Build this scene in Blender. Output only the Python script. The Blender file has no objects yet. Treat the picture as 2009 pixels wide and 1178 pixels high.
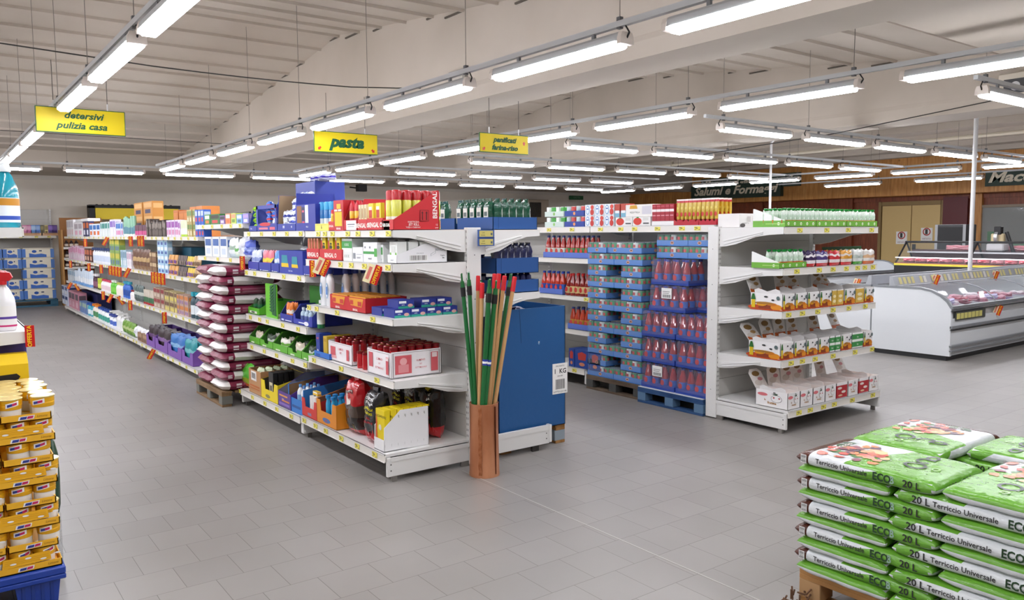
import bpy, math, random
from mathutils import Matrix, Vector
random.seed(7)
PI = math.pi
COL = bpy.context.scene.collection
SC = bpy.context.scene
# ------------------------------------------------------------------ camera, world, exposure
F_PX, W_PX, H_PX, CAM_Z = 1552.0, 2009.0, 1178.0, 1.6
PITCH, YAW, ROLL = [math.radians(v) for v in (4.88, 36.5, -0.35)]
_fh = Vector((math.sin(YAW), math.cos(YAW), 0)); _r = Vector((math.cos(YAW), -math.sin(YAW), 0)); _u = Vector((0, 0, 1))
FWD = _fh*math.cos(PITCH) - _u*math.sin(PITCH); _cu = _u*math.cos(PITCH) + _fh*math.sin(PITCH)
RIGHT = _r*math.cos(ROLL) + _cu*math.sin(ROLL); UP = -_r*math.sin(ROLL) + _cu*math.cos(ROLL)
cam_data = bpy.data.cameras.new('camera'); cam_data.sensor_width = 36.0; cam_data.lens = F_PX/W_PX*36.0
cam_data.clip_start = 0.05; cam_data.clip_end = 200
cam = bpy.data.objects.new('camera', cam_data); COL.objects.link(cam)
cam.matrix_world = Matrix(((RIGHT.x, UP.x, -FWD.x, 0), (RIGHT.y, UP.y, -FWD.y, 0), (RIGHT.z, UP.z, -FWD.z, CAM_Z), (0, 0, 0, 1)))
SC.camera = cam
world = bpy.data.worlds.new('world'); SC.world = world; world.use_nodes = True
world.node_tree.nodes['Background'].inputs[0].default_value = (0.9, 0.95, 1, 1)
world.node_tree.nodes['Background'].inputs[1].default_value = 0.25
SC.view_settings.view_transform = 'Standard'; SC.view_settings.look = 'None'
SC.view_settings.gamma = 1.0; SC.view_settings.exposure = 0.0
try: SC.view_settings.use_curve_mapping = False
except Exception: pass
SC.cycles.use_denoising = True
SC.cycles.max_bounces = 8; SC.cycles.diffuse_bounces = 4; SC.cycles.glossy_bounces = 3
SC.cycles.transmission_bounces = 6; SC.cycles.transparent_max_bounces = 12
SC.cycles.sample_clamp_indirect = 6.0; SC.cycles.caustics_reflective = False; SC.cycles.caustics_refractive = False
TUBE_POWER = 44.0

def ray(x, y): return FWD*F_PX + RIGHT*(x-W_PX/2) - UP*(y-H_PX/2)
def yx(px, X, py=500):                       # world Y where photo column px meets the plane x = X
    d = ray(px, py); return d.y*X/d.x
def xy(px, Y, py=500):                       # world X where photo column px meets the plane y = Y
    d = ray(px, py); return d.x*Y/d.y
def pt_x(px, py, X): d = ray(px, py); t = X/d.x; return Vector((X, d.y*t, CAM_Z+d.z*t))
def pt_y(px, py, Y): d = ray(px, py); t = Y/d.y; return Vector((d.x*t, Y, CAM_Z+d.z*t))
def pt_z(px, py, z): d = ray(px, py); t = (z-CAM_Z)/d.z; return Vector((d.x*t, d.y*t, z))

# ------------------------------------------------------------------ materials
_M = {}
def lin(h):
    h = h.lstrip('#'); out = []
    if len(h) == 3: h = ''.join(c+c for c in h)
    for i in (0, 2, 4):
        c = int(h[i:i+2], 16)/255.0
        out.append(c/12.92 if c <= 0.04045 else ((c+0.055)/1.055)**2.4)
    return (*out, 1.0)
def M(h, rough=0.5, metal=0.0, spec=0.5, emit=0.0, alpha=1.0, bump=0.0, coat=0.0):
    key = (h, rough, metal, spec, emit, alpha, bump, coat)
    if key in _M: return _M[key]
    m = bpy.data.materials.new('paint_' + h.lstrip('#')); m.use_nodes = True
    b = m.node_tree.nodes['Principled BSDF']; b.inputs['Base Color'].default_value = lin(h)
    b.inputs['Roughness'].default_value = rough; b.inputs['Metallic'].default_value = metal
    b.inputs['Specular IOR Level'].default_value = spec
    if coat: b.inputs['Coat Weight'].default_value = coat; b.inputs['Coat Roughness'].default_value = 0.08
    if emit: b.inputs['Emission Color'].default_value = lin(h); b.inputs['Emission Strength'].default_value = emit
    if alpha < 1: b.inputs['Alpha'].default_value = alpha
    nt = m.node_tree
    if bump:
        tc = nt.nodes.new('ShaderNodeTexCoord'); n = nt.nodes.new('ShaderNodeTexNoise'); bp = nt.nodes.new('ShaderNodeBump')
        n.inputs['Scale'].default_value = 22; n.inputs['Detail'].default_value = 2
        bp.inputs['Strength'].default_value = bump; bp.inputs['Distance'].default_value = 0.02
        nt.links.new(tc.outputs['Object'], n.inputs['Vector']); nt.links.new(n.outputs['Fac'], bp.inputs['Height'])
        nt.links.new(bp.outputs['Normal'], b.inputs['Normal'])
    _M[key] = m; return m
def nodes(m): return m.node_tree.nodes, m.node_tree.links, m.node_tree.nodes['Principled BSDF']
def mixrgb(nt, fac, a, b):
    n = nt.nodes.new('ShaderNodeMix'); n.data_type = 'RGBA'
    for i, v in ((0, fac), (6, a), (7, b)):
        if isinstance(v, (tuple, float, int)): n.inputs[i].default_value = v
        else: nt.links.new(v, n.inputs[i])
    return n.outputs[2]
def noisy(name, h1, h2, scale=6.0, rough=0.5, stretch=(1, 1, 1), detail=4, metal=0.0, bump=0.0, lo=.3, hi=.7):
    if name in _M: return _M[name]
    m = bpy.data.materials.new(name); m.use_nodes = True; N, L, b = nodes(m)
    tc = N.new('ShaderNodeTexCoord'); mp = N.new('ShaderNodeMapping'); n = N.new('ShaderNodeTexNoise'); r = N.new('ShaderNodeValToRGB')
    mp.inputs['Scale'].default_value = stretch; n.inputs['Scale'].default_value = scale; n.inputs['Detail'].default_value = detail
    L.new(tc.outputs['Object'], mp.inputs['Vector']); L.new(mp.outputs['Vector'], n.inputs['Vector']); L.new(n.outputs['Fac'], r.inputs['Fac'])
    r.color_ramp.elements[0].position = lo; r.color_ramp.elements[1].position = hi
    r.color_ramp.elements[0].color = lin(h1); r.color_ramp.elements[1].color = lin(h2)
    L.new(r.outputs['Color'], b.inputs['Base Color']); b.inputs['Roughness'].default_value = rough; b.inputs['Metallic'].default_value = metal
    if bump:
        bp = N.new('ShaderNodeBump'); bp.inputs['Strength'].default_value = bump; bp.inputs['Distance'].default_value = .01
        L.new(n.outputs['Fac'], bp.inputs['Height']); L.new(bp.outputs['Normal'], b.inputs['Normal'])
    _M[name] = m; return m
def printed(name, base, zones, rough=0.35, bump=0.35, bscale=16):
    """plastic film printed in flat colour zones; zone = (hex, [(a,b,c,d), ...]) where every a*x+b*y+c*z > d holds (object space)"""
    if name in _M: return _M[name]
    m = bpy.data.materials.new(name); m.use_nodes = True; N, L, b = nodes(m); nt = m.node_tree
    tc = N.new('ShaderNodeTexCoord'); col = lin(base)
    for h, planes in zones:
        fac = None
        for (a, bb, c, d) in planes:
            dp = N.new('ShaderNodeVectorMath'); dp.operation = 'DOT_PRODUCT'; dp.inputs[1].default_value = (a, bb, c)
            L.new(tc.outputs['Object'], dp.inputs[0])
            gt = N.new('ShaderNodeMath'); gt.operation = 'GREATER_THAN'; gt.inputs[1].default_value = d
            L.new(dp.outputs['Value'], gt.inputs[0])
            if fac is None: fac = gt.outputs[0]
            else:
                mu = N.new('ShaderNodeMath'); mu.operation = 'MULTIPLY'; L.new(fac, mu.inputs[0]); L.new(gt.outputs[0], mu.inputs[1]); fac = mu.outputs[0]
        col = mixrgb(nt, fac, col, lin(h))
    L.new(col, b.inputs['Base Color']); b.inputs['Roughness'].default_value = rough
    if bump:
        n = N.new('ShaderNodeTexNoise'); n.inputs['Scale'].default_value = bscale; n.inputs['Detail'].default_value = 3
        bp = N.new('ShaderNodeBump'); bp.inputs['Strength'].default_value = bump; bp.inputs['Distance'].default_value = .02
        L.new(tc.outputs['Object'], n.inputs['Vector']); L.new(n.outputs['Fac'], bp.inputs['Height']); L.new(bp.outputs['Normal'], b.inputs['Normal'])
    _M[name] = m; return m
def film(name, h='#dfe6ee', a=0.22, rough=0.12):
    if name in _M: return _M[name]
    m = bpy.data.materials.new(name); m.use_nodes = True; N, L, b = nodes(m)
    b.inputs['Base Color'].default_value = lin(h); b.inputs['Roughness'].default_value = rough; b.inputs['Alpha'].default_value = a
    _M[name] = m; return m
WHITE = M('#e9e8e6', .35); WHITE2 = M('#dcdbd8', .4); STEEL = M('#c9ccd0', .3, .8); BLACK = M('#101012', .5); DARK = M('#2a2724', .7)
PAPER = M('#f2f1ee', .6); YELLOWTAG = M('#eadf5c', .55); CARD = M('#a9825a', .8)

# ------------------------------------------------------------------ mesh builder
_TXT = {}
def text_geo(s, shear=0.0, bold=0.0):
    k = (s, shear, bold)
    if k in _TXT: return _TXT[k]
    cu = bpy.data.curves.new('t', 'FONT'); cu.body = s; cu.size = 1.0; cu.resolution_u = 2; cu.align_x = 'CENTER'; cu.align_y = 'CENTER'
    cu.shear = shear; cu.offset = bold
    ob = bpy.data.objects.new('t', cu); me = bpy.data.meshes.new_from_object(ob)
    g = ([tuple(v.co) for v in me.vertices], [tuple(p.vertices) for p in me.polygons])
    bpy.data.objects.remove(ob); bpy.data.meshes.remove(me); bpy.data.curves.remove(cu); _TXT[k] = g; return g
def fmap(face, u, v, o):
    return {'-y': (u, o, v), '-x': (o, -u, v), '+x': (o, u, v), '+y': (-u, o, v), '+z': (u, v, o), '-z': (u, -v, o)}[face]
OUT = {'-y': -1, '-x': -1, '+x': 1, '+y': 1, '+z': 1, '-z': -1}
class MB:
    def __init__(s): s.v = []; s.f = []; s.m = []; s.mi = []; s.sm = []; s.T = None
    def mat(s, m):
        if m not in s.m: s.m.append(m)
        return s.m.index(m)
    def add(s, vs, fs, m, smooth=False):
        n = len(s.v)
        if s.T is not None: vs = [tuple(s.T @ Vector(v)) for v in vs]
        s.v += [tuple(v) for v in vs]
        for i, f in enumerate(fs):
            s.f.append(tuple(n+j for j in f)); s.mi.append(s.mat(m[i] if isinstance(m, list) else m)); s.sm.append(smooth)
        return s
    def box(s, x0, y0, z0, x1, y1, z1, m, front=None, top=None, left=None, right=None):
        v = [(x0, y0, z0), (x1, y0, z0), (x1, y1, z0), (x0, y1, z0), (x0, y0, z1), (x1, y0, z1), (x1, y1, z1), (x0, y1, z1)]
        f = [(0, 3, 2, 1), (4, 5, 6, 7), (0, 1, 5, 4), (1, 2, 6, 5), (2, 3, 7, 6), (3, 0, 4, 7)]
        return s.add(v, f, [m, top or m, front or m, right or m, m, left or m])
    def bbox(s, x0, y0, z0, x1, y1, z1, m, r=.006):      # box with chamfered edges
        xs = (x0, x0+r, x1-r, x1); ys = (y0, y0+r, y1-r, y1); zs = (z0, z0+r, z1-r, z1); vs = []; idx = {}
        def V(i, j, k):
            if (i, j, k) not in idx: idx[(i, j, k)] = len(vs); vs.append((xs[i], ys[j], zs[k]))
            return idx[(i, j, k)]
        fs = [[V(1, 1, 0), V(1, 2, 0), V(2, 2, 0), V(2, 1, 0)], [V(1, 1, 3), V(2, 1, 3), V(2, 2, 3), V(1, 2, 3)],
              [V(1, 0, 1), V(2, 0, 1), V(2, 0, 2), V(1, 0, 2)], [V(1, 3, 1), V(1, 3, 2), V(2, 3, 2), V(2, 3, 1)],
              [V(0, 1, 1), V(0, 1, 2), V(0, 2, 2), V(0, 2, 1)], [V(3, 1, 1), V(3, 2, 1), V(3, 2, 2), V(3, 1, 2)]]
        for j, jj in ((0, 1), (3, 2)):
            for k, kk in ((0, 1), (3, 2)): fs.append([V(1, j, kk), V(2, j, kk), V(2, jj, k), V(1, jj, k)])
        for i, ii in ((0, 1), (3, 2)):
            for k, kk in ((0, 1), (3, 2)): fs.append([V(i, 1, kk), V(i, 2, kk), V(ii, 2, k), V(ii, 1, k)])
            for j, jj in ((0, 1), (3, 2)): fs.append([V(i, jj, 1), V(i, jj, 2), V(ii, j, 2), V(ii, j, 1)])
        for i, ii in ((0, 1), (3, 2)):
            for j, jj in ((0, 1), (3, 2)):
                for k, kk in ((0, 1), (3, 2)): fs.append([V(i, jj, kk), V(ii, j, kk), V(ii, jj, k)])
        return s.add(vs, fs, m)
    def prism(s, pts, axis, a, b, m, capm=None):          # pts: 2D outline; axis 'x' -> (y,z), 'y' -> (x,z), 'z' -> (x,y)
        mk = {'x': lambda p, t: (t, p[0], p[1]), 'y': lambda p, t: (p[0], t, p[1]), 'z': lambda p, t: (p[0], p[1], t)}[axis]
        n = len(pts); v = [mk(p, a) for p in pts] + [mk(p, b) for p in pts]
        f = [tuple(range(n)), tuple(range(2*n-1, n-1, -1))] + [(i, (i+1) % n, n+(i+1) % n, n+i) for i in range(n)]
        return s.add(v, f, [capm or m]*2 + [m]*n)
    def lathe(s, prof, m, cx=0, cy=0, seg=16, cap=True, sx=1, sy=1):
        v = []; f = []; ms = []
        for r, z in prof:
            for k in range(seg): v.append((cx+r*sx*math.cos(2*PI*k/seg), cy+r*sy*math.sin(2*PI*k/seg), z))
        for i in range(len(prof)-1):
            for k in range(seg):
                k2 = (k+1) % seg; f.append((i*seg+k, i*seg+k2, (i+1)*seg+k2, (i+1)*seg+k)); ms.append(m[i] if isinstance(m, list) else m)
        s.add(v, f, ms, True)
        if cap:
            for i, rev in ((0, True), (len(prof)-1, False)):
                if prof[i][0] > 1e-5:
                    ring = v[i*seg:(i+1)*seg]; s.add(ring, [tuple(range(seg-1, -1, -1)) if rev else tuple(range(seg))], (m[0] if i == 0 else m[-1]) if isinstance(m, list) else m)
        return s
    def rod(s, p, q, r, m, seg=8, r2=None):
        p = Vector(p); q = Vector(q); d = (q-p).normalized(); a = d.orthogonal().normalized(); b = d.cross(a); r2 = r if r2 is None else r2
        v = [p+(a*math.cos(2*PI*k/seg)+b*math.sin(2*PI*k/seg))*r for k in range(seg)] + [q+(a*math.cos(2*PI*k/seg)+b*math.sin(2*PI*k/seg))*r2 for k in range(seg)]
        s.add(v, [(k, (k+1) % seg, seg+(k+1) % seg, seg+k) for k in range(seg)], m, True)
        return s.add(v, [tuple(range(seg-1, -1, -1)), tuple(range(seg, 2*seg))], m)
    def rect(s, face, u0, v0, u1, v1, o, m):
        return s.add([fmap(face, u, v, o) for u, v in ((u0, v0), (u1, v0), (u1, v1), (u0, v1))], [(0, 1, 2, 3)], m)
    def poly(s, face, pts, o, m): return s.add([fmap(face, u, v, o) for u, v in pts], [tuple(range(len(pts)))], m)
    def disc(s, face, u, v, r, o, m, seg=12, ry=None):
        return s.poly(face, [(u+r*math.cos(2*PI*k/seg), v+(ry or r)*math.sin(2*PI*k/seg)) for k in range(seg)], o, m)
    def text(s, t, face, u, v, o, size, m, shear=0.0, bold=0.0, rot=0.0, xs=1.0):
        g = text_geo(t, shear, bold); c, n = math.cos(rot), math.sin(rot)
        return s.add([fmap(face, u+(x*c*xs-y*n)*size, v+(x*n*xs+y*c)*size, o) for x, y, z in g[0]], g[1], m)
    def grid(s, fn, nu, nv, m, smooth=True, closed_u=False):
        v = [fn(i/nu, j/nv) for j in range(nv+1) for i in range(nu+(0 if closed_u else 1))]; w = nu+(0 if closed_u else 1)
        f = []; ms = []
        for j in range(nv):
            for i in range(nu):
                i2 = (i+1) % w; f.append((j*w+i, j*w+i2, (j+1)*w+i2, (j+1)*w+i)); ms.append(m((i+.5)/nu, (j+.5)/nv) if callable(m) else m)
        return s.add(v, f, ms, smooth)
    def mesh(s, name='mesh', sharp=35):
        me = bpy.data.meshes.new(name); me.from_pydata(s.v, [], s.f)
        for m in s.m: me.materials.append(m)
        me.polygons.foreach_set('material_index', s.mi); me.polygons.foreach_set('use_smooth', s.sm)
        me.update()
        if any(s.sm): me.set_sharp_from_angle(angle=math.radians(sharp))
        return me
    def obj(s, name, parent=None, loc=(0, 0, 0), rz=0, **k): return link(name, s.mesh(name), parent, loc, rz, **k)
def link(name, data, parent=None, loc=(0, 0, 0), rz=0, label=None, cat=None, group=None, kind=None, rot=None):
    o = bpy.data.objects.new(name, data); COL.objects.link(o); o.location = loc; o.rotation_euler = rot or (0, 0, rz)
    if parent: o.parent = parent
    for k, v in (('label', label), ('category', cat), ('group', group), ('kind', kind)):
        if v: o[k] = v
    return o
def struct(name, mb): return mb.obj(name, kind='structure')
# ------------------------------------------------------------------ placing: a proto is a list [(part name, mesh, parent index or None, label or None)]
_O = ['first', 'second', 'third', 'fourth', 'fifth', 'sixth', 'seventh', 'eighth', 'ninth', 'tenth', 'eleventh', 'twelfth', 'thirteenth', 'fourteenth',
      'fifteenth', 'sixteenth', 'seventeenth', 'eighteenth', 'nineteenth']
def ordw(i):
    if i < 19: return _O[i]
    t, u = divmod(i+1, 10); T = {2: 'twent', 3: 'thirt', 4: 'fort', 5: 'fift', 6: 'sixt', 7: 'sevent', 8: 'eight', 9: 'ninet'}[t]
    return T+'ieth' if u == 0 else T+'y-'+_O[u-1]
ROWS = {}
def put(name, proto, desc, cat, where, loc, rz=0, key=0.0, group=None, rot=None, side='left'):
    """one thing from a proto; where its description repeats on the same shelf its label gets its place in that row when labels are written"""
    if not isinstance(proto, list): proto = [(name, proto, None, None)]
    if len(proto) == 1: o = link(name, proto[0][1], None, loc, rz, rot=rot)
    else:
        o = link(name, None, None, loc, rz, rot=rot); o.empty_display_size = .05; made = []
        for pn, me, par, lb in proto: made.append(link(pn, me, o if par is None else made[par], label=lb))
    ROWS.setdefault((desc, where), []).append((key, o, cat, group, side)); return o
LONG = set()
def write_labels():
    for (desc, where), lst in ROWS.items():
        lst.sort(key=lambda t: t[0])
        for i, (k, o, cat, group, side) in enumerate(lst):
            o['category'] = cat
            if len(lst) > 1:
                o['label'] = f'{desc}, {ordw(i)} from the {side}, {where}'; o['group'] = (group or (desc+' '+where))[:110]
            else: o['label'] = f'{desc} {where}'.strip()
            L = o['label']
            for wd in (' the ', ' the ', ' the ', ' a ', ' a ', ' tomato gondola'):
                if len(L.split()) > 16: L = L.replace(wd, ' ' if wd != ' tomato gondola' else ' tomato aisle', 1)
            o['label'] = L
            if len(L.split()) > 16: LONG.add(L)
# ------------------------------------------------------------------ the room
def floor_mat():
    m = bpy.data.materials.new('grey_floor_tiles'); m.use_nodes = True; N, L, b = nodes(m); nt = m.node_tree
    tc = N.new('ShaderNodeTexCoord'); mp = N.new('ShaderNodeMapping'); mp.inputs['Location'].default_value = (0.257*20-0.487+0.1285*0, 0.262*20-0.008, 0)
    br = N.new('ShaderNodeTexBrick'); br.inputs['Scale'].default_value = 1; br.inputs['Brick Width'].default_value = .257; br.inputs['Row Height'].default_value = .262
    br.inputs['Mortar Size'].default_value = .0017; br.inputs['Mortar Smooth'].default_value = .3; br.inputs['Bias'].default_value = 0
    br.inputs['Color1'].default_value = lin('#95918d'); br.inputs['Color2'].default_value = lin('#8f8b87'); br.inputs['Mortar'].default_value = lin('#66625c')
    L.new(tc.outputs['Object'], mp.inputs['Vector']); L.new(mp.outputs['Vector'], br.inputs['Vector'])
    n = N.new('ShaderNodeTexNoise'); n.inputs['Scale'].default_value = .9; n.inputs['Detail'].default_value = 6; L.new(tc.outputs['Object'], n.inputs['Vector'])
    r = N.new('ShaderNodeValToRGB'); r.color_ramp.elements[0].position = .35; r.color_ramp.elements[1].position = .7
    r.color_ramp.elements[0].color = (.84, .83, .82, 1); r.color_ramp.elements[1].color = (1, 1, 1, 1); L.new(n.outputs['Fac'], r.inputs['Fac'])
    mx = N.new('ShaderNodeMix'); mx.data_type = 'RGBA'; mx.blend_type = 'MULTIPLY'; mx.inputs[0].default_value = 1
    L.new(br.outputs['Color'], mx.inputs[6]); L.new(r.outputs['Color'], mx.inputs[7]); L.new(mx.outputs[2], b.inputs['Base Color'])
    r2 = N.new('ShaderNodeMapRange'); r2.inputs[3].default_value = .3; r2.inputs[4].default_value = .5; L.new(n.outputs['Fac'], r2.inputs[0]); L.new(r2.outputs[0], b.inputs['Roughness'])
    bp = N.new('ShaderNodeBump'); bp.inputs['Strength'].default_value = .25; bp.inputs['Distance'].default_value = .002; bp.invert = True
    L.new(br.outputs['Fac'], bp.inputs['Height']); L.new(bp.outputs['Normal'], b.inputs['Normal']); b.inputs['Specular IOR Level'].default_value = .45
    return m
XL, XR, YF, YB = -6.0, 22.0, -4.0, 22.0
struct('floor', MB().box(XL, YF, -.1, XR+2, YB, 0, floor_mat()))
struct('trim_1', MB().box(2.825, YF, -.001, 2.832, 4.4, .0015, M('#aaa6a1', .4)))   # pale expansion joint in the floor
PLASTER = noisy('wall_plaster', '#e2dacd', '#ebe4d9', 1.2, .85)
CEILM = noisy('ceiling_paint', '#b3a99c', '#c0b6aa', .8, .9)
CEILD = M('#5b544c', .9)
struct('wall_back', MB().box(XL, YB, 0, XR+2, YB+.15, 3.4, PLASTER).box(XL, YB-.06, 2.93, XR, YB, 3.0, M('#ded8ce', .7)))
struct('wall_left', MB().box(XL-.15, YF, 0, XL, YB, 3.6, PLASTER))
struct('wall_front', MB().box(XL, YF-.15, 0, XR+2, YF, 3.6, PLASTER))
def zroof(y): return max(3.32, 4.3-.112*abs(y-10.3))
def roof_bay(n, x0, x1):
    ys = [YF]; k = 0
    prof = []
    y = YF; step = .62
    while y < 18.95:
        for dy, dz in ((0, 0), (.01, -.032), (.035, -.032), (.045, 0)): prof.append((y+dy, zroof(y+dy)+dz))
        y += step
    prof.append((19.0, zroof(19.0)))
    top = [(19.0, 4.9), (YF, 4.9)]
    mb = MB(); nP = len(prof)
    v = [(x0, a, b) for a, b in prof]+[(x1, a, b) for a, b in prof]
    mb.add(v, [(i, i+1, nP+i+1, nP+i) for i in range(nP-1)], CEILM)
    mb.box(x0, YF, 4.5, x1, 19, 4.6, CEILM)
    o = mb.obj(n, kind='structure')
roof_bay('ceiling', XL, 4.7); roof_bay('ceiling.001', 5.22, 10.0)
def beam(n, x0, x1, gap=True):
    mb = MB(); pts = [(YF, 3.0), (18.9, 3.0)]
    mb.prism([(YF, 3.0), (18.9, 3.0), (18.9, zroof(18.9)+.05), (10.3, zroof(10.3)+.05), (1.55, 3.37), (YF, zroof(YF)+.05)], 'x', x0, x1, CEILM)
    mb.prism([(x0-.012, 2.985), (x1+.012, 2.985), (x1+.012, 3.12), (x1, 3.17), (x0, 3.17), (x0-.012, 3.12)], 'y', YF, 18.88, CEILM)
    rnd = random.Random(3)
    y = 1.0
    while y < 18.5:                                     # ragged dark gaps where the roof slabs sit on the beam
        if rnd.random() < .75: mb.box(x0-.02, y, zroof(y)-.03, x0-.001, y+rnd.uniform(.08, .42), zroof(y)-.012, CEILD)
        y += .62
    mb.obj(n, kind='structure')
beam('trim_2', 4.70, 5.22); beam('trim_3', 10.0, 10.6)
struct('trim_4', MB().box(XL, 18.9, 3.0, XR, 19.3, 4.2, CEILM))                       # cross beam at the far eave
struct('ceiling.002', MB().box(XL, 19.3, 3.03, XR, YB, 3.2, CEILM))                    # low soffit along the back wall
struct('ceiling.003', MB().box(5.22, YF, 3.0, 10.0, 2.87, 3.3, CEILM))                 # plain soffit slab over the near right
m = MB().box(10.6, YF, 3.62, XR+1, 18.9, 3.75, CEILM)
for x in (12.2, 13.9, 15.6, 17.3, 19.0, 20.7): m.box(x, YF, 3.50, x+.25, 18.9, 3.62, CEILM)
m.obj('ceiling.004', kind='structure')
# pipes under the right ceiling
m = MB()
for x, z, r in ((11.6, 3.4, .035), (13.2, 3.42, .03), (16.6, 3.42, .04)): m.rod((x, 0, z), (x, 18.5, z), r, M('#cfc6b2', .5), 8)
for y in (3, 6, 9, 12, 15):
    for x, z, r in ((11.6, 3.4, .035), (13.2, 3.42, .03), (16.6, 3.42, .04)): m.box(x-.05, y, z-.05, x+.05, y+.03, 3.52, M('#a9a08e', .5))
m.obj('ceiling_pipes', label='cream pipes clamped below the flat ceiling over the freezers', cat='pipe')
# ---- wood wall on the right
PINE = noisy('knotty_pine', '#ba7c3c', '#d69c56', 2.2, .5, (1, 9, 1.2), 5, 0, .05)
def pine():
    m = PINE; N, L, b = nodes(m); nt = m.node_tree
    tc = N.new('ShaderNodeTexCoord'); vo = N.new('ShaderNodeTexVoronoi'); vo.inputs['Scale'].default_value = 2.6
    L.new(tc.outputs['Object'], vo.inputs['Vector']); r = N.new('ShaderNodeValToRGB'); r.color_ramp.elements[0].position = .03; r.color_ramp.elements[1].position = .12
    r.color_ramp.elements[0].color = (.13, .055, .02, 1); r.color_ramp.elements[1].color = (1, 1, 1, 1)
    L.new(vo.outputs['Distance'], r.inputs['Fac']); src = b.inputs['Base Color'].links[0].from_socket
    w = N.new('ShaderNodeTexBrick'); w.inputs['Scale'].default_value = 1; w.inputs['Brick Width'].default_value = .45; w.inputs['Row Height'].default_value = 3
    w.inputs['Mortar Size'].default_value = .004; w.inputs['Color1'].default_value = (1, 1, 1, 1); w.inputs['Color2'].default_value = (.86, .86, .86, 1); w.inputs['Mortar'].default_value = (.35, .3, .25, 1)
    mp = N.new('ShaderNodeMapping'); mp.inputs['Rotation'].default_value = (0, 0, PI/2); L.new(tc.outputs['Object'], mp.inputs['Vector']); L.new(mp.outputs['Vector'], w.inputs['Vector'])
    for s in (r.outputs['Color'], w.outputs['Color']):
        mx = N.new('ShaderNodeMix'); mx.data_type = 'RGBA'; mx.blend_type = 'MULTIPLY'; mx.inputs[0].default_value = 1
        L.new(src, mx.inputs[6]); L.new(s, mx.inputs[7]); src = mx.outputs[2]
    L.new(src, b.inputs['Base Color'])
pine()
DWOOD = noisy('dark_stained_wood', '#6a3219', '#8a4628', 2.5, .5, (1, 8, 1), 4)
XW = 22.7
struct('wall_right', MB().box(XW, YF, 0, XW+.15, YB, 3.4, DWOOD).box(XW-.05, 0, 2.44, XW, YB, 2.6, DWOOD))
struct('trim_5', MB().box(21.95, YF, 2.56, 22.7, YB, 3.64, PINE, ))
m = MB()
for y in (9.55, 13.2, 16.4): m.box(XW-.12, y, 0, XW, y+.28, 2.56, PINE if y < 10 else DWOOD)
m.obj('trim_6', kind='structure')
def px_rect(mb, X, x0, y0, x1, y1, o, mat):        # a rectangle on the plane x=X seen by the photo between px x0..x1, y0..y1
    a = pt_x(x0, (y0+y1)/2, X).y; b = pt_x(x1, (y0+y1)/2, X).y; cx = (x0+x1)/2
    z1 = pt_x(cx, y0, X).z; z0 = pt_x(cx, y1, X).z
    mb.box(X-o, b, z0, X, a, z1, mat); return a, b, z0, z1
# double doors
d = link('door_1', None, kind='structure')
BEIGE = M('#d3b678', .45)
a, b = yx(1731, XW, 450), yx(1846, XW, 450); mid = yx(1789, XW, 450)
for i, (u, v) in enumerate(((a, mid), (mid, b))):
    dd = MB().box(XW-.05, v+.012, 0, XW-.01, u-.012, 2.30, BEIGE).obj('door_leaf', d)
    cy = pt_x((1771, 1820)[i], 460, XW).y; sg = MB().box(XW-.06, cy-.16, 1.20+.1*i, XW-.052, cy+.16, 1.56+.1*i, PAPER)
    sg.disc('-x', -cy, 1.45+.1*i, .11, XW-.063, M('#b02a20', .5), 20); sg.disc('-x', -cy, 1.45+.1*i, .08, XW-.064, PAPER, 20)
    sg.box(XW-.068, cy-.03, 1.38+.1*i, XW-.066, cy+.04, 1.52+.1*i, M('#33302e')); sg.text('NO ENTRY' if 0 else 'VIETATO', '-x', -cy, 1.25+.1*i, XW-.063, .06, M('#803020'))
    sg.obj('notice_sign', dd)
MB().rod((XW-.05, mid-.1, 1.05), (XW-.12, mid-.1, 1.05), .02, BLACK).rod((XW-.12, mid-.1, 1.05), (XW-.12, mid-.3, 1.05), .018, BLACK).box(XW-.06, mid-.15, .9, XW-.048, mid-.05, 1.2, BLACK).obj('door_handle', d)
m = MB(); m.box(XW-.07, b-.1, 0, XW-.001, b-.012, 2.42, M('#8d7447', .5)); m.box(XW-.07, a+.012, 0, XW-.001, a+.1, 2.42, M('#8d7447', .5)); m.box(XW-.07, b, 2.31, XW-.001, a, 2.42, M('#8d7447', .5)); m.obj('door_frame', d)
# dark red panel, service window with glass
m = MB(); a, b = yx(1849, XW), yx(1897, XW); m.box(XW-.08, b, 1.6, XW-.001, a, 2.5, M('#5c1117', .45)); m.obj('trim_7', kind='structure')
w = link('window_1', None, kind='structure'); a, b = yx(1925, XW), 4.0
m = MB(); m.box(XW-.03, b, 1.05, XW-.012, a, 2.18, M('#8f8c88', .6)); m.obj('room_behind', w)
m = MB(); m.box(XW-.10, a-.0, .95, XW, a+.14, 2.25, M('#b98a5c', .5)); m.box(XW-.1, b, 2.18, XW, a, 2.25, M('#8a7a66', .5)); m.box(XW-.1, b, .95, XW, a, 1.05, M('#9a8a70', .5)); m.obj('window_frame', w)
m = MB(); m.box(XW-.09, b, 1.06, XW-.08, a, 2.17, film('window_glass', '#b9c2c0', .18, .05)); m.obj('pane', w)
m = MB()
yy = yx(1937, XW)
m.box(XW-.05, yy-.35, 1.08, XW-.03, yy, 1.55, M('#1f8a3c', .5)); m.box(XW-.05, 4, 1.08, XW-.03, yy-.6, 1.28, M('#1f8a3c', .5)); m.box(XW-.05, yy-1.6, 1.5, XW-.03, yy-1.3, 1.95, M('#8f9a9a', .5)); m.box(XW-.05, yy-1.25, 1.65, XW-.03, yy-1.0, 1.8, M('#223a5c', .5))
m.obj('green_crates', w)
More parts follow.
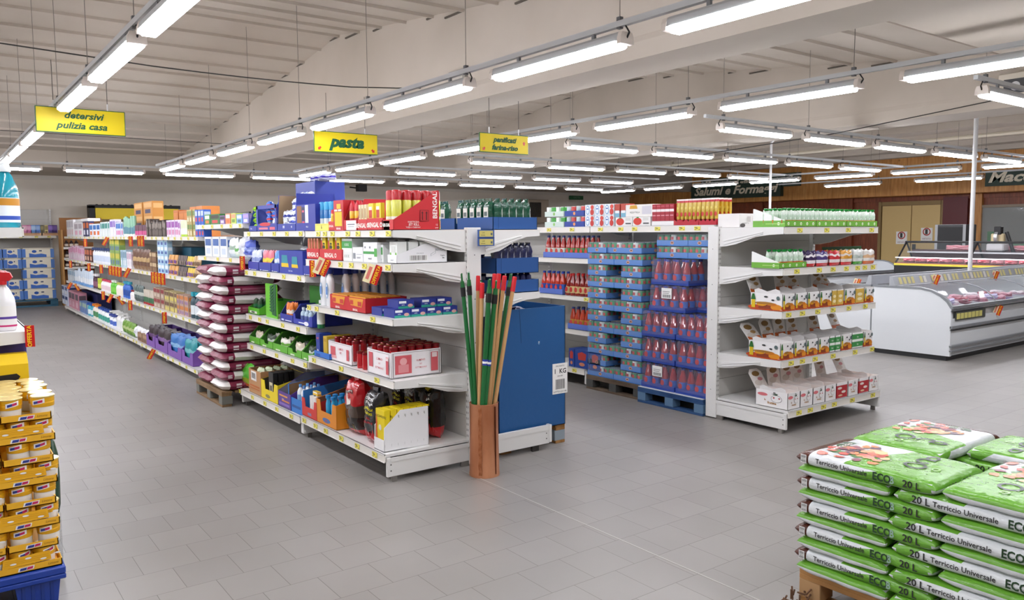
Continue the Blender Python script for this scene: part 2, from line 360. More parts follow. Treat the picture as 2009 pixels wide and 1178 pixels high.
# ------------------------------------------------------------------ shop sign boards on the pine band
def sign_board(name, x0, y0, x1, y1, txt, label, o=.06, size=None, u=None):
    X = 21.95; mb = MB(); a, b, z0, z1 = px_rect(mb, X, x0, y0, x1, y1, o, M('#2c4136', .5)); mb.obj(name, label=label, cat='sign')
    p = [q for q in COL.objects if q.name.startswith(name)][-1]
    t = MB(); h = (z1-z0)*(size or .72); W = (max(c[0] for c in text_geo(txt, .35, .03)[0])-min(c[0] for c in text_geo(txt, .35, .03)[0]))
    xs = (a-b)*.94/(W*h) if u is None else 1.0
    t.text(txt, '-x', -(a+b)/2 if u is None else -(a-W*h/2-.15), (z0+z1)/2+.02, X-o-.01, h, M('#efe6d0', .5), .3, .035, xs=xs); q = t.obj('lettering', p)
    return p
sign_board('shop_sign', 1362, 361, 1537, 389, 'Salumi e Formaggi', 'dark green board reading salumi e formaggi on the pine band', .16, .8)
sign_board('shop_sign', 1378, 345, 1572, 370, 'Pane e Gastronomia', 'dark green bakery board partly hidden behind the salumi board', .06, .8)
sign_board('shop_sign', 1935, 332, 2120, 362, 'Macelleria', 'dark green butcher board at the right edge of the photo', .06, .95)
# ------------------------------------------------------------------ tube lights
GLOW = M('#f6f7ff', .4, emit=TUBE_POWER); HOUS = M('#aeb0b1', .45); CAPM = M('#d9cfc6', .5)
_fx = {}
def fixture_proto(L):
    if L in _fx: return _fx[L]
    h = MB(); h.prism([(-.05, .04), (.05, .04), (.045, .078), (.03, .095), (-.03, .095), (-.045, .078)], 'x', -L/2, L/2, HOUS)
    for x in (-L*.3, L*.3): h.box(x-.012, -.01, .095, x+.012, .01, .13, M('#77787a', .5))
    g = MB(); g.prism([(-.052, .0395), (.052, .0395), (.051, .016), (.036, .002), (-.036, .002), (-.051, .016)], 'x', -L/2+.02, L/2-.02, GLOW)
    E = []
    for s in (-1, 1): e = MB(); e.prism([(-.055, .02), (.055, .02), (.052, .06), (.04, .09), (-.04, .09), (-.052, .06)], 'x', s*L/2, s*(L/2+.035), CAPM); E.append(e)
    e.rod((L/2+.03, 0, .055), (L/2+.052, 0, .085), .006, BLACK).rod((L/2+.052, 0, .085), (L/2+.02, 0, .13), .005, BLACK)
    c = MB(); c.box(L/2-.045, -.014, .12, L/2-.015, .014, .19, M('#5a5a5c', .5))
    _fx[L] = [('housing', h.mesh(), None, None), ('diffuser', g.mesh(), None, 'glowing white diffuser'), ('end_cap', E[0].mesh(), None, None), ('end_cap', e.mesh(), None, None), ('hanger_clip', c.mesh(), None, None)]
    return _fx[L]
ZL = 2.70
def ceil_at(x, y):
    if x > 10.6: return 3.6
    if 4.7 < x < 5.22 or y > 18.9 or (x > 5.22 and y < 2.87): return 3.0
    return zroof(y)
TRK = M('#b9bbbc', .45)
def light_row(where, L, centres, rz, axis, fixed, hidden=(), a=0, b=0, side='near end'):
    for k, c in enumerate(list(centres)+list(hidden)):
        loc = (fixed, c, ZL) if axis == 'y' else (c, fixed, ZL)
        hid = k >= len(centres)
        if hid:
            o = put('tube_light', fixture_proto(L), 'tube light fitting overhead', 'outside the picture '+where, loc, rz, c) if 0 else None
            for pn, me, pa, lb in fixture_proto(L):
                q = link(pn, me, None, loc, rz); hidparts.append(q)  # unseen fittings continuing the row out of view, added for their light
            continue
        o = put('tube_light', fixture_proto(L), 'lit tube light', 'light fitting', where, loc, rz, c, 'tube lights '+where, side=side)
        zc = ceil_at(loc[0], loc[1]); e = L/2-.03
        MB().rod((e, 0, .19), (e, 0, zc-ZL), .0028, M('#7a756f', .6), 5).obj('suspension_wire', o)
    mb = MB(); z0 = ZL+.15
    if axis == 'y': mb.box(fixed-.018, a, z0-.02, fixed+.018, b, z0+.015, TRK)
    else: mb.box(a, fixed-.018, z0-.02, b, fixed+.018, z0+.015, TRK)
    return mb
hidparts = []
def track(mb, label):
    t = mb.obj('lighting_track', label=label, cat='lighting track')
    for q in hidparts: q.parent = t
    hidparts.clear(); return t
P = 1.66
R90 = -PI/2          # local +x (capped end) points to -y, the near end
track(light_row('row over the left aisle', 1.36, [2.52+P*i for i in range(8)], R90, 'y', 1.07, [.86, -.8], -2.2, 15.4), 'grey lighting track over the left aisle')
track(light_row('row over the wide gondola', 1.30, [2.47+1.69*i for i in range(8)], R90, 'y', 3.44, [.75, -1.0], -2.2, 15.4), 'grey lighting track running above the nearest shelving gondola')
track(light_row('row over the tomato aisle', 1.30, [2.45+1.70*i for i in range(8)], R90, 'y', 6.0, [.75], -1.5, 15.4), 'grey lighting track running over the tomato aisle')
track(light_row('row before the back wall', 1.25, [-.60+1.636*i for i in range(10)], PI, 'x', 15.85, [-2.2, -3.9], -5.0, 17.0, side='left'), 'grey lighting track crossing in front of the back wall')
for i, (Y, x0, n) in enumerate(((5.75, 7.77, 5), (8.05, 7.52, 5), (10.7, 7.74, 5), (13.25, 7.79, 4))):
    track(light_row(['nearest', 'second', 'third', 'farthest'][i]+' cross row over the freezers', 1.24, [x0+1.62*k for k in range(n)], PI, 'x', Y, [], x0-.9, x0+1.6*n, side='left'), 'grey track of the '+['nearest', 'second', 'third', 'farthest'][i]+' cross row over the freezers')
track(light_row('row along the pine band', 1.25, [5.96+1.69*i for i in range(7)], R90, 'y', 15.6, [4.27, 2.6], .5, 17.0), 'grey lighting track along the pine clad wall')
track(light_row('added wall lighting row above the meat counter', 1.42, [6.3, 8.6, 10.9], R90, 'y', 18.6, [2.0], 1, 13), 'grey lighting track above the meat counter')  # extra row added to help light the wall behind the counter
for X_, w_ in ((-1.4, 'next aisle on the left'), (-3.8, 'outermost left aisle')): track(light_row('row', 1.36, [], R90, 'y', X_, [2.5+P*i for i in range(10)], .5, 19), 'unseen grey lighting track added for light over the '+w_)  # unseen rows added to brighten the back wall and left aisle
track(light_row('row before the back wall', 1.25, [], PI, 'x', 15.85, [-3.87, -5.1], -5.9, -3.2), 'grey lighting track at the far left corner') if 0 else None
track(light_row('short row at the right edge', 1.30, [7.80], PI, 'x', 3.05, [9.45, 11.1], 7.0, 11.9, side='left'), 'grey track of the short light row at the right edge')
# black catenary cables across the left bay
def cable(pts, label, r=.006):
    m = MB()
    for p, q in zip(pts, pts[1:]): m.rod(p, q, r, M('#2c2a28', .6), 6)
    m.obj('cable', label=label, cat='cable')
def sag(p, q, s, n=10): return [Vector(p).lerp(Vector(q), i/n)-Vector((0, 0, s*math.sin(PI*i/n))) for i in range(n+1)]
cable(sag(pt_y(-150, 62, 8.1), pt_y(300, 130, 8.1), .0, 4)+sag(pt_y(300, 130, 8.1), pt_y(690, 171, 8.1), .015, 5)+[pt_y(780, 173, 8.1), pt_y(860, 173, 8.1)], 'thin black cable across the left bay holding the signs')
cable([pt_y(-60, 252, 14.5), pt_y(230, 270, 14.5), pt_y(480, 285, 14.5)], 'thin black cable far back below the ceiling', .005)
cable([pt_z(1800, 205, 2.95) if 0 else pt_x(1380, 303, 8.5), pt_x(1640, 262, 9.3), pt_x(1950, 197, 10.0)], 'thin cable rising over the freezer lights', .006)
# white poles down to the freezers
for px, pt, pb, X, top, lab in ((1902, 215, 548, 12.3, 3.5, 'white ceiling pole with junction box standing on the freezer island'), (1510, 272, 430, 12.6, 3.2, 'thin white pole with a curved top behind the end shelves')):
    p = pt_x(px, pb, X); r = .03 if px > 1800 else .022; zt = pt_x(px+(8 if px > 1800 else 2), pt, X).z
    o = link('ceiling_pole', None, None, (X, p.y, 0), label=lab, cat='pole')
    if px > 1800:
        MB().rod((0, 0, .93), (0, 0, 3.61), r, M('#d8d8d8', .4), 12).obj('pole', o)
        MB().bbox(-.11, -.11, zt-.09, .11, .11, zt+.09, M('#c8c8c8', .5), .01).obj('junction_box', o)
    else:
        MB().rod((0, 0, .9), (0, 0, zt-.08), r, M('#d8d8d8', .4), 10).rod((0, 0, zt-.08), (.03, -.06, zt), r, M('#d8d8d8', .4), 10).rod((.03, -.06, zt), (.2, -.35, 3.61), r*.6, M('#d8d8d8', .4), 8).obj('pole', o)
# hanging aisle signs
YS = M('#dcc410', .5, spec=.4); YGREEN = M('#0f5e35', .4); GT = M('#04502f', .6); RA = M('#c2281d', .4)
def hang_sign(px0, py0, px1, py1, Y, lines, label, tilt, arrows=(), bold=.035, zc=None):
    c = pt_y((px0+px1)/2, (py0+py1)/2, Y); w = pt_y(px1, py0, Y).x-pt_y(px0, py0, Y).x; h = pt_y(px0, py0, Y).z-pt_y(px0, py1, Y).z
    o = link('aisle_sign', None, None, c, label=label, cat='sign', rot=(0, 0, tilt))
    MB().bbox(-w/2, -.006, -h/2, w/2, .006, h/2, YGREEN, .003).obj('sign_back', o)
    f = MB(); f.box(-w/2+.008, -.009, -h/2+.008, w/2-.008, -.0062, h/2-.008, YS).obj('sign_face', o)
    t = MB()
    for s, u, v, sz in lines: t.text(s, '-y', u*w, v*h, -.0115, sz*h, GT, .3, bold, xs=1.12)
    for u, v, r in arrows:
        pts = [(0, -1), (1, 0), (.5, 0), (.5, 1), (-.5, 1), (-.5, 0), (-1, 0)]; k = h*.1
        t.poly('-y', [(u*w+k*(x*math.cos(r)-y*math.sin(r)), v*h+k*(x*math.sin(r)+y*math.cos(r))) for x, y in pts], -.0115, RA)
    t.obj('lettering', o)
    for s in (-.3, .3): MB().rod((s*w, 0, h/2), (s*w, 0, h/2+.42), .003, M('#4a4642', .5), 5).rod((s*w, 0, h/2-.01), (s*w, 0, h/2+.06), .006, M('#cfcfcf', .3), 6).obj('hanging_wire', o)
    return o
hang_sign(72, 213, 248, 264, 8.4, [('detersivi', .02, .2, .36), ('pulizia casa', .0, -.2, .36)], 'yellow hanging sign reading detersivi pulizia casa over the left aisle', 0, (), .03)
hang_sign(617, 260, 742, 302, 8.4, [('pasta', 0, .02, .74)], 'yellow hanging sign reading pasta with two red arrows', 0, ((-.42, -.32, PI/4*-1), (.42, -.32, PI/4)), .05)
hang_sign(941, 263, 1037, 302, 6.8, [('panificati', 0, .18, .36), ('farina-riso', 0, -.22, .36)], 'yellow hanging sign reading panificati farina riso', 0, ((-.42, -.32, -PI/4), (.4, .08, PI)), .045)
# things on the back wall and beam
g = MB(); p = pt_y(1135, 388, YB-.2); g.box(p.x-.32, YB-.1, p.z-.07, p.x+.32, YB-.05, p.z+.07, M('#2c6a45', .5)); g.text('USCITA', '-y', p.x, p.z, YB-.105, .09, M('#8fb39b', .5)); g.obj('exit_sign', label='small dark green exit sign on the back wall', cat='sign')
a = pt_y(1052, 415, YB-.5); o = link('air_unit', None, None, (a.x, YB-.35, a.z), label='beige air unit with dark louvres on the back wall', cat='air unit')
MB().bbox(-.45, -.3, -.4, .45, .28, .4, M('#a89a88', .6), .02).obj('casing', o); m = MB()
for i in range(14): m.box(-.4+i*.036, -.315, -.2, -.4+i*.036+.02, -.302, .3, BLACK)
m.obj('louvre', o)
o = MB().bbox(-.13, -.1, -.1, .13, .1, .1, BLACK, .01); o.rod((-.1, .09, 0), (-.3, .12, .02), .02, BLACK); o.obj('loudspeaker', None, pt_y(709, 369, 20.5), label='small black loudspeaker hanging by the back wall', cat='loudspeaker')
o = link('wall_light_box', None, None, pt_y(262, 418, 21.4), label='wide yellow light box with a black frame on the back wall', cat='light box')
MB().box(-.85, -.04, -.16, 1.05, .3, .11, M('#ffe000', .4)).obj('yellow_panel', o); m = MB(); m.box(-.98, -.03, -.2, -.86, .3, .16, BLACK).box(-.98, -.03, .11, 1.1, .3, .19, BLACK)
for k in range(14): m.lathe([(.03, .17), (.035, .19), (.02, .205)], BLACK, -.8+k*.13, .05, 8)
m.obj('black_cover', o)
m = MB(); p = pt_x(899, 151, 4.68); m.box(4.66, p.y-.16, p.z-.07, 4.70, p.y+.16, p.z+.07, M('#9c9891', .6)); m.box(4.655, p.y-.12, p.z-.05, 4.661, p.y+.12, p.z+.05, M('#b5b0a8', .6)); m.obj('vent_plate', label='small grey plate on the side of the big beam', cat='plate')

p = pt_x(1999, 168, 9.98); o = link('wall_speaker', None, None, (9.98, p.y, p.z), label='small beige louvred unit with a round speaker on the right beam', cat='speaker')
MB().bbox(-.14, -.25, -.13, -.0, .16, .13, M('#cfc6b6', .5), .01).obj('casing', o); m = MB().box(-.145, -.2, -.1, -.14, .1, .06, M('#3a3a3c', .5)); m.disc('-x', .02, -.02, .05, -.147, M('#c8c8c8', .4), 14); m.obj('grille', o)
# ------------------------------------------------------------------ shelving
SHW = M('#e4e3e0', .32); PANEL = M('#cfcdc8', .42); RAIL = M('#e6e2da', .4); SLOT = M('#4b4946', .7)
TAGM = None
def tag_mesh():
    global TAGM
    if TAGM: return TAGM
    m = MB(); m.box(-.034, -.0022, -.017, .034, -.0005, .017, YELLOWTAG); t = M('#7a7544', .6)
    m.rect('-y', -.03, .006, .0, .011, -.0026, t); m.rect('-y', -.028, -.012, -.012, -.008, -.0026, t); m.rect('-y', .018, -.014, .028, -.006, -.0026, t); m.rect('-y', -.018, -.004, .008, .004, -.0026, M('#8f8a55', .6))
    TAGM = m.mesh('price_label'); return TAGM
def bracket_profile(d, t, dep):                # side plate outline in (y, z); spine at y=0, front at y=-d, top at 0
    return [(-d, 0), (-.05, 0), (-.05, -dep), (-.12, -dep*.97), (-.22, -dep*.86), (-d*.62, -dep*.48), (-d*.8, -t*1.12), (-d, -t)]
def shelving(label, loc, rz, w, H, fronts, backs=(), base_f=None, base_b=None, ends=(True, True), labels=None, cat='shelving unit', panel=True, spine=.11, pz0=.1):
    """fronts/backs: list of (top z, depth, thickness of front rail, bracket depth); base_f/base_b: (top z, lip, depth)"""
    o = link('shelving_unit', None, None, loc, rz, label=label, cat=cat)
    hs = spine/2
    if panel:
        m = MB(); z = pz0
        while z < H-.02:
            z2 = min(z+.235, H-.01); m.box(.02, -.02, z, w-.02, .02, z2-.003, PANEL); z = z2
        m.box(.02, -.012, pz0, w-.02, .012, H-.01, M('#8d8a85', .6)); m.obj('back_panel', o)
    for i, x in enumerate((0, w)):
        if not ends[i]: continue
        m = MB(); m.bbox(x-.022, -hs, .01, x+.022, hs, H, SHW, .003)
        k = .12
        while k < H-.03:
            for s in (-1, 1):
                for dx in (-.011, .006): m.rect('-y' if s < 0 else '+y', (x+dx)*(-s)*1.0 if s > 0 else x+dx, k, ((x+dx)*(-s) if s > 0 else x+dx)+.005, k+.016, s*(hs+.0012), SLOT)
            k += .04
        for zz in (.25, .55, .85, 1.15, 1.45):
            if zz < H: m.disc('+x' if i else '-x', 0, zz, .004, x+(.0235 if i else -.0235), SLOT, 8)
        m.obj('upright', o)
    def side(levels, base, s):
        R = Matrix.Rotation(PI, 4, 'Z') @ Matrix.Translation((-w, 0, 0)) if s > 0 else None
        for li, (z, d, t, dep) in enumerate(levels):
            m = MB(); m.T = R; m.box(.004, -d, z-.03, w-.004, -hs+.02, z, SHW); m.box(.004, -d-.002, z-.036, w-.004, -d+.03, z-.03, SHW)
            sh = m.obj('shelf', o)
            m = MB(); m.T = R; m.box(.002, -d-.008, z-t, w-.002, -d-.001, z, RAIL); m.box(.002, -d-.011, z-.005, w-.002, -d-.001, z, SHW); m.box(.002, -d-.011, z-t, w-.002, -d-.001, z-t+.004, SHW); m.obj('price_rail', sh)
            for x in (0, w):
                m = MB(); m.T = R; sx = -1 if x == 0 else 1; x0, x1 = (x-.004, x+.004)
                m.prism([(a, z+b) for a, b in bracket_profile(d, t, dep)], 'x', x0, x1, SHW)
                for q in (0, 1):             # two raised pressed ribs
                    a0 = -.10; a1 = -d*.72
                    pts = [(a0, z-dep*(.62+.16*q)+.0), (-d*.42, z-dep*(.42+.14*q)), (a1, z-dep*.24-.012*q), (a1, z-dep*.24-.012*q-.004), (-d*.42, z-dep*(.42+.14*q)-.014), (a0, z-dep*(.62+.16*q)-.016)]
                    m.prism(pts, 'x', x+sx*.004, x+sx*.012, WHITE)
                m.obj('bracket', sh)
            if labels and s < 0:
                for u in labels.get(li, []): 
                    q = link('price_label', tag_mesh(), sh, (u, -d-.010, z-t/2+.001))
        if base:
            z, lip, d = base; m = MB(); m.T = R
            m.box(.004, -d, z-.02, w-.004, -hs+.02, z, SHW); bs = m.obj('base_shelf', o)
            m = MB(); m.T = R; m.box(.002, -d-.008, z-lip, w-.002, -d, z, RAIL); m.box(.002, -d-.011, z-.005, w-.002, -d, z, SHW); m.box(.002, -d-.011, z-lip, w-.002, -d, z-lip+.004, SHW); m.obj('price_rail', bs)
            for x in (0, w):
                m = MB(); m.T = R; m.bbox(x-.012, -d+.005, .035, x+.012, -hs-.0, z-.022, SHW, .003)
                m.box(x-.016, -d+.03, z-.05, x+.016, -hs, z-.022, SHW)
                for zz in (.075, .115): m.disc('+x' if x else '-x', (-d+.03)*(1 if x else -1), zz, .005, x+(.0132 if x else -.0132), SLOT, 8)
                m.box(x-.010, -d+.04, 0, x+.010, -d+.075, .035, M('#77736e', .5)); m.box(x-.01, -hs-.06, 0, x+.01, -hs, .035, M('#77736e', .5)); m.obj('foot', o)
            if labels and s < 0:
                for u in labels.get('base', []): link('price_label', tag_mesh(), bs, (u, -d-.010, z-lip/2))
    side(fronts, base_f, -1)
    if backs or base_b: side(backs, base_b, 1)
    return o
def ulab(px_list, X, y1, py=500): return [y1-yx(p, X, py) for p in px_list]
AX = 2.985
AY = 4.48; A1 = 5.885; A2 = 7.36; A3 = 8.90
# unit frames: rz=-90deg, origin (AX, far Y); local x runs to the near end
def A_unit(label, y0, y1, fr, bk, bf, bb, ends, labels=None, H=1.60):
    return shelving(label, (AX, y1, 0), R90, y1-y0, H, fr, bk, bf, bb, ends, labels)
lab1 = {0: ulab((627, 640, 655, 685, 705, 733, 765), 2.38, A1, 458), 1: ulab((672, 693, 719, 765), 2.38, A1, 520), 2: ulab((610, 625, 665, 735), 2.38, A1, 610), 3: ulab((620, 673, 743), 2.38, A1, 720),
        'base': ulab((600, 622, 642, 672, 703, 737), 2.30, A1, 850)}
A_unit('nearest white bay of the long gondola, insect sprays above barbecue charcoal', AY, A1, [(1.619, .605, .045, .15), (1.404, .61, .05, .14), (1.05, .61, .042, .13), (.65, .61, .05, .13)],
       [(1.619, .575, .045, .17), (1.17, .575, .045, .15)], (.183, .055, .685), None, (True, True), lab1, 1.635)
# right-hand foot of the near bay (its base shelf is out, a pallet stands there)
u = [q for q in COL.objects if q.name == 'shelving_unit'][0]
m = MB(); m.T = (Matrix.Translation((AX, A1, 0)) @ Matrix.Rotation(R90, 4, 'Z')).inverted()
m.bbox(AX+.06, AY-.012, .04, AX+.66, AY+.012, .165, SHW, .003); m.box(AX+.06, AY-.016, .14, AX+.66, AY+.016, .175, SHW); m.box(AX+.5, AY-.01, 0, AX+.56, AY+.01, .04, DARK)
m.box(AX+.655, AY-.02, .05, AX+.675, AY+.02, .18, SHW)
for zz in (.08, .12): m.disc('-y', AX+.63, zz, .005, AY-.0135, SLOT, 8)
m.obj('foot', u)
lab2 = {0: ulab((490, 515, 540, 565, 592), 2.38, A2, 455), 1: ulab((487, 503, 530, 560, 590), 2.38, A2, 540), 2: ulab((495, 513, 528, 558, 588), 2.38, A2, 640), 3: ulab((498, 522, 546, 577, 602), 2.38, A2, 700), 'base': ulab((473, 498, 522, 545, 573), 2.30, A2, 790)}
A_unit('second bay of the long gondola with blue and green household boxes', A1+.025, A2, [(1.622, .605, .045, .13), (1.272, .61, .052, .13), (.865, .61, .055, .13), (.59, .61, .055, .13)], [(1.6, .57, .045, .15), (1.2, .57, .045, .15)], (.165, .055, .685), (.165, .055, .66), (True, False), lab2, 1.61)
lab3 = {0: ulab((400, 418, 437, 455, 473), 2.38, A3, 442), 1: ulab((405, 430, 455), 2.38, A3, 505)}
A_unit('third bay of the long gondola standing behind the sack stack', A2+.025, A3, [(1.70, .605, .045, .13), (1.372, .61, .045, .13)], [(1.6, .57, .045, .15), (1.2, .57, .045, .15)], None, (.165, .055, .66), (True, False), lab3, 1.69)
NR = 7; RW = (19.15-A3-.03)/NR
rn = random.Random(5)
for i in range(NR):
    y0 = A3+.03+i*RW; y1 = y0+RW-.01
    lb = {k: [RW*(j+.5)/5+rn.uniform(-.05, .05) for j in range(5)] for k in (0, 1, 2, 'base')} if i < 4 else {k: [RW*(j+.5)/3 for j in range(3)] for k in (0, 1)}
    A_unit(f'toiletries bay of the long gondola, {ordw(i)} from the near end of its low far run', y0, y1, [(1.574, .595, .042, .13), (1.108, .595, .046, .13), (.642, .60, .042, .13)], [(1.5, .57, .045, .15), (1.1, .57, .045, .15), (.6, .57, .045, .13)],
           (.115, .045, .655), (.115, .045, .655), (True, i == 0), lb, 1.56 if i else 1.60)
# ---- gondola along the tomato aisle
GX = 6.06; GS = 5.45; G0 = 4.44; G1 = 6.02
g_lab = {0: [G1-yx(p, GS, 460)-0 for p in ()]}
shelving('pallet bay of the tomato gondola with one deep top shelf', (GX, G1, 0), R90, G1-G0, 1.63, [(1.655, .60, .06, .1)], [(1.6, .6, .045, .12), (1.2, .6, .045, .12)], None, (.18, .055, .66), (True, False),
         {0: [G1-yx(p, GS, 450) for p in (1178, 1218, 1245, 1290, 1338, 1368)]}, spine=.1)
shelving('bottle bay of the tomato gondola behind the stacked tomato tins', (GX, G1+1.35, 0), R90, 1.34, 1.63, [(1.655, .60, .06, .1), (1.325, .60, .05, .12), (.928, .60, .045, .12), (.575, .60, .05, .12)], [(1.6, .6, .045, .12)], (.19, .06, .67), (.18, .055, .66), (True, False),
         {0: [G1+1.35-yx(p, GS, 450) for p in (1077, 1122)], 2: [G1+1.35-yx(1150, GS, 590)], 'base': [G1+1.35-yx(1127, 5.38, 730)]}, spine=.1)
shelving('farther bottle bay of the tomato gondola', (GX, G1+2.72, 0), R90, 1.35, 1.63, [(1.655, .60, .06, .1), (1.325, .60, .05, .12), (.928, .60, .045, .12), (.575, .60, .05, .12)], [(1.6, .6, .045, .12)], (.19, .06, .67), (.18, .055, .66), (True, False), None, spine=.1)
# ---- end bay with baby food, facing the camera
EX0, EX1, EY = 5.37, 6.74, 4.37
e_lab = {0: [xy(p, 3.7, 455)-EX0 for p in (1567, 1620, 1662, 1708)], 1: [xy(p, 3.7, 540)-EX0 for p in (1561, 1605, 1632, 1658, 1680, 1694, 1710)], 2: [xy(p, 3.7, 620)-EX0 for p in (1545, 1572, 1602, 1632, 1663, 1695)],
         3: [xy(p, 3.7, 710)-EX0 for p in (1550, 1572, 1597, 1632, 1675, 1708)], 'base': [xy(p, 3.62, 790)-EX0 for p in (1568, 1590, 1616, 1637, 1672, 1712)]}
shelving('white end bay facing the camera with baby food and dried fruit boxes', (EX0, EY, 0), 0, EX1-EX0, 1.64, [(1.63, .67, .055, .16), (1.305, .67, .055, .15), (.965, .67, .055, .14), (.575, .67, .055, .13)], (), (.185, .055, .74), None, (True, True), e_lab)
# ---- gondola at the left edge
LX = -.28
lo = shelving('white bay at the left edge of the photo holding detergent bottles', (LX, AY+.0, 0), PI/2, 1.33, 1.63, [(1.638, .66, .045, .2), (1.135, .66, .055, .14), (.66, .66, .055, .14)], [], (.183, .055, .74), None, (True, True), None)
# ---- shelving on the back wall at the far left
shelving('white wall shelf above the stacked toilet paper', (1.15, 21.95, 0), 0, 1.30, 2.22, [(1.59, 1.0, .05, .1)], [], None, None, (True, True), {0: [.3, .6, .9, 1.15]}, pz0=.1)
PB = M('#c08e52', .6); PB2 = M('#9c6a3a', .7)
o = link('wooden_shelf_rack', None, None, (2.47, 20.3, 0), label='pale wooden rack with jars by the back wall behind the low run', cat='shelf rack')
m = MB(); m.bbox(0, 0, 0, .03, .5, 1.72, PB, .003); m.obj('side_panel', o); m = MB(); m.bbox(.9, 0, 0, .93, .5, 1.72, PB, .003); m.obj('side_panel', o)
MB().box(.03, .47, .05, .9, .5, 2.0, PB2).obj('back_panel', o)
for z in (.12, .42, .88, 1.09, 1.33):
    q = MB().box(.03, 0, z-.03, .9, .47, z, PB).obj('shelf', o); MB().box(.03, -.008, z-.045, .9, 0, z+.005, RAIL).obj('price_rail', q)
# ------------------------------------------------------------------ product prototypes (front toward -y, base centre-front at the origin)
_P = {}
def cached(fn):
    def w(*a, **k):
        key = (fn.__name__, repr(a), repr(sorted(k.items())))
        if key not in _P: _P[key] = fn(*a, **k)
        return _P[key]
    return w
def deco_on(m, face, u0, v0, w, h, o, deco, sg):
    """deco items: ('r', x0,y0,x1,y1,hex) rect; ('d', x,y,r,hex) disc; ('t', text, x,y,size,hex[,bold]) ; ('b', x0,y0,x1,y1) barcode - all in fractions of the face"""
    e = .0006
    for i, d in enumerate(deco):
        oo = o+sg*(.0008+e*i)
        if d[0] == 'r': m.rect(face, u0+d[1]*w, v0+d[2]*h, u0+d[3]*w, v0+d[4]*h, oo, M(d[5], .5))
        elif d[0] == 'd': m.disc(face, u0+d[1]*w, v0+d[2]*h, d[3]*min(w, h), oo, M(d[4], .5), 14)
        elif d[0] == 'e': m.disc(face, u0+d[1]*w, v0+d[2]*h, d[3]*w, oo, M(d[5], .5), 16, d[4]*h)
        elif d[0] == 'p': m.poly(face, [(u0+x*w, v0+y*h) for x, y in d[1]], oo, M(d[2], .5))
        elif d[0] == 't': m.text(d[1], face, u0+d[2]*w, v0+d[3]*h, oo, d[4]*h, M(d[5], .5), bold=d[6] if len(d) > 6 else .01, rot=d[7] if len(d) > 7 else 0)
        elif d[0] == 'b':
            rr = random.Random(4); m.rect(face, u0+d[1]*w, v0+d[2]*h, u0+d[3]*w, v0+d[4]*h, oo, PAPER); x = d[1]+.02*(d[3]-d[1])
            while x < d[3]*.985:
                ww = rr.choice((.012, .02, .035))*(d[3]-d[1]); m.rect(face, u0+x*w, v0+(d[2]+.12*(d[4]-d[2]))*h, u0+(x+ww)*w, v0+(d[4]-.06*(d[4]-d[2]))*h, oo+sg*.0004, BLACK); x += ww+rr.choice((.015, .03))*(d[3]-d[1])
@cached
def carton(w, d, h, c, front=(), right=(), left=(), top=None, rough=.45):
    m = MB(); m.bbox(-w/2, 0, 0, w/2, d, h, M(c, rough), min(.0015, h/8))
    if top: m.rect('+z', -w/2+.002, .002, w/2-.002, d-.002, h+.0006, M(top, .5))
    deco_on(m, '-y', -w/2, 0, w, h, 0, front, -1); deco_on(m, '+x', 0, 0, d, h, w/2, right, 1); deco_on(m, '-x', -d, 0, d, h, -w/2, left, -1)
    return [('carton', m.mesh(), None, None)]
@cached
def tray(w, d, h, c, low=.4, back=1.0, inner='#b08a60', sidecut=.35, front=(), right=(), left=(), t=.004, notch=0.0, mid=None):
    """open shelf-ready box: low front lip, sides falling from the back height to the lip"""
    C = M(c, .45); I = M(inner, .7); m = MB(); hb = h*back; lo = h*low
    m.box(-w/2, 0, 0, w/2, d, t, C)
    if notch:                                    # front wall with a cut-out
        m.prism([(-w/2, 0), (w/2, 0), (w/2, mid or lo), (w/2-w*notch, mid or lo), (w/2-w*notch*1.25, lo*.55), (-w/2+w*notch*1.25, lo*.55), (-w/2+w*notch, mid or lo), (-w/2, mid or lo)], 'y', 0, t, C)
    else: m.box(-w/2, 0, 0, w/2, t, lo, C)
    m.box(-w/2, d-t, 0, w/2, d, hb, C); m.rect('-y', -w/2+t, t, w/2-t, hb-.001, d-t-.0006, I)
    fr = mid or lo
    for x in (-w/2, w/2-t):
        m.prism([(0, 0), (d, 0), (d, hb), (d*sidecut, hb), (t, fr)], 'x', x, x+t, C)
        xi = x+t+.0006 if x < 0 else x-.0006
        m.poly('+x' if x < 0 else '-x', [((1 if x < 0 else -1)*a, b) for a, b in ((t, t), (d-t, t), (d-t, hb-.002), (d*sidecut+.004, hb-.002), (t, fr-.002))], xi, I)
    fm = MB(); out = []
    deco_on(m, '-y', -w/2, 0, w, fr, 0, front, -1); deco_on(m, '+x', 0, 0, d, h, w/2, right, 1); deco_on(m, '-x', -d, 0, d, h, -w/2, left, -1)
    return [('display_tray', m.mesh(), None, None)]
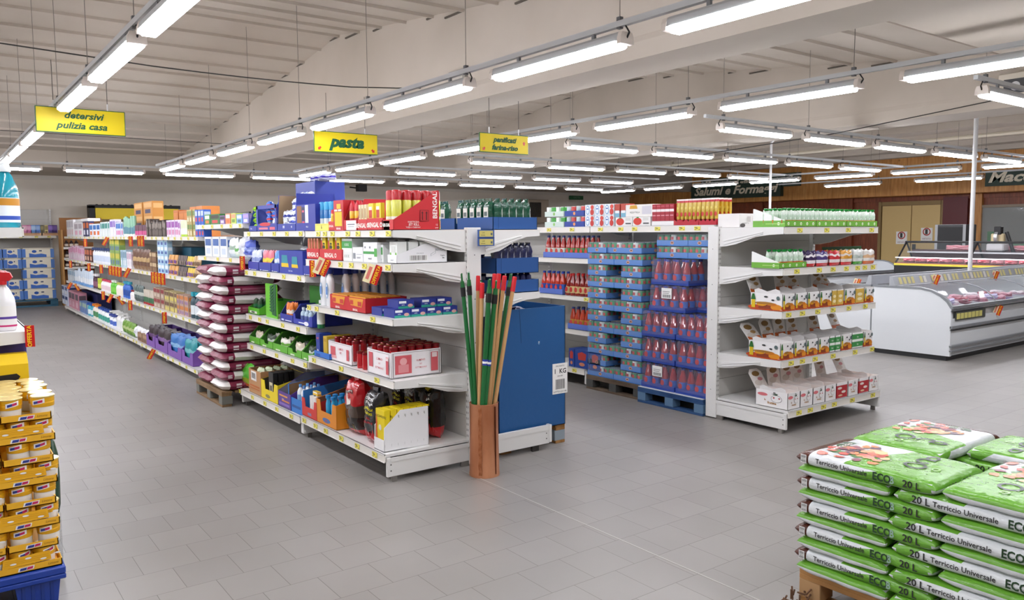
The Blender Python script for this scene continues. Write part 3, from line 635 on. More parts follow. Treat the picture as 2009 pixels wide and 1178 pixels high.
@cached
def bottle(r, h, c, cap, label=None, neck=.35, sh=.72, flat=1.0, caph=.1, lz=(.15, .6), alpha=1.0, ro=.25, capr=None, lab2=None):
    """round or oval bottle: body, cap and label band"""
    m = MB(); C = M(c, ro, coat=.3) if alpha >= 1 else film('tint_'+c.strip('#')+str(alpha), c, alpha)
    nz = h*(1-caph); z1 = h*sh; nr = r*neck
    m.lathe([(r*.9, 0), (r, h*.02), (r, z1*.9), (r*.94, z1), (r*.7, z1+(nz-z1)*.45), (nr*1.1, z1+(nz-z1)*.8), (nr, nz)], C, 0, r*flat, 16, True, 1, flat)
    k = MB(); cr = capr or nr*1.25; k.lathe([(cr, nz-.004), (cr, h-.003), (cr*.85, h)], M(cap, .35), 0, r*flat, 12)
    out = [('body', m.mesh(), None, None), ('cap', k.mesh(), None, None)]
    if label:
        l = MB(); z0, zz = lz[0]*h, lz[1]*h; l.lathe([(r*1.012, z0), (r*1.012, zz)], M(label, .5), 0, r*flat, 16, False, 1, flat)
        if lab2: l.lathe([(r*1.02, z0+(zz-z0)*.3), (r*1.02, z0+(zz-z0)*.7)], M(lab2, .5), 0, r*flat, 16, False, 1, flat)
        out.append(('label', l.mesh(), None, None))
    return out
@cached
def spray(r, h, body, cap, bands=(), domed=True, caph=.22):
    m = MB(); z = h*(1-caph); m.lathe([(r*.96, 0), (r, .004), (r, z-.004), (r*.93, z+.004)], M(body, .25, coat=.4), 0, r, 18)
    for b0, b1, hx in bands: m.lathe([(r*1.01, z*b0), (r*1.01, z*b1)], M(hx, .4), 0, r, 18, False)
    k = MB(); k.lathe([(r*.93, z), (r*.93, h-.012), (r*.8, h-.003), (r*.6, h)] if not domed else [(r*.97, z), (r*.94, z+(h-z)*.45), (r*.6, z+(h-z)*.8), (r*.2, h)], M(cap, .3), 0, r, 16)
    return [('can_body', m.mesh(), None, None), ('spray_cap', k.mesh(), None, None)]
@cached
def tin(r, h, c='#2f7d46', band='#c03028', top='#b9bcbf', split=(.15, .85)):
    m = MB(); T = M(top, .25, .8); m.lathe([(r, 0), (r, h*.03), (r*.985, h*.04)], T, 0, r, 14).lathe([(r*.985, h*.04), (r*.985, h*.95)], M(c, .4), 0, r, 14, False)
    m.lathe([(r*.985, h*.95), (r*1.0, h*.96), (r, h), (r*.9, h*.985), (.001, h*.985)], T, 0, r, 14, False)
    b = MB(); n = 7; v = []; 
    for k in range(n):
        a = -PI*.5-.75+1.5*k/(n-1)
        for z in split: v.append((r*1.0*math.cos(a), r+r*1.0*math.sin(a), h*z))
    b.add(v, [(2*k, 2*k+2, 2*k+3, 2*k+1) for k in range(n-1)], M(band, .45), True)
    return [('tin', m.mesh(), None, None), ('label', b.mesh(), None, None)]
def pillow(w, h, t, seed=1, p=2.6, nu=14, nv=16, wr=.012, base=0.0):
    """closed puffy bag, width along x, height along z, thickness along y; returns fn(u,v,side)"""
    rr = random.Random(seed); ph = [rr.uniform(0, 6.28) for _ in range(8)]
    def f(u, v, s):
        a, b = 2*u-1, 2*v-1
        k = max(0, (1-abs(a)**p))**(1/p)*max(0, (1-abs(b)**p))**(1/2.2)
        q = wr*(math.sin(5*a+ph[0]+3*b)*math.sin(7*b+ph[1])+.5*math.sin(13*a+ph[2])*math.sin(11*b+ph[3]+4*a))
        wx = w/2*(1-.04*abs(b)**3+.01*math.sin(9*b+ph[4])); hz = h*(v if True else v)
        return (a*wx, s*(t/2*k+q*k)+t/2, hz+.006*math.sin(6*a+ph[5])*(v > .5))
    return f
def add_pillow(m, w, h, t, mat, seed=1, p=2.6, nu=12, nv=14, wr=.008, mback=None):
    f = pillow(w, h, t, seed, p, nu, nv, wr)
    m.grid(lambda u, v: f(1-u, v, 1), nu, nv, mback or mat); m.grid(lambda u, v: f(u, v, -1), nu, nv, mat); return f
@cached
def pouch(w, h, t, zones, cap=None, seal=None, seed=1, deco=()):
    """doy-pack; zones = [(v0, v1, hex)] up the bag; cap = spout colour"""
    m = MB(); f = pillow(w, h*(.88 if cap else 1), t, seed, 2.6, 12, 14, t*.08)
    def mt(u, v):
        for a, b, hx in zones:
            if a <= v < b: return M(hx, .25, coat=.4)
        return M(zones[-1][2], .25, coat=.4)
    m.grid(lambda u, v: f(1-u, v, 1), 10, 14, mt); m.grid(lambda u, v: f(u, v, -1), 10, 14, mt)
    for d in deco: m.disc('-y', d[0]*w, d[1]*h, d[2]*w, -.002-t*.0, M(d[3], .4), 12)
    out = [('pouch', m.mesh(), None, None)]
    if cap:
        k = MB(); z = h*.86; k.lathe([(.006, z), (.006, z+h*.03), (w*.24, z+h*.035), (w*.29, z+h*.12), (w*.2, z+h*.15)], M(cap, .35), 0, t/2, 10); out.append(('screw_cap', k.mesh(), None, None))
    return out
@cached
def jar(r=.042, h=.1):
    m = MB(); m.lathe([(r*.86, 0), (r*.9, .004), (r*.93, h*.5)], M('#efece4', .4), 0, r, 20)
    for k in range(20):
        a = 2*PI*k/20; m.box(-.0, 0, 0, .0, 0, 0, M('#efece4', .4)) if 0 else None
    m.lathe([(r*.97, h*.5), (r*.99, h*.52), (r*.98, h*.62), (r, h*.64), (r, h*.70), (r*.98, h*.72), (r, h*.74), (r, h*.94)], M('#e9ae12', .35), 0, r, 20, False)
    l = MB(); l.lathe([(r*1.04, h*.93), (r*1.07, h*.95), (r*1.07, h*.975), (r*1.02, h), (.001, h*.992)], M('#e4cf8e', .3, .35), 0, r, 18, False)
    b = MB(); pts = []
    for k in range(6):
        a = -PI/2-.55+.22*k; pts += [(r*1.02*math.cos(a), r+r*1.02*math.sin(a), h*(.60+.02*k)), (r*1.02*math.cos(a), r+r*1.02*math.sin(a), h*(.80+.02*k))]
    b.add(pts, [(2*k, 2*k+2, 2*k+3, 2*k+1) for k in range(5)], PAPER, True)
    pts = []
    for k in range(5):
        a = -PI/2-.42+.2*k; pts += [(r*1.03*math.cos(a), r+r*1.03*math.sin(a), h*(.645+.02*k)), (r*1.03*math.cos(a), r+r*1.03*math.sin(a), h*(.76+.02*k))]
    b.add(pts, [(2*k, 2*k+2, 2*k+3, 2*k+1) for k in range(4)], [M('#2b3a8c', .5)]*2+[M('#c2205a', .5)]*2, True)
    return [('cup', m.mesh(), None, None), ('foil_lid', l.mesh(), None, None), ('label', b.mesh(), None, None)]
@cached
def trigger_bottle(c='#f2f2f4', trig='#c81f28', lab='#5a3f9a', h=.29):
    m = MB(); prof = []
    m.lathe([(.045, 0), (.05, .01), (.05, h*.45), (.046, h*.55), (.03, h*.68), (.016, h*.76), (.016, h*.8)], M(c, .3, coat=.3), 0, .05, 18, True, 1, .7)
    k = MB(); k.lathe([(.02, h*.78), (.02, h*.84)], M(trig, .35), 0, .036, 12); k.prism([(-.055, h*.9), (-.05, h*.84), (.03, h*.84), (.045, h*.9), (.035, h*.98), (-.03, h)], 'y', .02, .052, M(trig, .35)); k.prism([(-.05, h*.86), (-.035, h*.86), (-.03, h*.70), (-.04, h*.70)], 'y', .028, .044, M(trig, .35))
    l = MB(); l.lathe([(.0508, h*.06), (.0508, h*.42)], PAPER, 0, .05, 18, False, 1, .7); l.lathe([(.0516, h*.2), (.0516, h*.24)], M(lab, .5), 0, .05, 18, False, 1, .7); l.lathe([(.0516, h*.07), (.0516, h*.10)], M('#c0256a', .5), 0, .05, 18, False, 1, .7)
    return [('body', m.mesh(), None, None), ('trigger_head', k.mesh(), None, None), ('label', l.mesh(), None, None)]
@cached
def jug(c='#1b97a8', cap='#e8eef0', lab='#f0f4f6', h=.30, r=.06, lab2='#c98a1e', handle=True):
    m = MB(); m.lathe([(r*.92, 0), (r, .012), (r, h*.5), (r*.9, h*.62), (r*.55, h*.8), (r*.32, h*.86), (r*.3, h*.88)], M(c, .15, coat=.5), 0, r, 20, True, 1, .62)
    k = MB(); k.lathe([(r*.42, h*.86), (r*.42, h*.9), (r*.34, h*.97), (r*.2, h)], M(cap, .3), 0, r, 14)
    l = MB(); l.lathe([(r*1.012, h*.08), (r*1.012, h*.46)], M(lab, .45), 0, r, 20, False, 1, .62); l.lathe([(r*1.02, h*.34), (r*1.02, h*.45)], M(lab2, .45), 0, r, 20, False, 1, .62)
    l.lathe([(r*1.02, h*.12), (r*1.02, h*.18)], M('#2c4fb0', .45), 0, r, 20, False, 1, .62)
    return [('body', m.mesh(), None, None), ('cap', k.mesh(), None, None), ('label', l.mesh(), None, None)]
@cached
def candle(r=.026, h=.15, c='#9d0f18'):
    m = MB(); m.lathe([(r*.95, 0), (r, .004), (r, h*.86)], M(c, .15, coat=.5), 0, r, 14); k = MB(); k.lathe([(r*1.04, h*.86), (r*1.04, h*.97), (r*.9, h)], M('#7c141c', .25, .3), 0, r, 14); k.disc('+z', 0, r, r*.6, h+.0006, M('#b8863a', .3, .6), 10)
    return [('glass_tube', m.mesh(), None, None), ('lid', k.mesh(), None, None)]
def simple(kind, w, d, h, cols, seed=0):
    """small far-away goods: one mesh each"""
    key = ('simple', kind, round(w, 3), round(d, 3), round(h, 3), cols, seed)
    if key in _P: return _P[key]
    m = MB(); c = cols.split()
    C = lambda i: M(c[i % len(c)], .42)
    if kind == 'box':
        m.box(-w/2, 0, 0, w/2, d, h, C(0)); m.rect('-y', -w*.42, h*.55, w*.42, h*.9, -.0008, C(1)); m.rect('-y', -w*.3, h*.12, w*.3, h*.42, -.0008, C(2)); m.rect('+x', d*.1, h*.5, d*.9, h*.85, w/2+.0008, C(1))
    elif kind in ('bottle', 'tube', 'pump'):
        r = w/2*.94; fl = min(1, d/w)
        if kind == 'bottle': pr = [(r*.9, 0), (r, .006), (r, h*.62), (r*.8, h*.72), (r*.42, h*.8), (r*.42, h*.84)]
        elif kind == 'tube': pr = [(r*.7, 0), (r*.7, h*.12), (r*.8, h*.14), (r, h*.6), (r, h)]
        else: pr = [(r*.9, 0), (r, .006), (r*1.0, h*.5), (r*.85, h*.62), (r*.35, h*.72), (r*.35, h*.76)]
        m.lathe(pr, C(0), 0, r*fl, 12, True, 1, fl)
        if kind == 'bottle': m.lathe([(r*.5, h*.84), (r*.5, h)], C(1), 0, r*fl, 10)
        if kind == 'tube': m.lathe([(r*.72, 0), (r*.72, h*.13)], C(1), 0, r*fl, 12)
        if kind == 'pump': m.lathe([(r*.4, h*.76), (r*.4, h*.84), (r*.15, h*.85), (r*.15, h*.95)], C(1), 0, r*fl, 8); m.box(-r*.2, -r*.7, h*.93, r*.2, r*fl, h, C(1))
        m.lathe([(r*1.015, h*.15), (r*1.015, h*.5)], C(2), 0, r*fl, 12, False, 1, fl)
    elif kind == 'bag':
        f = pillow(w*1.02, h, d, seed, 2.4, 8, 10, d*.12)
        mt = lambda u, v: C(1) if .35 < v < .62 else (C(2) if v < .16 else C(0))
        m.grid(lambda u, v: f(1-u, v, 1), 8, 10, mt); m.grid(lambda u, v: f(u, v, -1), 8, 10, mt)
    elif kind == 'hang':          # blister cards leaning in a row
        m.prism([(0, 0), (.01, 0), (d*.4+.01, h), (d*.4, h)], 'x', -w/2, w/2, C(0)); m.rect('-y', -w*.3, h*.1, w*.3, h*.5, -.001, C(1))
    m.v = m.v
    me = m.mesh('goods'); _P[key] = me; return me
NAMES = {'box': 'goods_box', 'bottle': 'goods_bottle', 'tube': 'cosmetic_tube', 'pump': 'pump_bottle', 'bag': 'goods_bag', 'hang': 'blister_pack'}
# place on a shelf whose front faces -x (fx = x of the shelf front)
def at_left(fx, z, px, py=500, inset=.015, dz=0): return (fx+inset, yx(px, fx+inset, py), z+dz)
def row_left(fx, z, px0, px1, n, kind, h, cols, desc, cat, where, d=.08, inset=.02, py=500, dz=0, jit=.006, deep=1, name=None, hj=.0):
    y0, y1 = yx(px0, fx+inset, py), yx(px1, fx+inset, py); p = (y0-y1)/n
    rr = random.Random(int(px0*7+px1+z*100))
    for k in range(n):
        for q in range(deep):
            hh = round(h*(1+rr.choice((-1, 0, 1))*hj), 3); y = y0-p*(k+.5)
            me = simple(kind, p*.93, min(d, 10), hh, cols, rr.randint(0, 2) if kind == 'bag' else 0)
            put(name or NAMES[kind], me, desc, cat, where, (fx+inset+rr.uniform(0, jit)+q*(d+.01), y, z+dz), R90, key=-y+q*.001)
# ------------------------------------------------------------------ goods on the near bays of the long gondola
def span(fx, px0, px1, py=500): a, b = yx(px0, fx, py), yx(px1, fx, py); return (a+b)/2, a-b
def ht(px, py, fx, z): return pt_x(px, py, fx).z-z
def PL(name, make, fx, z, px0, px1, desc, cat, where, py=500, dx=0.0, key=None, group=None):
    y, w = span(fx, px0, px1, py); return put(name, make(w), desc, cat, where, (fx+dx, y, z), R90, -y if key is None else key, group)
def fill(name, proto, desc, cat, where, fx, z, px0, px1, n, py=500, deep=1, pitch=.07, dx=0.0, group=None):
    y0, y1 = yx(px0, fx, py), yx(px1, fx, py)
    for q in range(deep):
        for k in range(n):
            y = y0-(y0-y1)*(k+.5)/n; dd = desc if q == 0 else desc+(', second row' if q == 1 else ', back row')
            put(name, proto, dd, cat, where, (fx+dx+q*pitch, y, z), R90, -y-q*.001, group)
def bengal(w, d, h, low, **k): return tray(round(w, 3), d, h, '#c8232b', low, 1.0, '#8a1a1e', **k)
N1, N2, N3 = [[f'on {s} shelf, {b} bay' for s in ('top', 'second', 'third', 'fourth', 'bottom')] for b in ('nearest', 'second', 'third')]
fx = 2.395
# --- top shelf, nearest bay
z = 1.62
BT = lambda s, c='#f4efe6': (('t', s, .5, .42, .55, c, .03),)
PL('price_card', lambda w: carton(round(w, 3), .012, .055, '#efe06a', (('t', '6', .5, .5, .7, '#6a6426', .02), ('r', .1, .8, .9, .86, '#c9b94a'))), 2.39, z, 618, 644, 'yellow price card with a six', 'price card', N1[0], 440)
for k, (a, b) in enumerate(((620, 645), (646, 662))): PL('display_tray', lambda w: tray(round(w, 3), .3, .05, '#e8ddbf', .9), 2.42, z, a, b, 'low cream tray of blue aerosols', 'display tray', N1[0], 440)
fill('spray_can', spray(.026, .215, '#2f7fc4', '#39a8dd', ((.1, .6, '#dfe8ee'),), False, .3), 'tall blue aerosol can', 'spray can', N1[0], 2.43, z+.005, 622, 662, 4, 440, 3, .056)
PL('display_tray', lambda w: bengal(w, .12, .075, .9, front=(('t', 'BENGAL', .5, .5, .34, '#f6e9e4', .02),)), fx, z, 644, 655, 'small low red tray', 'display tray', N1[0], 440)
fill('spray_can', spray(.02, .15, '#e8b81c', '#d8232f', ((.2, .5, '#c22a26'),), False), 'slim yellow spray with red cap', 'spray can', N1[0], fx+.012, z+.005, 645, 655, 1, 440)
PL('goods_box', lambda w: carton(round(w, 3), .3, ht(665, 393, fx, z), '#bd1f28', (('r', .12, .15, .85, .62, '#e8c21a'), ('r', .35, .72, .75, .88, '#eeb62a'), ('t', 'BENGAL', .5, .07, .09, '#fff', .02), ('r', .1, .64, .42, .70, '#f3e8dc'), ('r', .5, .64, .85, .7, '#f3e8dc'))), fx, z, 655, 674, 'tall red box with yellow print', 'box', N1[0], 440)
PL('display_tray', lambda w: bengal(w, .3, ht(680, 392, fx, z), .34, sidecut=.2, front=(('r', .18, .05, .95, .95, '#f2f0f2'), ('r', .28, .55, .85, .62, '#3b3b44'), ('r', .32, .35, .8, .4, '#8a8a92'))), fx, z, 675, 700, 'red display box with white front flap', 'display tray', N1[0], 440)
YSP = spray(.024, .205, '#f0b90e', '#c81a2c', ((.05, .3, '#f0dfc8'), (.3, .62, '#b3271f')), True, .36)
fill('spray_can', YSP, 'yellow spray bottle, pointed red cap', 'spray can', N1[0], fx+.02, z+.005, 682, 702, 2, 440, 3, .06)
PL('display_tray', lambda w: bengal(w, .2, .075, 1, front=BT('BENGAL O')), fx, z, 702, 720, 'narrow red tray of slim packets', 'display tray', N1[0], 440)
fill('slim_packet', carton(.03, .02, .13, '#e6d9b4', (('r', .2, .3, .8, .8, '#b8956a'), ('r', .2, .05, .8, .25, '#d8b83a'))), 'slim cream packet', 'packet', N1[0], fx+.01, z+.045, 703, 720, 3, 440, 2, .03)
PL('display_tray', lambda w: bengal(w, .2, .08, 1, front=BT('BENGAL O')), fx, z, 720.5, 751, 'wide red tray of yellow refills', 'display tray', N1[0], 440)
fill('refill_box', carton(.068, .03, .15, '#e9d23c', (('r', .1, .35, .75, .7, '#c43a2a'), ('r', .1, .7, .75, .85, '#f1e4da'), ('d', .62, .2, .22, '#dfe4ea'))), 'yellow refill box', 'box', N1[0], fx+.012, z+.03, 721, 750, 2, 440)
fill('spray_can', YSP, 'red capped yellow spray behind the refills', 'spray can', N1[0], fx+.21, z, 700, 757, 5, 440, 2, .06)
PL('display_tray', lambda w: bengal(w, .2, .06, 1, front=(('t', 'BENGAL', .5, .5, .4, '#f4efe6', .03),)), fx, z, 752, 764, 'short red tray beside the tall cans', 'display tray', N1[0], 440)
w0 = 4.50; cw = .152; cd = pt_y(862, 450, w0).x-fx; ch = pt_y(862, 374, w0).z-z
put('display_tray', bengal(cw, cd, ch, .26, sidecut=.96, front=(('t', 'BENGAL', .4, .5, .4, '#f4efe6', .02),), right=(('t', 'BENGAL', .91, .62, .18, '#f4efe6', .02, PI/2), ('t', 'INSETTICIDA', .43, .2, .055, '#f0e2dc', .01), ('t', 'JET KILL', .44, .135, .085, '#f0e2dc', .02), ('t', 'Vespe e Calabroni', .42, .07, .055, '#f0e2dc', .01),
    ('r', .57, .22, .76, .5, '#5a1416'), ('r', .58, .23, .75, .49, '#bf2229'), ('r', .61, .25, .63, .42, '#5a1416'), ('p', ((.595, .42), (.645, .42), (.62, .47)), '#5a1416'), ('r', .70, .25, .72, .42, '#5a1416'), ('p', ((.685, .42), (.735, .42), (.71, .47)), '#5a1416'), ('t', '12', .93, .13, .06, '#f0e2dc', .01), ('t', 'pezzi', .93, .06, .045, '#f0e2dc', .01))), 'large red insecticide case with a slanted side', 'display case', N1[0], (fx, w0+cw/2, z), R90, 0)
BIG = spray(.033, .252, '#d6d34e', '#b8141f', ((.05, .3, '#cf7a2a'), (.35, .45, '#e9e6d8')), False, .27)
for q in range(5):
    for k in range(2): put('spray_can', BIG, 'large insecticide can with red cap', 'spray can', 'in the slanted red case', (fx+.014+q*.072, w0+cw*(.25+.5*k), z+.005), R90, -w0-cw*(.27+.48*k)+q*.001)
# --- second shelf
z = 1.405
PL('display_tray', lambda w: bengal(w, .3, .085, .95, front=BT('BENGAL O')), fx, z, 602, 626, 'red tray of slim orange packets', 'display tray', N1[1], 505)
fill('slim_packet', carton(.03, .02, .14, '#e5a47a', (('r', .2, .25, .8, .9, '#c44a38'), ('r', .3, .1, .7, .3, '#efdcae'))), 'slim orange packet', 'packet', N1[1], fx+.01, z+.02, 603, 626, 4, 495, 2, .03)
PL('display_tray', lambda w: bengal(w, .3, .085, .95, front=BT('BENGAL O')), fx, z, 627, 671, 'wide red tray of yellow wasp packets', 'display tray', N1[1], 505)
fill('packet', carton(.085, .03, .145, '#e6cd1c', (('p', ((0, .2), (.6, .2), (.15, .95), (0, .95)), '#b33a22'), ('e', .62, .45, .3, .1, '#2c2a18'), ('e', .62, .32, .3, .05, '#e6cd1c'), ('e', .66, .62, .2, .06, '#2c2a18'), ('r', .1, .8, .4, .92, '#efe2d8'))), 'yellow wasp spray packet', 'packet', N1[1], fx+.01, z+.03, 628, 670, 3, 495, 2, .035)
for k, (hh, cc) in enumerate(((.085, '#e4e6e4'), (.075, '#3f9b4a'))):
    PL('refill_carton', lambda w: carton(round(w, 3), .2, hh, '#e9ebe8' if k == 0 else '#dfe6df', (('r', 0, .1, 1, .75, cc), ('t', 'K K K', .5, .4, .35, '#f6f6f4' if k else '#7a8a7e', .01))), fx+.01, z+.085*k, 671, 691, ['lower', 'upper green'][k]+' refill carton', 'carton', N1[1], 500)
PL('refill_carton', lambda w: carton(round(w, 3), .3, .10, '#eeeef0', (('r', .05, .2, .3, .6, '#8a9096'), ('t', 'natural', .6, .3, .2, '#6f7a80'), ('r', .4, .5, .95, .53, '#a2a8ae'))), fx, z, 692, 712, 'small white open carton', 'carton', N1[1], 505)
PL('refill_carton', lambda w: carton(round(w, 3), .28, .135, '#f0f0f2', (('r', .0, .42, .8, .55, '#3f9b4a'), ('r', .8, .3, 1, .7, '#52a84e'), ('r', .1, .7, .2, .8, '#8a9096'), ('r', .45, .7, .55, .8, '#8a9096'), ('t', 'natural', .5, .2, .14, '#4a555c', .02))), fx, z, 713, 740, 'white and green refill carton', 'carton', N1[1], 505)
PL('refill_carton', lambda w: carton(round(w, 3), .2, .12, '#e9ecea', (('r', .1, .45, .9, .85, '#4da052'), ('t', 'eco', .5, .2, .2, '#59646a'))), fx+.03, z, 741, 752, 'narrow carton with a green leaf print', 'carton', N1[1], 505)
for q, (dxx, nn) in enumerate(((.32, 3), (.46, 3))):
    for k in range(nn): put('refill_carton', carton(.11, .12, .15, '#dfe0e0', (('r', .1, .6, .9, .8, '#8fae92'),)), 'white refill carton at the back', 'carton', N1[1], (fx+dxx*.8, yx(700+k*22, fx, 500), z), R90, -yx(700+k*22, fx, 500)+q*.001)
wE = 4.50; dE = pt_y(880, 500, wE).x-(fx+.03); hE = pt_y(880, 478, wE).z-z; wc = yx(755, fx, 505)-wE
m = put('refill_case', tray(round(wc, 3), round(dE, 3), round(hE, 3), '#ededef', .45, 1.0, '#dadadc', sidecut=.02 if 0 else .55, front=(('t', 'natural', .5, .4, .25, '#777f86'),), right=(('b', .25, .12, .6, .42), ('t', 'BENGAL', .86, .68, .17, '#8e9296', .01), ('t', 'Fragola', .9, .38, .09, '#4a4e52'), ('t', 'Mix', .92, .25, .09, '#303336', .02), ('t', 'Green variety 24', .45, .52, .06, '#555'), ('p', ((.66, .35), (.76, .5), (.76, .62), (.66, .47)), '#a9adb1'), ('p', ((.668, .37), (.752, .505), (.752, .6), (.668, .46)), '#ededef'))), 'long white refill case with barcode side', 'display case', N1[1], (fx+.02, wE+wc/2, z), R90, 0)
for q in range(4): put('refill_box', carton(round(wc*.84, 3), .07, .135, '#e9ece8', (('e', .15, .3, .12, .2, '#6fae3c'), ('e', .85, .3, .12, .2, '#6fae3c'), ('r', .1, .1, .9, .22, '#69a83e'), ('r', .25, .5, .75, .8, '#d7d9d4'))), 'white refill box with green drops', 'box', 'in the long white case', (fx+.03+q*.085, wE+wc/2, z+.005), R90, q, side='front')
# --- third shelf
z = 1.051
WB = bottle(.042, .285, '#edeff2', '#2a3f9c', None, .5, .75, .7, .12, capr=.026)
wb = list(WB)
l = MB(); l.disc('-y', 0, .12, .022, -.0015, M('#8fb4dc', .4), 16, .06); l.disc('-y', 0, .12, .014, -.0022, M('#e8f0f8', .4), 16, .05); l.rect('-y', -.012, .09, .012, .15, -.003, M('#5c86c8', .5)); wb.append(('label', l.mesh(), None, None))
fill('detergent_bottle', wb, 'large white detergent bottle, blue cap', 'bottle', N1[2], fx+.02, z, 625, 648, 2, 600, 1, .08)
for q in range(6): put('detergent_bottle', wb, 'blue capped bottle behind red trays', 'bottle', N1[2], (fx+.12+q*.075, yx(640, fx, 600)-.035, z), R90, q, side='front')
for nm, a, b, dd in (('small red tray of yellow packets', 648, 681, .30), ('long red tray of yellow packets with plain side', 681, 717, .32)):
    PL('display_tray', lambda w: tray(round(w, 3), dd, .105, '#c21e27', .98, 1.0, '#8a1a1e', .02, front=(('t', 'BENGAL', .45, .15, .2, '#f6ece4', .03), ('p', ((.12, .95), (.2, .45), (.8, .38), (.9, .95)), '#e09a28'), ('r', .18, .5, .36, .8, '#c43a2c'), ('r', .6, .45, .8, .75, '#c43a2c'))), fx, z, a, b, nm, 'display tray', N1[2], 600)
    yc, wc2 = span(fx, a, b, 600)
    for q in range(7): put('sachet_pack', carton(round(wc2*.88, 3), .03, .098, '#dfa02a', (('r', .1, .3, .4, .8, '#c0392b'),), top='#c9742a'), 'yellow sachet pack', 'sachet pack', 'in the '+nm, (fx+.01+q*.04, yc, z+.012), R90, q, side='front')
def bluebox(w=.15): return carton(.118, .15, .055, '#24348c', (('r', 0, 0, 1, .28, '#2aa08a'), ('r', .05, .62, .5, .9, '#e8ecf2'), ('e', .75, .35, .16, .2, '#d8a6a0'), ('t', 'salva', .3, .45, .22, '#dce4f4')), (('r', 0, 0, 1, .4, '#2fa996'), ('b', .12, .06, .5, .5), ('t', 'mille', .72, .72, .28, '#e6ecf6', .02)), top='#2c3d9a')
bb0 = pt_y(748, 605, 4.66)
for row, n in ((0, 4), (1, 3)):
    for k in range(n): put('bandage_box', bluebox(), ['lower blue and green plaster box', 'upper blue and green plaster box'][row], 'box', N1[2], (2.475+.122*k+(.09 if row and k else .04*row), 4.545+(.02 if row else 0), z+.0565*row), .02*(k % 2), k)
for k in range(3): put('bandage_box', bluebox(), 'rear blue and green plaster box', 'box', N1[2], (2.47+.125*k, 4.71, z+.0), 0, k)
# --- fourth shelf
z = .651
PL('display_tray', lambda w: tray(round(w, 3), .3, .13, '#2a6fc9', .35, .4, '#2a5aa0', front=(('r', .1, .2, .4, .6, '#1f4fa0'),)), fx, z, 617, 646, 'low blue tray of blue and yellow boxes', 'display tray', N1[3], 700)
fill('goods_box', carton(.07, .1, .175, '#223f9a', (('r', 0, .62, 1, .95, '#2a3c9a'), ('t', 'ASSY', .5, .78, .12, '#e86a2a', .02), ('e', .5, .2, .25, .1, '#e8e4dc'))), 'tall dark blue box', 'box', N1[3], fx+.012, z+.005, 618, 631, 1, 700)
fill('goods_box', carton(.07, .1, .165, '#c9a82c', (('r', .1, .75, .9, .9, '#b8921e'),)), 'tall mustard box', 'box', N1[3], fx+.012, z+.005, 632, 645, 1, 700, 2, .11)
CR = '#cf5a62'
PL('candle_carton', lambda w: tray(round(w, 3), .34, .15, '#efeaec', .97, 1.0, '#dcd6d6', .02, front=(('r', .04, .05, .96, .06, '#5a4a4e'), ('r', .04, .94, .96, .95, '#5a4a4e'), ('r', .1, .3, .32, .75, CR), ('r', .12, .16, .36, .3, '#e8a8a8'), ('t', 'LUMINO', .55, .68, .17, CR, .005), ('t', 'NT', .55, .5, .17, CR, .005), ('r', .8, .2, .9, .75, CR)), right=(('r', .08, .4, .92, .92, '#b8888a'),)), fx+.02, z, 645, 690, 'smaller white candle carton', 'carton', N1[3], 700)
yc, wq = span(fx, 645, 690, 700)
CN = candle()
for q in range(5):
    for k in range(4): put('grave_candle', CN, 'dark red candle', 'candle', 'in the smaller white carton', (fx+.03+.06*q, yc-wq/2+wq*(k+.5)/4, z+.03), R90, -(yc-wq/2+wq*(k+.5)/4)+q*1e-3)
for k in range(5): put('grave_candle', candle(.027, .12, '#b81420'), 'loose red candle', 'candle', N1[3], (fx+.015+.03*(k % 2), yx(697+k*5.2, fx, 700), z), R90, k)
wE = 4.56; dE = pt_y(866, 720, wE).x-(fx-.005); wc = yx(722, fx, 700)-wE
fr = (('r', .04, .04, .96, .05, '#5a4a4e'), ('r', .04, .94, .96, .95, '#5a4a4e'), ('r', .04, .04, .05, .95, '#5a4a4e'), ('r', .95, .04, .96, .95, '#5a4a4e'))
put('candle_carton', tray(round(wc, 3), round(dE, 3), .175, '#f0ecee', .97, 1.0, '#dcd6d6', .02, front=fr+(('r', .09, .3, .26, .88, CR), ('t', 'LUMINO', .55, .68, .13, CR, .005), ('t', 'NT', .55, .5, .11, CR, .005), ('t', 'SETTIMANALE', .55, .33, .11, CR, .005), ('r', .83, .15, .93, .82, CR), ('r', .83, .68, .93, .8, '#f0d8d8')),
    right=fr+(('r', .08, .15, .4, .85, CR), ('e', .24, .62, .07, .14, '#e8a8aa'), ('r', .14, .2, .34, .5, '#dd8f92'), ('t', 'LUMINO', .58, .62, .1, CR, .003), ('t', 'NT', .58, .47, .08, CR, .003), ('t', 'SETTIMANALE', .58, .34, .08, CR, .003), ('r', .78, .15, .92, .88, CR), ('r', .8, .68, .9, .86, '#eedada'))), 'large white carton of red candles at the shelf corner', 'carton', N1[3], (fx-.005, wE+wc/2, z), R90, 0)
for q in range(6):
    for k in range(4): put('grave_candle', candle(.028, .16), 'red candle, row '+['one', 'two', 'three', 'four', 'five', 'six'][q], 'candle', 'in the large white carton', (fx+.012+.064*q, wE+wc*(k+.5)/4, z+.045), R90, -(wE+wc*(k+.5)/4))
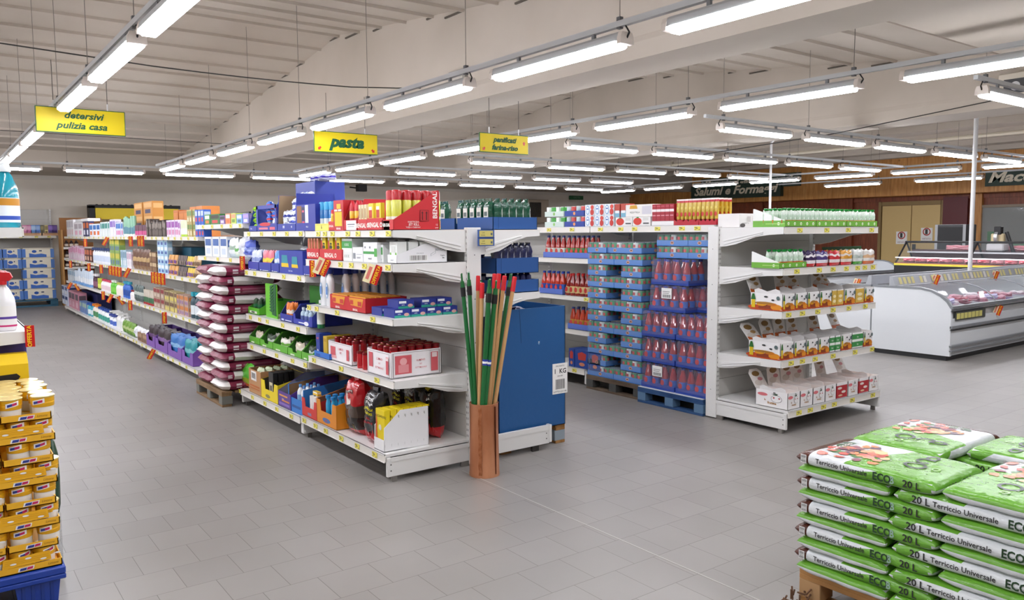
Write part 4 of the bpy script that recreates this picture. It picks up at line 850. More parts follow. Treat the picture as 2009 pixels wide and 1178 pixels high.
# --- bottom shelf
z = .184; fb = 2.31
PL('display_tray', lambda w: tray(round(w, 3), .42, .26, '#2878c8', .82, 1.0, '#8a6a48', .9, notch=.04, front=(('r', .25, .2, .8, .3, '#1c4f96'),)), fb+.01, z-.02, 566, 596, 'deep blue box of white spray bottles', 'display tray', N1[4], 790)
PL('display_tray', lambda w: tray(round(w, 3), .36, .2, '#cf2e26', .7, 1.0, '#7a4a34', .85, notch=.18, front=(('r', .38, .12, .62, .28, '#8a7a9a'),)), fb, z, 593, 622, 'red box of white tubes', 'display tray', N1[4], 810)
PL('display_tray', lambda w: tray(round(w, 3), .36, .25, '#e08a1c', .72, 1.0, '#7a4a34', .85, notch=.18, front=(('e', .5, .22, .2, .1, '#4a6fa8'), ('t', 'WC', .5, .2, .12, '#c83a2a', .02))), fb, z, 622, 660, 'orange box of turquoise bottles', 'display tray', N1[4], 830)
yc, wq = span(fb, 566, 596, 790)
for k in range(6): put('spray_bottle', bottle(.026, .2, '#eef1f4', '#5c9ad8', '#8ab4dc'), 'white spray bottle', 'bottle', 'in the deep blue box', (fb+.03+.06*(k//2), yc+.04-.08*(k % 2), z+.01), R90, k, side='front')
yc, wq = span(fb, 593, 622, 810)
for k in range(4): put('cream_tube', simple('tube', .05, .035, .155, '#f2f1ef #e8c23a #f2f1ef'), 'white tube with rounded top', 'tube', 'in the red box', (fb+.02+.05*(k//2), yc+.03-.06*(k % 2), z+.01), R90, k, side='front')
put('cream_tube', simple('box', .09, .03, .03, '#e8c23a #f2f1ef #e8c23a'), 'yellow tube lying across', 'tube', 'in the red box', (fb+.05, yc, z+.17), R90, 9)
yc, wq = span(fb, 622, 660, 830)
for k in range(8): put('toilet_block_bottle', bottle(.027, .2, '#2f9fd0', '#1f7fc0', None, .6, .7, .7), 'turquoise bottle', 'bottle', 'in the orange box', (fb+.02+.055*(k//2), yc+.045-.09*(k % 2), z+.02), R90, k, side='front')
def charcoal(w, h, t, base, front_zone, texts, seed):
    m = MB(); f = add_pillow(m, w, h, t, base, seed, 3.2, 12, 16, .012)
    top = MB(); top.box(-w*.2, t*.4, h*.96, w*.2, t*.62, h*1.06, base)
    return m, top
def coal_proto(w, h, t, base, zones, deco, seed):
    key = ('coal', base, seed)
    if key in _P: return _P[key]
    m = MB(); f = pillow(w, h, t, seed, 3.4, 12, 16, .007); B = M(base, .22, coat=.5, bump=.25)
    Z = [(a, b, M(c, .25, coat=.4, bump=.2)) for a, b, c in zones]
    def mt(u, v):
        for a, b, c in Z:
            if a <= v < b: return c
        return B
    m.grid(lambda u, v: f(1-u, v, 1), 14, 18, mt); m.grid(lambda u, v: f(u, v, -1), 14, 18, mt)
    m.prism([(-w*.12, h*.97), (w*.14, h*.97), (w*.22, h*1.07), (-w*.2, h*1.06)], 'y', t*.42, t*.56, B)
    def wrap(u, v):      # on the front surface
        x = f(u, v, -1); return (x[0], x[1]-.003, x[2])
    pr = MB()
    for d in deco:
        if d[0] == 't':
            g = text_geo(d[1], .1, .02); pr.add([wrap(d[2]+x*d[4], d[3]+y*d[4]*w/h*1.0) for x, y, _ in g[0]], g[1], M(d[5], .5))
        else: pr.add([wrap(x, y) for x, y in d[1]], [tuple(range(len(d[1])))], M(d[2], .5))
    _P[key] = [('bag', m.mesh(), None, None), ('printing', pr.mesh(), None, None)]; return _P[key]
def flames(y0, c, n=7): return [('p', [(i/n+.01, y0-.07), ((i+1)/n-.01, y0-.07), (i/n+.04+.05*(i % 2), y0+.05+.03*(i % 3))], c) for i in range(n)]
y, w = span(fb, 657, 700, 850); red = coal_proto(.21, .385, .15, '#b3141c', [(0.1, .36, '#241c18'), (.36, .55, '#4a3a30')], [('p', [(.35, .55), (.62, .56), (.66, .82), (.33, .82)], '#ece4dc'), ('p', [(.42, .62), (.56, .62), (.54, .74), (.44, .74)], '#c8504a'), ('t', 'BRACE', .5, .79, .16, '#2a1a16'), ('p', [(.25, .1), (.75, .1), (.75, .2), (.25, .2)], '#6a5a2c')], 3)
put('charcoal_bag', red, 'red charcoal bag with a dark picture', 'bag', N1[4], (fb+.03, y-.0, z), R90, 1)
y, w = span(fb, 700, 733, 850); blk = coal_proto(.2, .36, .14, '#17161a', [(0, .2, '#b9202a')], flames(.2, '#b9202a')+flames(.24, '#e8e0dc', 6)[:0]+[('t', 'CARBONE', .52, .86, .125, '#ecebe8'), ('t', 'DI LEGNA', .52, .78, .125, '#ecebe8'), ('t', 'CHARBON', .5, .67, .12, '#e8dc1e'), ('t', 'DE BOIS', .5, .59, .12, '#e8dc1e'), ('t', 'GRILL', .5, .49, .11, '#c8242c'), ('t', 'HOLZKOHLE', .5, .41, .1, '#c8242c')], 4)
put('charcoal_bag', blk, 'black charcoal bag with yellow and red words in front', 'bag', N1[4], (fb+.02, y-.01, z), R90, 2)
for k in range(3): put('charcoal_bag', blk, 'black charcoal bag at the back', 'bag', N1[4], (fb+.40+.0*k, yx(690, fb, 850)+.10-.2*k, z), R90+.1*k, 3+k)
blk2 = coal_proto(.16, .37, .13, '#19181b', [(0, .2, '#b9202a')], flames(.2, '#b9202a')+[('p', [(.38, .3), (.72, .3), (.72, .95), (.38, .95)], '#c9b62c')]+[('p', [(.42, .34+.06*i), (.68, .34+.06*i), (.68, .345+.06*i), (.42, .345+.06*i)], '#4a4214') for i in range(10)]+[('t', '3 kg', .5, .33, .12, '#1a1a10')], 6)
put('charcoal_bag', blk2, 'black charcoal bag with a tall yellow panel', 'bag', N1[4], (2.735, 4.66, z), 0, 8)
# white display box of yellow firelighters, its plain side to the camera
wE = 4.53; wc = yx(733, fb, 870)-wE; dE = pt_y(840, 850, wE).x-fb
hb = pt_y(838, 797, wE).z-z
put('firelighter_case', tray(round(wc, 3), round(dE, 3), round(hb, 3), '#eeeeef', .30, 1.0, '#d8d8d8', .37, mid=round(hb*.6, 3), notch=.0), 'white display case with a plain stepped side', 'display case', N1[4], (fb+.005, wE+wc/2, z), R90, 0)
for k in range(7): put('firelighter_box', carton(round(wc*.88, 3), .042, round(hb*1.0, 3), '#e8cf12', (('t', 'ALCOHOLFIRE', .62, .83, .085, '#3a3410', .01), ('p', ((.02, .25), (.2, .25), (.16, .5), (.2, .65), (.1, .9), (.02, .6)), '#d8602a'), ('d', .52, .55, .16, '#dcd8cc'), ('t', 'ALCOHOLFIRE', .6, .12, .07, '#3a3410', .01)), (), top='#d8c012'), 'yellow firelighter box', 'box', 'in the white display case', (fb+.015+.048*k, wE+wc/2, z+.008), R90, k, side='front')
# ------------------------------------------------------------------ second bay
z = .166
PL('goods_bag', lambda w: pouch(round(w, 3), .23, .1, ((0, .25, '#c25a1c'), (.25, .45, '#8aa01e'), (.45, 1, '#4fae2a')), seed=2), fb+.02, z, 467, 489, 'bright green paper bag', 'bag', N2[4], 750)
PL('open_carton', lambda w: tray(round(w, 3), .3, .22, '#b98a5c', .98, 1, '#8a6238', .0+.02, front=(('r', .2, .55, .65, .95, '#e6e2de'), ('b', .25, .6, .6, .9), ('r', .1, .3, .9, .36, '#b8602a'), ('r', .1, .2, .9, .24, '#b8602a'))), fb+.005, z, 489, 512, 'brown carton with white barcode label', 'carton', N2[4], 760)
for k in range(4): put('sponge_bag', simple('bag', .14, .06, .05, '#cfdcb8 #dfe8cc #cfdcb8', k % 2), 'pale green soft pack', 'bag', 'lying in the brown carton', (fb+.03+.07*k, yx(500, fb, 720), z+.185), R90, k, side='front')
PL('display_tray', lambda w: tray(round(w, 3), .3, .225, '#e9d01a', .72, .96, '#3a3428', .8, notch=.2, front=(('e', .4, .2, .14, .1, '#8a8450'),)), fb+.005, z, 513, 545, 'bright yellow display box of black packs', 'display tray', N2[4], 775)
yc, wq = span(fb, 513, 545, 775)
for k in range(4): put('glove_pack', carton(.11, .04, .225, '#1c1b1a', (('r', .15, .2, .85, .62, '#cfc8a8'), ('r', .3, .3, .7, .5, '#4a4636'))), 'black pack', 'pack', 'in the yellow display box', (fb+.02+.05*k, yc+.01, z+.02), R90, k, side='front')
PL('display_tray', lambda w: tray(round(w, 3), .42, .25, '#5a3a8c', .52, 1.0, '#8d8d94', .55, front=(('r', .1, .7, .75, .8, '#e0a04a'), ('r', .3, .4, .9, .5, '#d8884a'), ('r', .1, .15, .9, .3, '#8a6fc0'), ('t', 'forte', .4, .55, .16, '#e8dff0')), right=()), fb+.005, z, 546, 570, 'purple display box with orange lines', 'display tray', N2[4], 780)
# second bay, fourth shelf (z .59): green trays
z = .591
G = '#5cab28'; GD = '#2f6a1c'
for i, (a, b) in enumerate(((489, 509), (510, 534), (535, 563), (564, 590), (591, 611))):
    PL('display_tray', lambda w: tray(round(w, 3), .36, .15, G, .42, 1.0, GD, .25, notch=.3 if i % 2 else .0, front=(('r', .2, .1, .5, .3, '#d8e4c8'),)), fx, z, a, b, 'bright green display tray', 'display tray', N2[3], 660)
    yc, wq = span(fx, a, b, 660)
    for k in range(3): put('brush_pack', simple('bag', round(wq*.6, 3), .05, .10, ['#d9cdb8 #efe8da #8a7a5c', '#3a4a3a #cfd8cc #2f6a1c', '#e9e6dc #6fae3c #d8d0c0'][(i+k) % 3], k % 2), 'soft household pack', 'pack', 'in a green tray of the second bay', (fx+.03+.07*k, yc, z+.015), R90, -yc+k*.001)
# third shelf (z .865)
z = .866
PL('display_tray', lambda w: tray(round(w, 3), .34, .2, '#57b024', .3, .6, '#2f7a1c', .35, front=(('r', .15, .15, .8, .5, '#e8ecdc'), ('r', .3, .2, .6, .45, '#40503a'))), fx, z, 487, 508, 'lime tray with white label', 'display tray', N2[2], 600)
for k in range(5): put('brush_pack', simple('bag', .05, .05, .13, '#2c4a2c #1c6a3c #dfe8dc', k % 2), 'dark green pack', 'pack', 'in the lime tray', (fx+.03+.05*(k//2), yx(492+k % 2*8, fx, 600), z+.01), R90, k, side='front')
m = MB(); C1 = M('#0e5a2c', .45); C2 = M('#66bb2a', .45)       # tall card with a fern-like comb edge
m.box(-.14, 0, 0, .14, .008, .30, C2); m.prism([(.02, .03), (.12, .02), (.13, .30), (.07, .30)], 'y', -.004, 0, C1)
for i in range(9): m.prism([(.06-.004*i, .06+.026*i), (.0-.004*i+.02, .05+.026*i), (-.045+.004*i, .065+.026*i), (.0, .077+.026*i), (.08, .085+.026*i)], 'y', -.006, 0, C1)
put('display_card', m.mesh(), 'green display card with a toothed dark edge', 'display card', N2[2], (fx+.02, yx(528, fx, 600), z), R90, 5)
put('display_card', MB().box(-.14, 0, 0, .14, .01, .30, M('#2f8a1c', .5)).mesh(), 'plain green display card leaning behind the blue box', 'display card', N2[2], (fx+.2, yx(575, fx, 600), z), R90, 6)
DSTRIP = (('r', .1, .12, .3, .35, '#cfd6f0'), ('r', .4, .15, .9, .28, '#dfe4f6'))
PL('display_tray', lambda w: tray(round(w, 3), .34, .16, '#27349a', .4, 1.0, '#1c2670', .2, front=DSTRIP), fx, z, 550, 574, 'dark blue tray of orange sponges', 'display tray', N2[2], 620)
PL('display_tray', lambda w: tray(round(w, 3), .34, .155, '#2a38a4', .55, 1.0, '#1c2670', .2, notch=.1, front=(('e', .7, .25, .12, .2, '#e8e8f2'), ('t', 'Spontex', .5, .25, .14, '#e8ecf8') if 0 else ('r', .3, .2, .6, .3, '#e8ecf8'))), fx, z, 575, 612, 'wide blue tray of small bottles', 'display tray', N2[2], 620)
yc, wq = span(fx, 550, 574, 620)
for k in range(4): put('sponge_pack', simple('bag', .055, .03, .15, '#e07a28 #f0e4d8 #d8503a', k % 2), 'orange sponge pack', 'pack', 'in the dark blue tray', (fx+.02+.04*(k//2), yc+.035-.07*(k % 2), z+.01), R90+.2*(k % 2), k, side='front')
yc, wq = span(fx, 575, 612, 620)
for k in range(6): put('small_bottle', simple('bottle', .05, .05, .13, '#b8cfe0 #dfe8f0 #5a6aa8'), 'small pale bottle', 'bottle', 'in the wide blue tray', (fx+.02+.06*(k//3), yc+.08-.08*(k % 3), z+.01), R90, k)
put('green_bottle', bottle(.03, .22, '#1f7a4a', '#dfe6e2', '#e6eee8'), 'slim green bottle with white lettering beside the tray', 'bottle', N2[2], (fx+.02, yx(617, fx, 600), z), R90, 9)
# second shelf (z 1.272)
z = 1.273
B = '#2a3a9e'
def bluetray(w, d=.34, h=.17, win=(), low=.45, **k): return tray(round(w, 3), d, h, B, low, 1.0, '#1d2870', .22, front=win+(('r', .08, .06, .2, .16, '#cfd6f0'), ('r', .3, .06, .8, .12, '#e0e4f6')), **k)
for a, b, de in ((487, 507, 'blue tray of bagged cloths'), (508, 531, 'blue tray of striped packs'), (532, 547, 'narrow blue tray'), (548, 594, 'tall blue box with yellow windows'), (595, 611, 'blue tray at the bay end')):
    if a == 548: PL('display_box', lambda w: carton(round(w, 3), .3, .19, B, (('p', ((.1, .3), (.12, .8), (.35, .8), (.4, .3)), '#2a8a9c'), ('p', ((.1, .28), (.1, .45), (.4, .45), (.42, .28)), '#e8c21a'), ('p', ((.55, .28), (.57, .75), (.78, .75), (.8, .28)), '#2a8a9c'), ('p', ((.55, .28), (.55, .42), (.8, .42), (.82, .28)), '#e8c21a'), ('t', 'Dual Cotton', .5, .13, .09, '#e8ecf8'))), fx, z, a, b, de, 'display box', N2[1], 520)
    else:
        PL('display_tray', lambda w: bluetray(w), fx, z, a, b, de, 'display tray', N2[1], 520)
        yc, wq = span(fx, a, b, 520); cc = {487: '#cfd8ee #8a9ad0 #eef', 508: '#e07a8a #e8d84a #7aa0dc', 532: '#6aa0dc #e8ecf4 #dfe4f0', 595: '#9ab4e0 #e8ecf4 #c83a5a'}[a].replace('#eef', '#eeeef8')
        for k in range(4): put('cloth_pack', simple('bag', round(wq*.42, 3), .04, .17, cc, k % 2), 'soft cloth pack', 'pack', 'in the '+de, (fx+.02+.05*(k//2), yc+wq*.22*(1 if k % 2 else -1), z+.012), R90, k, side='front')
put('cloth_pack', simple('bag', .16, .07, .03, '#e8e8e0 #f2f2ea #e8e0b0', 1), 'crumpled white pack lying on the tall blue box', 'pack', N2[1], (fx+.08, yx(575, fx, 490), z+.19), R90, 5)
# top shelf (z 1.622)
z = 1.623
PL('display_tray', lambda w: tray(round(w, 3), .3, .2, B, .25, 1.0, '#27409e', .15, front=(('t', 'Ultra', .3, .5, .4, '#e8ecf8'),)), fx, z, 488, 503, 'narrow dark blue box of lime cloths', 'display tray', N2[0], 430)
for k in range(4): put('lime_cloth', simple('bag', .09, .12, .055, '#a6dc3a #8cc828 #b4e64a', k % 2), 'lime folded cloth', 'cloth', 'stacked in the narrow dark blue box', (fx+.02, yx(495, fx, 430), z+.02+.05*k), R90, k, side='bottom')
PL('display_box', lambda w: tray(round(w, 3), .3, .225, B, .30, 1.0, '#5a6ab8', .02, front=(('p', ((.18, .98), (.8, .98), (.8, .5), (.7, .35), (.5, .3), (.3, .35), (.18, .5)), '#c8303c'), ('r', .1, .1, .5, .2, '#e87a8a')) if 0 else (('r', .1, .25, .55, .5, '#e87a8a'), ('r', .65, .2, .9, .55, '#d8647a'), ('e', .42, .9, .28, .25, '#c8303c'))), fx, z, 504, 543, 'large dark blue box of bagged clothes pegs', 'display box', N2[0], 430)
yc, wq = span(fx, 504, 543, 430); m = MB(); Bm = M(B, .45)
h9 = .225; m.box(-wq/2, -.004, .066, -wq/2+.04, 0, h9, Bm); m.box(wq/2-.03, -.004, .066, wq/2, 0, h9, Bm); m.box(-wq/2, -.004, h9-.03, wq/2, 0, h9, Bm)
put('window_frame_card', m.mesh(), 'dark blue card window framing the peg bags', 'card', N2[0], (fx-.001, yc, z), R90, 8)
rr = random.Random(9)
for k in range(14): put('peg_bag', simple('bag', .09, .06, .07, rr.choice(('#2f9ad8 #cfe0f0 #1f6fc0', '#dfe4ea #f4f6f8 #4a7ad0', '#3a6fd0 #c8404a #e8eef4')), k % 2), 'bag of blue and white pegs', 'bag', 'in the large dark blue box', (fx+.03+.05*(k//7), yc+.075-.15*(k % 2), z+.01+.03*(k % 7)), R90+rr.uniform(-.4, .4), k)
PL('display_tray', lambda w: tray(round(w, 3), .34, .30, B, .2, 1.0, '#a58a68', .05, front=(('t', '100', .35, .55, .5, '#e8ecf8', .03), ('t', '40', .8, .55, .4, '#e8ecf8', .02))), fx, z, 544, 579, 'open blue box of packed bags with brown inside', 'display tray', N2[0], 430)
yc, wq = span(fx, 544, 579, 430)
for k in range(16): put('peg_bag', simple('bag', .10, .07, .09, rr.choice(('#e8ecf2 #4a5ad0 #c8d4ec', '#dfe4ee #2f3f9e #f0f2f6', '#c8d8ee #f0f2f6 #3a4ab8')), k % 2), 'white and blue crumpled bag', 'bag', 'heaped in the open blue box', (fx+.03+.06*(k//6), yc+.08-.08*(k % 3), z+.03+.05*((k//3) % 5)), R90+rr.uniform(-.6, .6), k)
PL('display_box', lambda w: carton(round(w, 3), .25, .205, '#27339a', (('r', .08, .3, .32, .95, '#8a5c2c'), ('r', .5, .3, .66, .97, '#eef0f6'), ('r', .34, .4, .48, .9, '#2c2c5a'), ('r', .36, .7, .46, .78, '#d8647a'), ('r', .36, .3, .48, .36, '#d84a6a'), ('t', 'Multi', .6, .15, .1, '#e8ecf8'))), fx, z, 580, 619, 'dark blue box with brown and white stripes', 'display box', N2[0], 430)
cy0 = yx(677, 2.93, 400); cy1 = yx(581, 2.66, 400); ch2 = pt_x(640, 361, 2.9).z-z
put('large_carton', carton(round(cy1-cy0, 3), .27, round(ch2, 3), '#3646a0', ()), 'big plain blue carton behind the smaller boxes', 'carton', N2[0], (2.66, (cy0+cy1)/2, z), R90, 20)
for k in range(3): put('foil_roll_bag', simple('bag', .16, .1, .055, '#cfd2ee #4a3ac0 #e8e8f4', k % 2), 'crinkled white and violet pack', 'pack', 'on the big plain blue carton', (2.68, (cy0+cy1)/2-.1-.13*k, z+ch2), R90+.3*k, k)
# ------------------------------------------------------------------ third bay
z = 1.701
f3 = fx
spec = ((401, 412, '#3f8a3c #dfe8d8 #e0803a', .105, 'green box with white front'), (412, 431, '#2c7a30 #2a2420 #c83a3a', .105, 'dark green box with a picture'), (431, 441, '#8a6aa8 #2a2430 #d8cfe0', .085, 'lilac box'), (442, 452, '#e08a5a #e8e0d8 #d8703a', .10, 'salmon box'), (453, 463, '#c8d86a #e8a07a #7a9a3a', .10, 'lime and salmon box'), (464, 475, '#7ab0e0 #dfe8f2 #4a6a8a', .085, 'pale blue box'), (476, 488, '#8a8ad0 #b89ad8 #e8e0f0', .09, 'lilac blue box'))
for a, b, cc, hh, de in spec: PL('goods_box', lambda w: [('x', simple('box', round(w*.95, 3), .1, hh, cc), None, None)], f3, z, a, b, de, 'box', N3[0], 430)
PL('goods_box', lambda w: [('x', simple('box', round(w, 3), .02, .115, '#1c1c1e #1c1c1e #1c1c1e'), None, None)], f3+.12, z, 460, 489, 'black backing card behind the blue boxes', 'card', N3[0], 430)
z = 1.373
for i, p in enumerate((402, 417, 432)): PL('napkin_pack', lambda w: simple('box', round(w, 3), .1, .20, '#e9edf2 #4a6aa8 #c8d4e4') , f3, z, p, p+13, 'tall white pack with blue print', 'pack', N3[1], 480)
PL('napkin_pack', lambda w: simple('bag', round(w, 3), .08, .19, '#dfe6ea #9ab0a0 #c8d8e0'), f3, z, 446, 460, 'pale pack with cardboard flap', 'pack', N3[1], 480)
PL('napkin_pack', lambda w: simple('bag', round(w, 3), .08, .15, '#e4efe2 #6ab060 #cfe0d0'), f3+.01, z, 458, 466, 'narrow white and green pack', 'pack', N3[1], 480)
PL('diaper_bag', lambda w: simple('bag', round(w, 3), .12, .2, '#dcdfe6 #c8cedc #eceef2'), f3, z, 464, 478, 'puffy grey white bag', 'bag', N3[1], 480)
PL('diaper_bag', lambda w: simple('bag', round(w, 3), .12, .17, '#4a5fc0 #8a9ad8 #c8d0ec'), f3, z, 475, 489, 'puffy blue bag', 'bag', N3[1], 480)
# ------------------------------------------------------------------ offer tags
def offer(loc, rz, tilt, desc, s=1.0, cream=True):
    key = ('offer', s, cream)
    if key not in _P:
        a = MB(); a.box(-.028*s, -.002, -.15*s, .03*s, 0, 0, M('#c4161c', .35)); a.text('OFFERTA', '-y', 0, -.075*s, -.0028, .036*s, M('#f2c51a', .4), bold=.03, rot=PI/2)
        p = [('tag_card', a.mesh(), None, None)]
        if cream:
            c = MB(); c.box(-.085*s, .001, -.155*s, -.028*s, .003, -.01*s, M('#eee3b4', .5)); c.rect('-y', -.07*s, -.13*s, -.045*s, -.03*s, .0006, M('#d9796c', .5)); p.append(('price_flap', c.mesh(), None, None))
        _P[key] = p
    return put('offer_tag', _P[key], desc, 'price tag', '', loc, 0, 0, rot=(0, tilt, rz) if 0 else (tilt*0, tilt, rz))
def otag(px, py, fx, desc, tilt=0, cream=True, s=.85):
    p = pt_x(px, py, fx-.025); o = offer(p, R90, 0, desc, s, cream); o.matrix_world = Matrix.Translation(p) @ Matrix.Rotation(-.62, 4, 'Z') @ Matrix.Rotation(tilt, 4, 'Y')
otag(475, 503, 2.38, 'red offerta tag hanging above the sack stack', 0, False)
otag(613, 511, 2.38, 'upright red offerta tag at the corner of the second bay', 0, False)
otag(645, 510, 2.38, 'tilted red offerta tag below the yellow wasp packets', -.45 if 0 else .45)
otag(745, 522, 2.38, 'tilted red offerta tag below the white refill cartons', .38)
# ------------------------------------------------------------------ right side of the near bay: coffee cases, blue box, broom handles
BLU = '#1f4f8f'
def coffee_bag(dark, lab):
    key = ('coffee', dark)
    if key in _P: return _P[key]
    m = MB(); f = pillow(.078, .2, .06, 5, 4, 8, 10, .004); C = M(dark, .22, coat=.6, bump=.4)
    m.grid(lambda u, v: f(1-u, v, 1), 8, 10, C); m.grid(lambda u, v: f(u, v, -1), 8, 10, C); m.box(-.036, .02, .185, .036, .026, .212, C)
    l = MB(); l.box(-.026, -.004, .04, .026, .0, .15, M(lab, .5)); l.box(-.018, -.005, .09, .018, -.004, .12, M('#5a6a6a', .5))
    _P[key] = [('bag', m.mesh(), None, None), ('label', l.mesh(), None, None)]; return _P[key]
def case_at(x0, x1, y0, y1, z, lip, back, desc, where, h2=None):
    w = x1-x0; d = y1-y0; m = MB(); C = M(BLU, .5); t = .004
    m.box(x0, y0, z, x1, y1, z+t, C).box(x0, y0, z, x1, y0+t, z+lip, C).box(x0, y1-t, z, x1, y1, z+lip, C).box(x1-t, y0, z, x1, y1, z+lip, C)
    m.prism([(y0, z), (y1, z), (y1, z+lip), (y0, z+lip)], 'x', x0, x0+t, C); m.box(x0+w*.12, y0-.001, z+.005, x0+w*.125, y0, z+lip, M('#163c70', .6))
    cx = x0; m.v = [(a-x0-w/2, b-y0, c-z) for a, b, c in m.v]
    put('coffee_case', m.mesh('case'), desc, 'case', where, (x0+w/2, y0, z), 0, 0)
case_at(3.17, 3.56, 4.50, 4.96, 1.62, .088, .1, 'blue case of green coffee bags at the front corner', 'on top of the near gondola end')
case_at(3.17, 3.54, 4.99, 5.45, 1.62, .088, .1, 'blue case of green coffee bags standing farther back', 'on top of the near gondola end')
GC, BC = coffee_bag('#0d4a34', '#dfe3dc'), coffee_bag('#191f4c', '#b9bcc6')
for j, (y0, dd, q, sz) in enumerate(((4.50, 'in the front blue case', 5, 1), (4.99, 'in the rear blue case', 4, 1))):
    for k in range(q): put('coffee_bag', GC, 'green coffee bag with white label', 'coffee bag', dd, (3.18, y0+.45-.088*k, 1.627), R90, k)
for k in range(5): put('coffee_bag', GC, 'dark green coffee bag along the front', 'coffee bag', 'in the front blue case', (3.27+.062*k, 4.55, 1.627), R90+PI/2-.0+PI/2-PI/2-.0 if 0 else 1.35, k)
for z, lip, de in ((1.31, .11, 'upper blue case of dark blue coffee bags'), (1.172, .09, 'lower blue case of dark blue coffee bags')):
    case_at(3.2, 3.58, 4.51, 4.98, z, lip, .1, de, 'below the top shelf end')
    for k in range(3): put('coffee_bag', BC, 'dark blue coffee bag with grey label', 'coffee bag', 'in the '+de.split(' of')[0], (3.21, 4.95-.088*k, z+.006), R90, k) if z > 1.2 else put('coffee_pack', simple('box', .08, .06, .125, '#1d2350 #b9bcc6 #2a3068'), 'short dark blue coffee pack', 'coffee pack', 'in the lower blue case', (3.21, 4.95-.088*k, z+.006), R90, k)
    for k in range(6):
        if z > 1.2: put('coffee_bag', BC, 'dark blue coffee bag along the front', 'coffee bag', 'in the upper blue case', (3.27+.055*k, 4.56, z+.006), 1.35, k)
        else: put('coffee_pack', simple('bag', .075, .05, .13, '#1c2152 #2a3070 #1c2152', k % 2), 'dark blue coffee pack along the front', 'coffee pack', 'in the lower blue case', (3.27+.055*k, 4.56, z+.006), 1.35, k)
m = MB(); m.box(-.068, -.004, -.055, .068, 0, .055, M('#3a5a9a', .5)); m.box(-.068, -.005, -.003, .068, -.004, .003, M('#22386a', .5))
for q in (-1, 1): m.box(-.055, -.006, .028*q-.02, .055, -.004, .028*q+.02, M('#c9bd6a', .5)); m.text('3,40', '-y', -.025, .028*q+.006, -.0065, .014, M('#4a4420')); m.rect('-y', -.045, .028*q-.011, -.01, .028*q-.008, -.0065, M('#4a4420')); m.box(.036, -.007, .028*q-.01, .05, -.006, .028*q+.005, M('#51606a'))
m.obj('price_sign', None, (3.02+.03, 4.415, 1.565), label='blue price holder with two yellow price strips on the gondola end', cat='price sign')
# ---- pallets
def pallet(desc, x0, y0, L, Wd, cdeck, cblock, kind='wood', axis='y'):
    """pallet with its long side L along x (axis x) or y"""
    o = link('pallet', None, None, (x0, y0, 0), label=desc, cat='pallet'); lx, ly = (L, Wd) if axis == 'x' else (Wd, L)
    CD = noisy('wood_'+cdeck, cdeck, '#'+''.join('%02x' % max(0, int(cdeck[i:i+2], 16)-28) for i in (1, 3, 5)), 4, .8, (1, 5, 1) if axis == 'x' else (5, 1, 1)); CB = M(cblock, .8)
    n = 5; wd = ly/n*.8 if axis == 'x' else lx/n*.8
    for k in range(n):
        if axis == 'x': y = (ly-wd)*k/(n-1); MB().bbox(0, y, .122, lx, y+wd, .144, CD, .002).obj('deck_board', o)
        else: x = (lx-wd)*k/(n-1); MB().bbox(x, 0, .122, x+wd, ly, .144, CD, .002).obj('deck_board', o)
    for i in range(3):
        for j in range(2 if min(lx, ly) < .65 else 3):
            nn = 2 if min(lx, ly) < .65 else 3
            bx, by = ((lx-.1)*i/2, (ly-.1)*j/(nn-1)) if axis == 'x' else ((lx-.1)*j/(nn-1), (ly-.1)*i/2)
            MB().bbox(bx, by, .022, bx+.1, by+.1, .10, CB, .003).obj('block', o)
    for j in range(2):
        if axis == 'x': MB().bbox(0, (ly-.09)*j, 0, lx, (ly-.09)*j+.09, .022, CD, .002).bbox(0, (ly-.09)*j, .10, lx, (ly-.09)*j+.09, .122, CD, .002).obj('runner', o)
        else: MB().bbox((lx-.09)*j, 0, 0, (lx-.09)*j+.09, ly, .022, CD, .002).bbox((lx-.09)*j, 0, .10, (lx-.09)*j+.09, ly, .122, CD, .002).obj('runner', o)
    return o
pallet('small wooden pallet under the big blue box', 3.255, 4.54, .78, .60, '#a87c4a', '#8f9aa2', axis='y')
m = MB(); C = M('#1e568f', .42, bump=.12); x0, x1, y0, y1, z0, z1 = 3.225, 3.845, 4.525, 5.12, .178 if 0 else .146, 1.05; t = .005
m.box(x0, y0, z0, x1, y0+t, z1, C).box(x0, y1-t, z0, x1, y1, z1, C).box(x0, y0, z0, x0+t, y1, z1, C).box(x1-t, y0, z0, x1, y1, z1, C).box(x0, y0, z0, x1, y1, z0+t, C)
m.box(x0+.004, y0-.0008, z0, x0+.0065, y0, z1, M('#164478', .6)); m.prism([(3.41, 1.05), (3.413, 1.05), (3.424, .93), (3.43, .80), (3.427, .80), (3.42, .93)], 'y', y0-.0012, y0, M('#143c66', .6))
m.prism([(3.585, .80), (3.60, .80), (3.592, .785)], 'y', y0-.0012, y0, M('#dfe6ee', .6)); m.prism([(3.582, .79), (3.592, .775), (3.60, .79)], 'y', y0-.0014, y0, M('#8fb0d0', .6))
bx = m.obj('display_bin', label='waist high blue cardboard bin on a pallet beside the broom handles', cat='display bin')
s = pt_y(1099, 743, 4.52); m = MB(); m.box(s.x-.072, 4.521, s.z-.115, s.x+.072, 4.5245, s.z+.115, PAPER); T = M('#222', .6); o_ = 4.5205
m.text('1  KG', '-y', s.x, s.z+.055, o_, .05, T, bold=.02); m.text('POWDER COFFEE' if 0 else 'MACINATO', '-y', s.x, s.z+.095, o_, .016, T); m.text('LOTTO L211142', '-y', s.x, s.z-.1, o_, .018, T, bold=.01); m.text('EAN 800', '-y', s.x, s.z+.02, o_, .014, T)
rr = random.Random(2); x = s.x-.045
while x < s.x+.045: w = rr.choice((.0015, .003)); m.rect('-y', x, s.z-.08, x+w, s.z-.005, o_, T); x += w+rr.choice((.0015, .0025))
m.obj('sticker', bx)
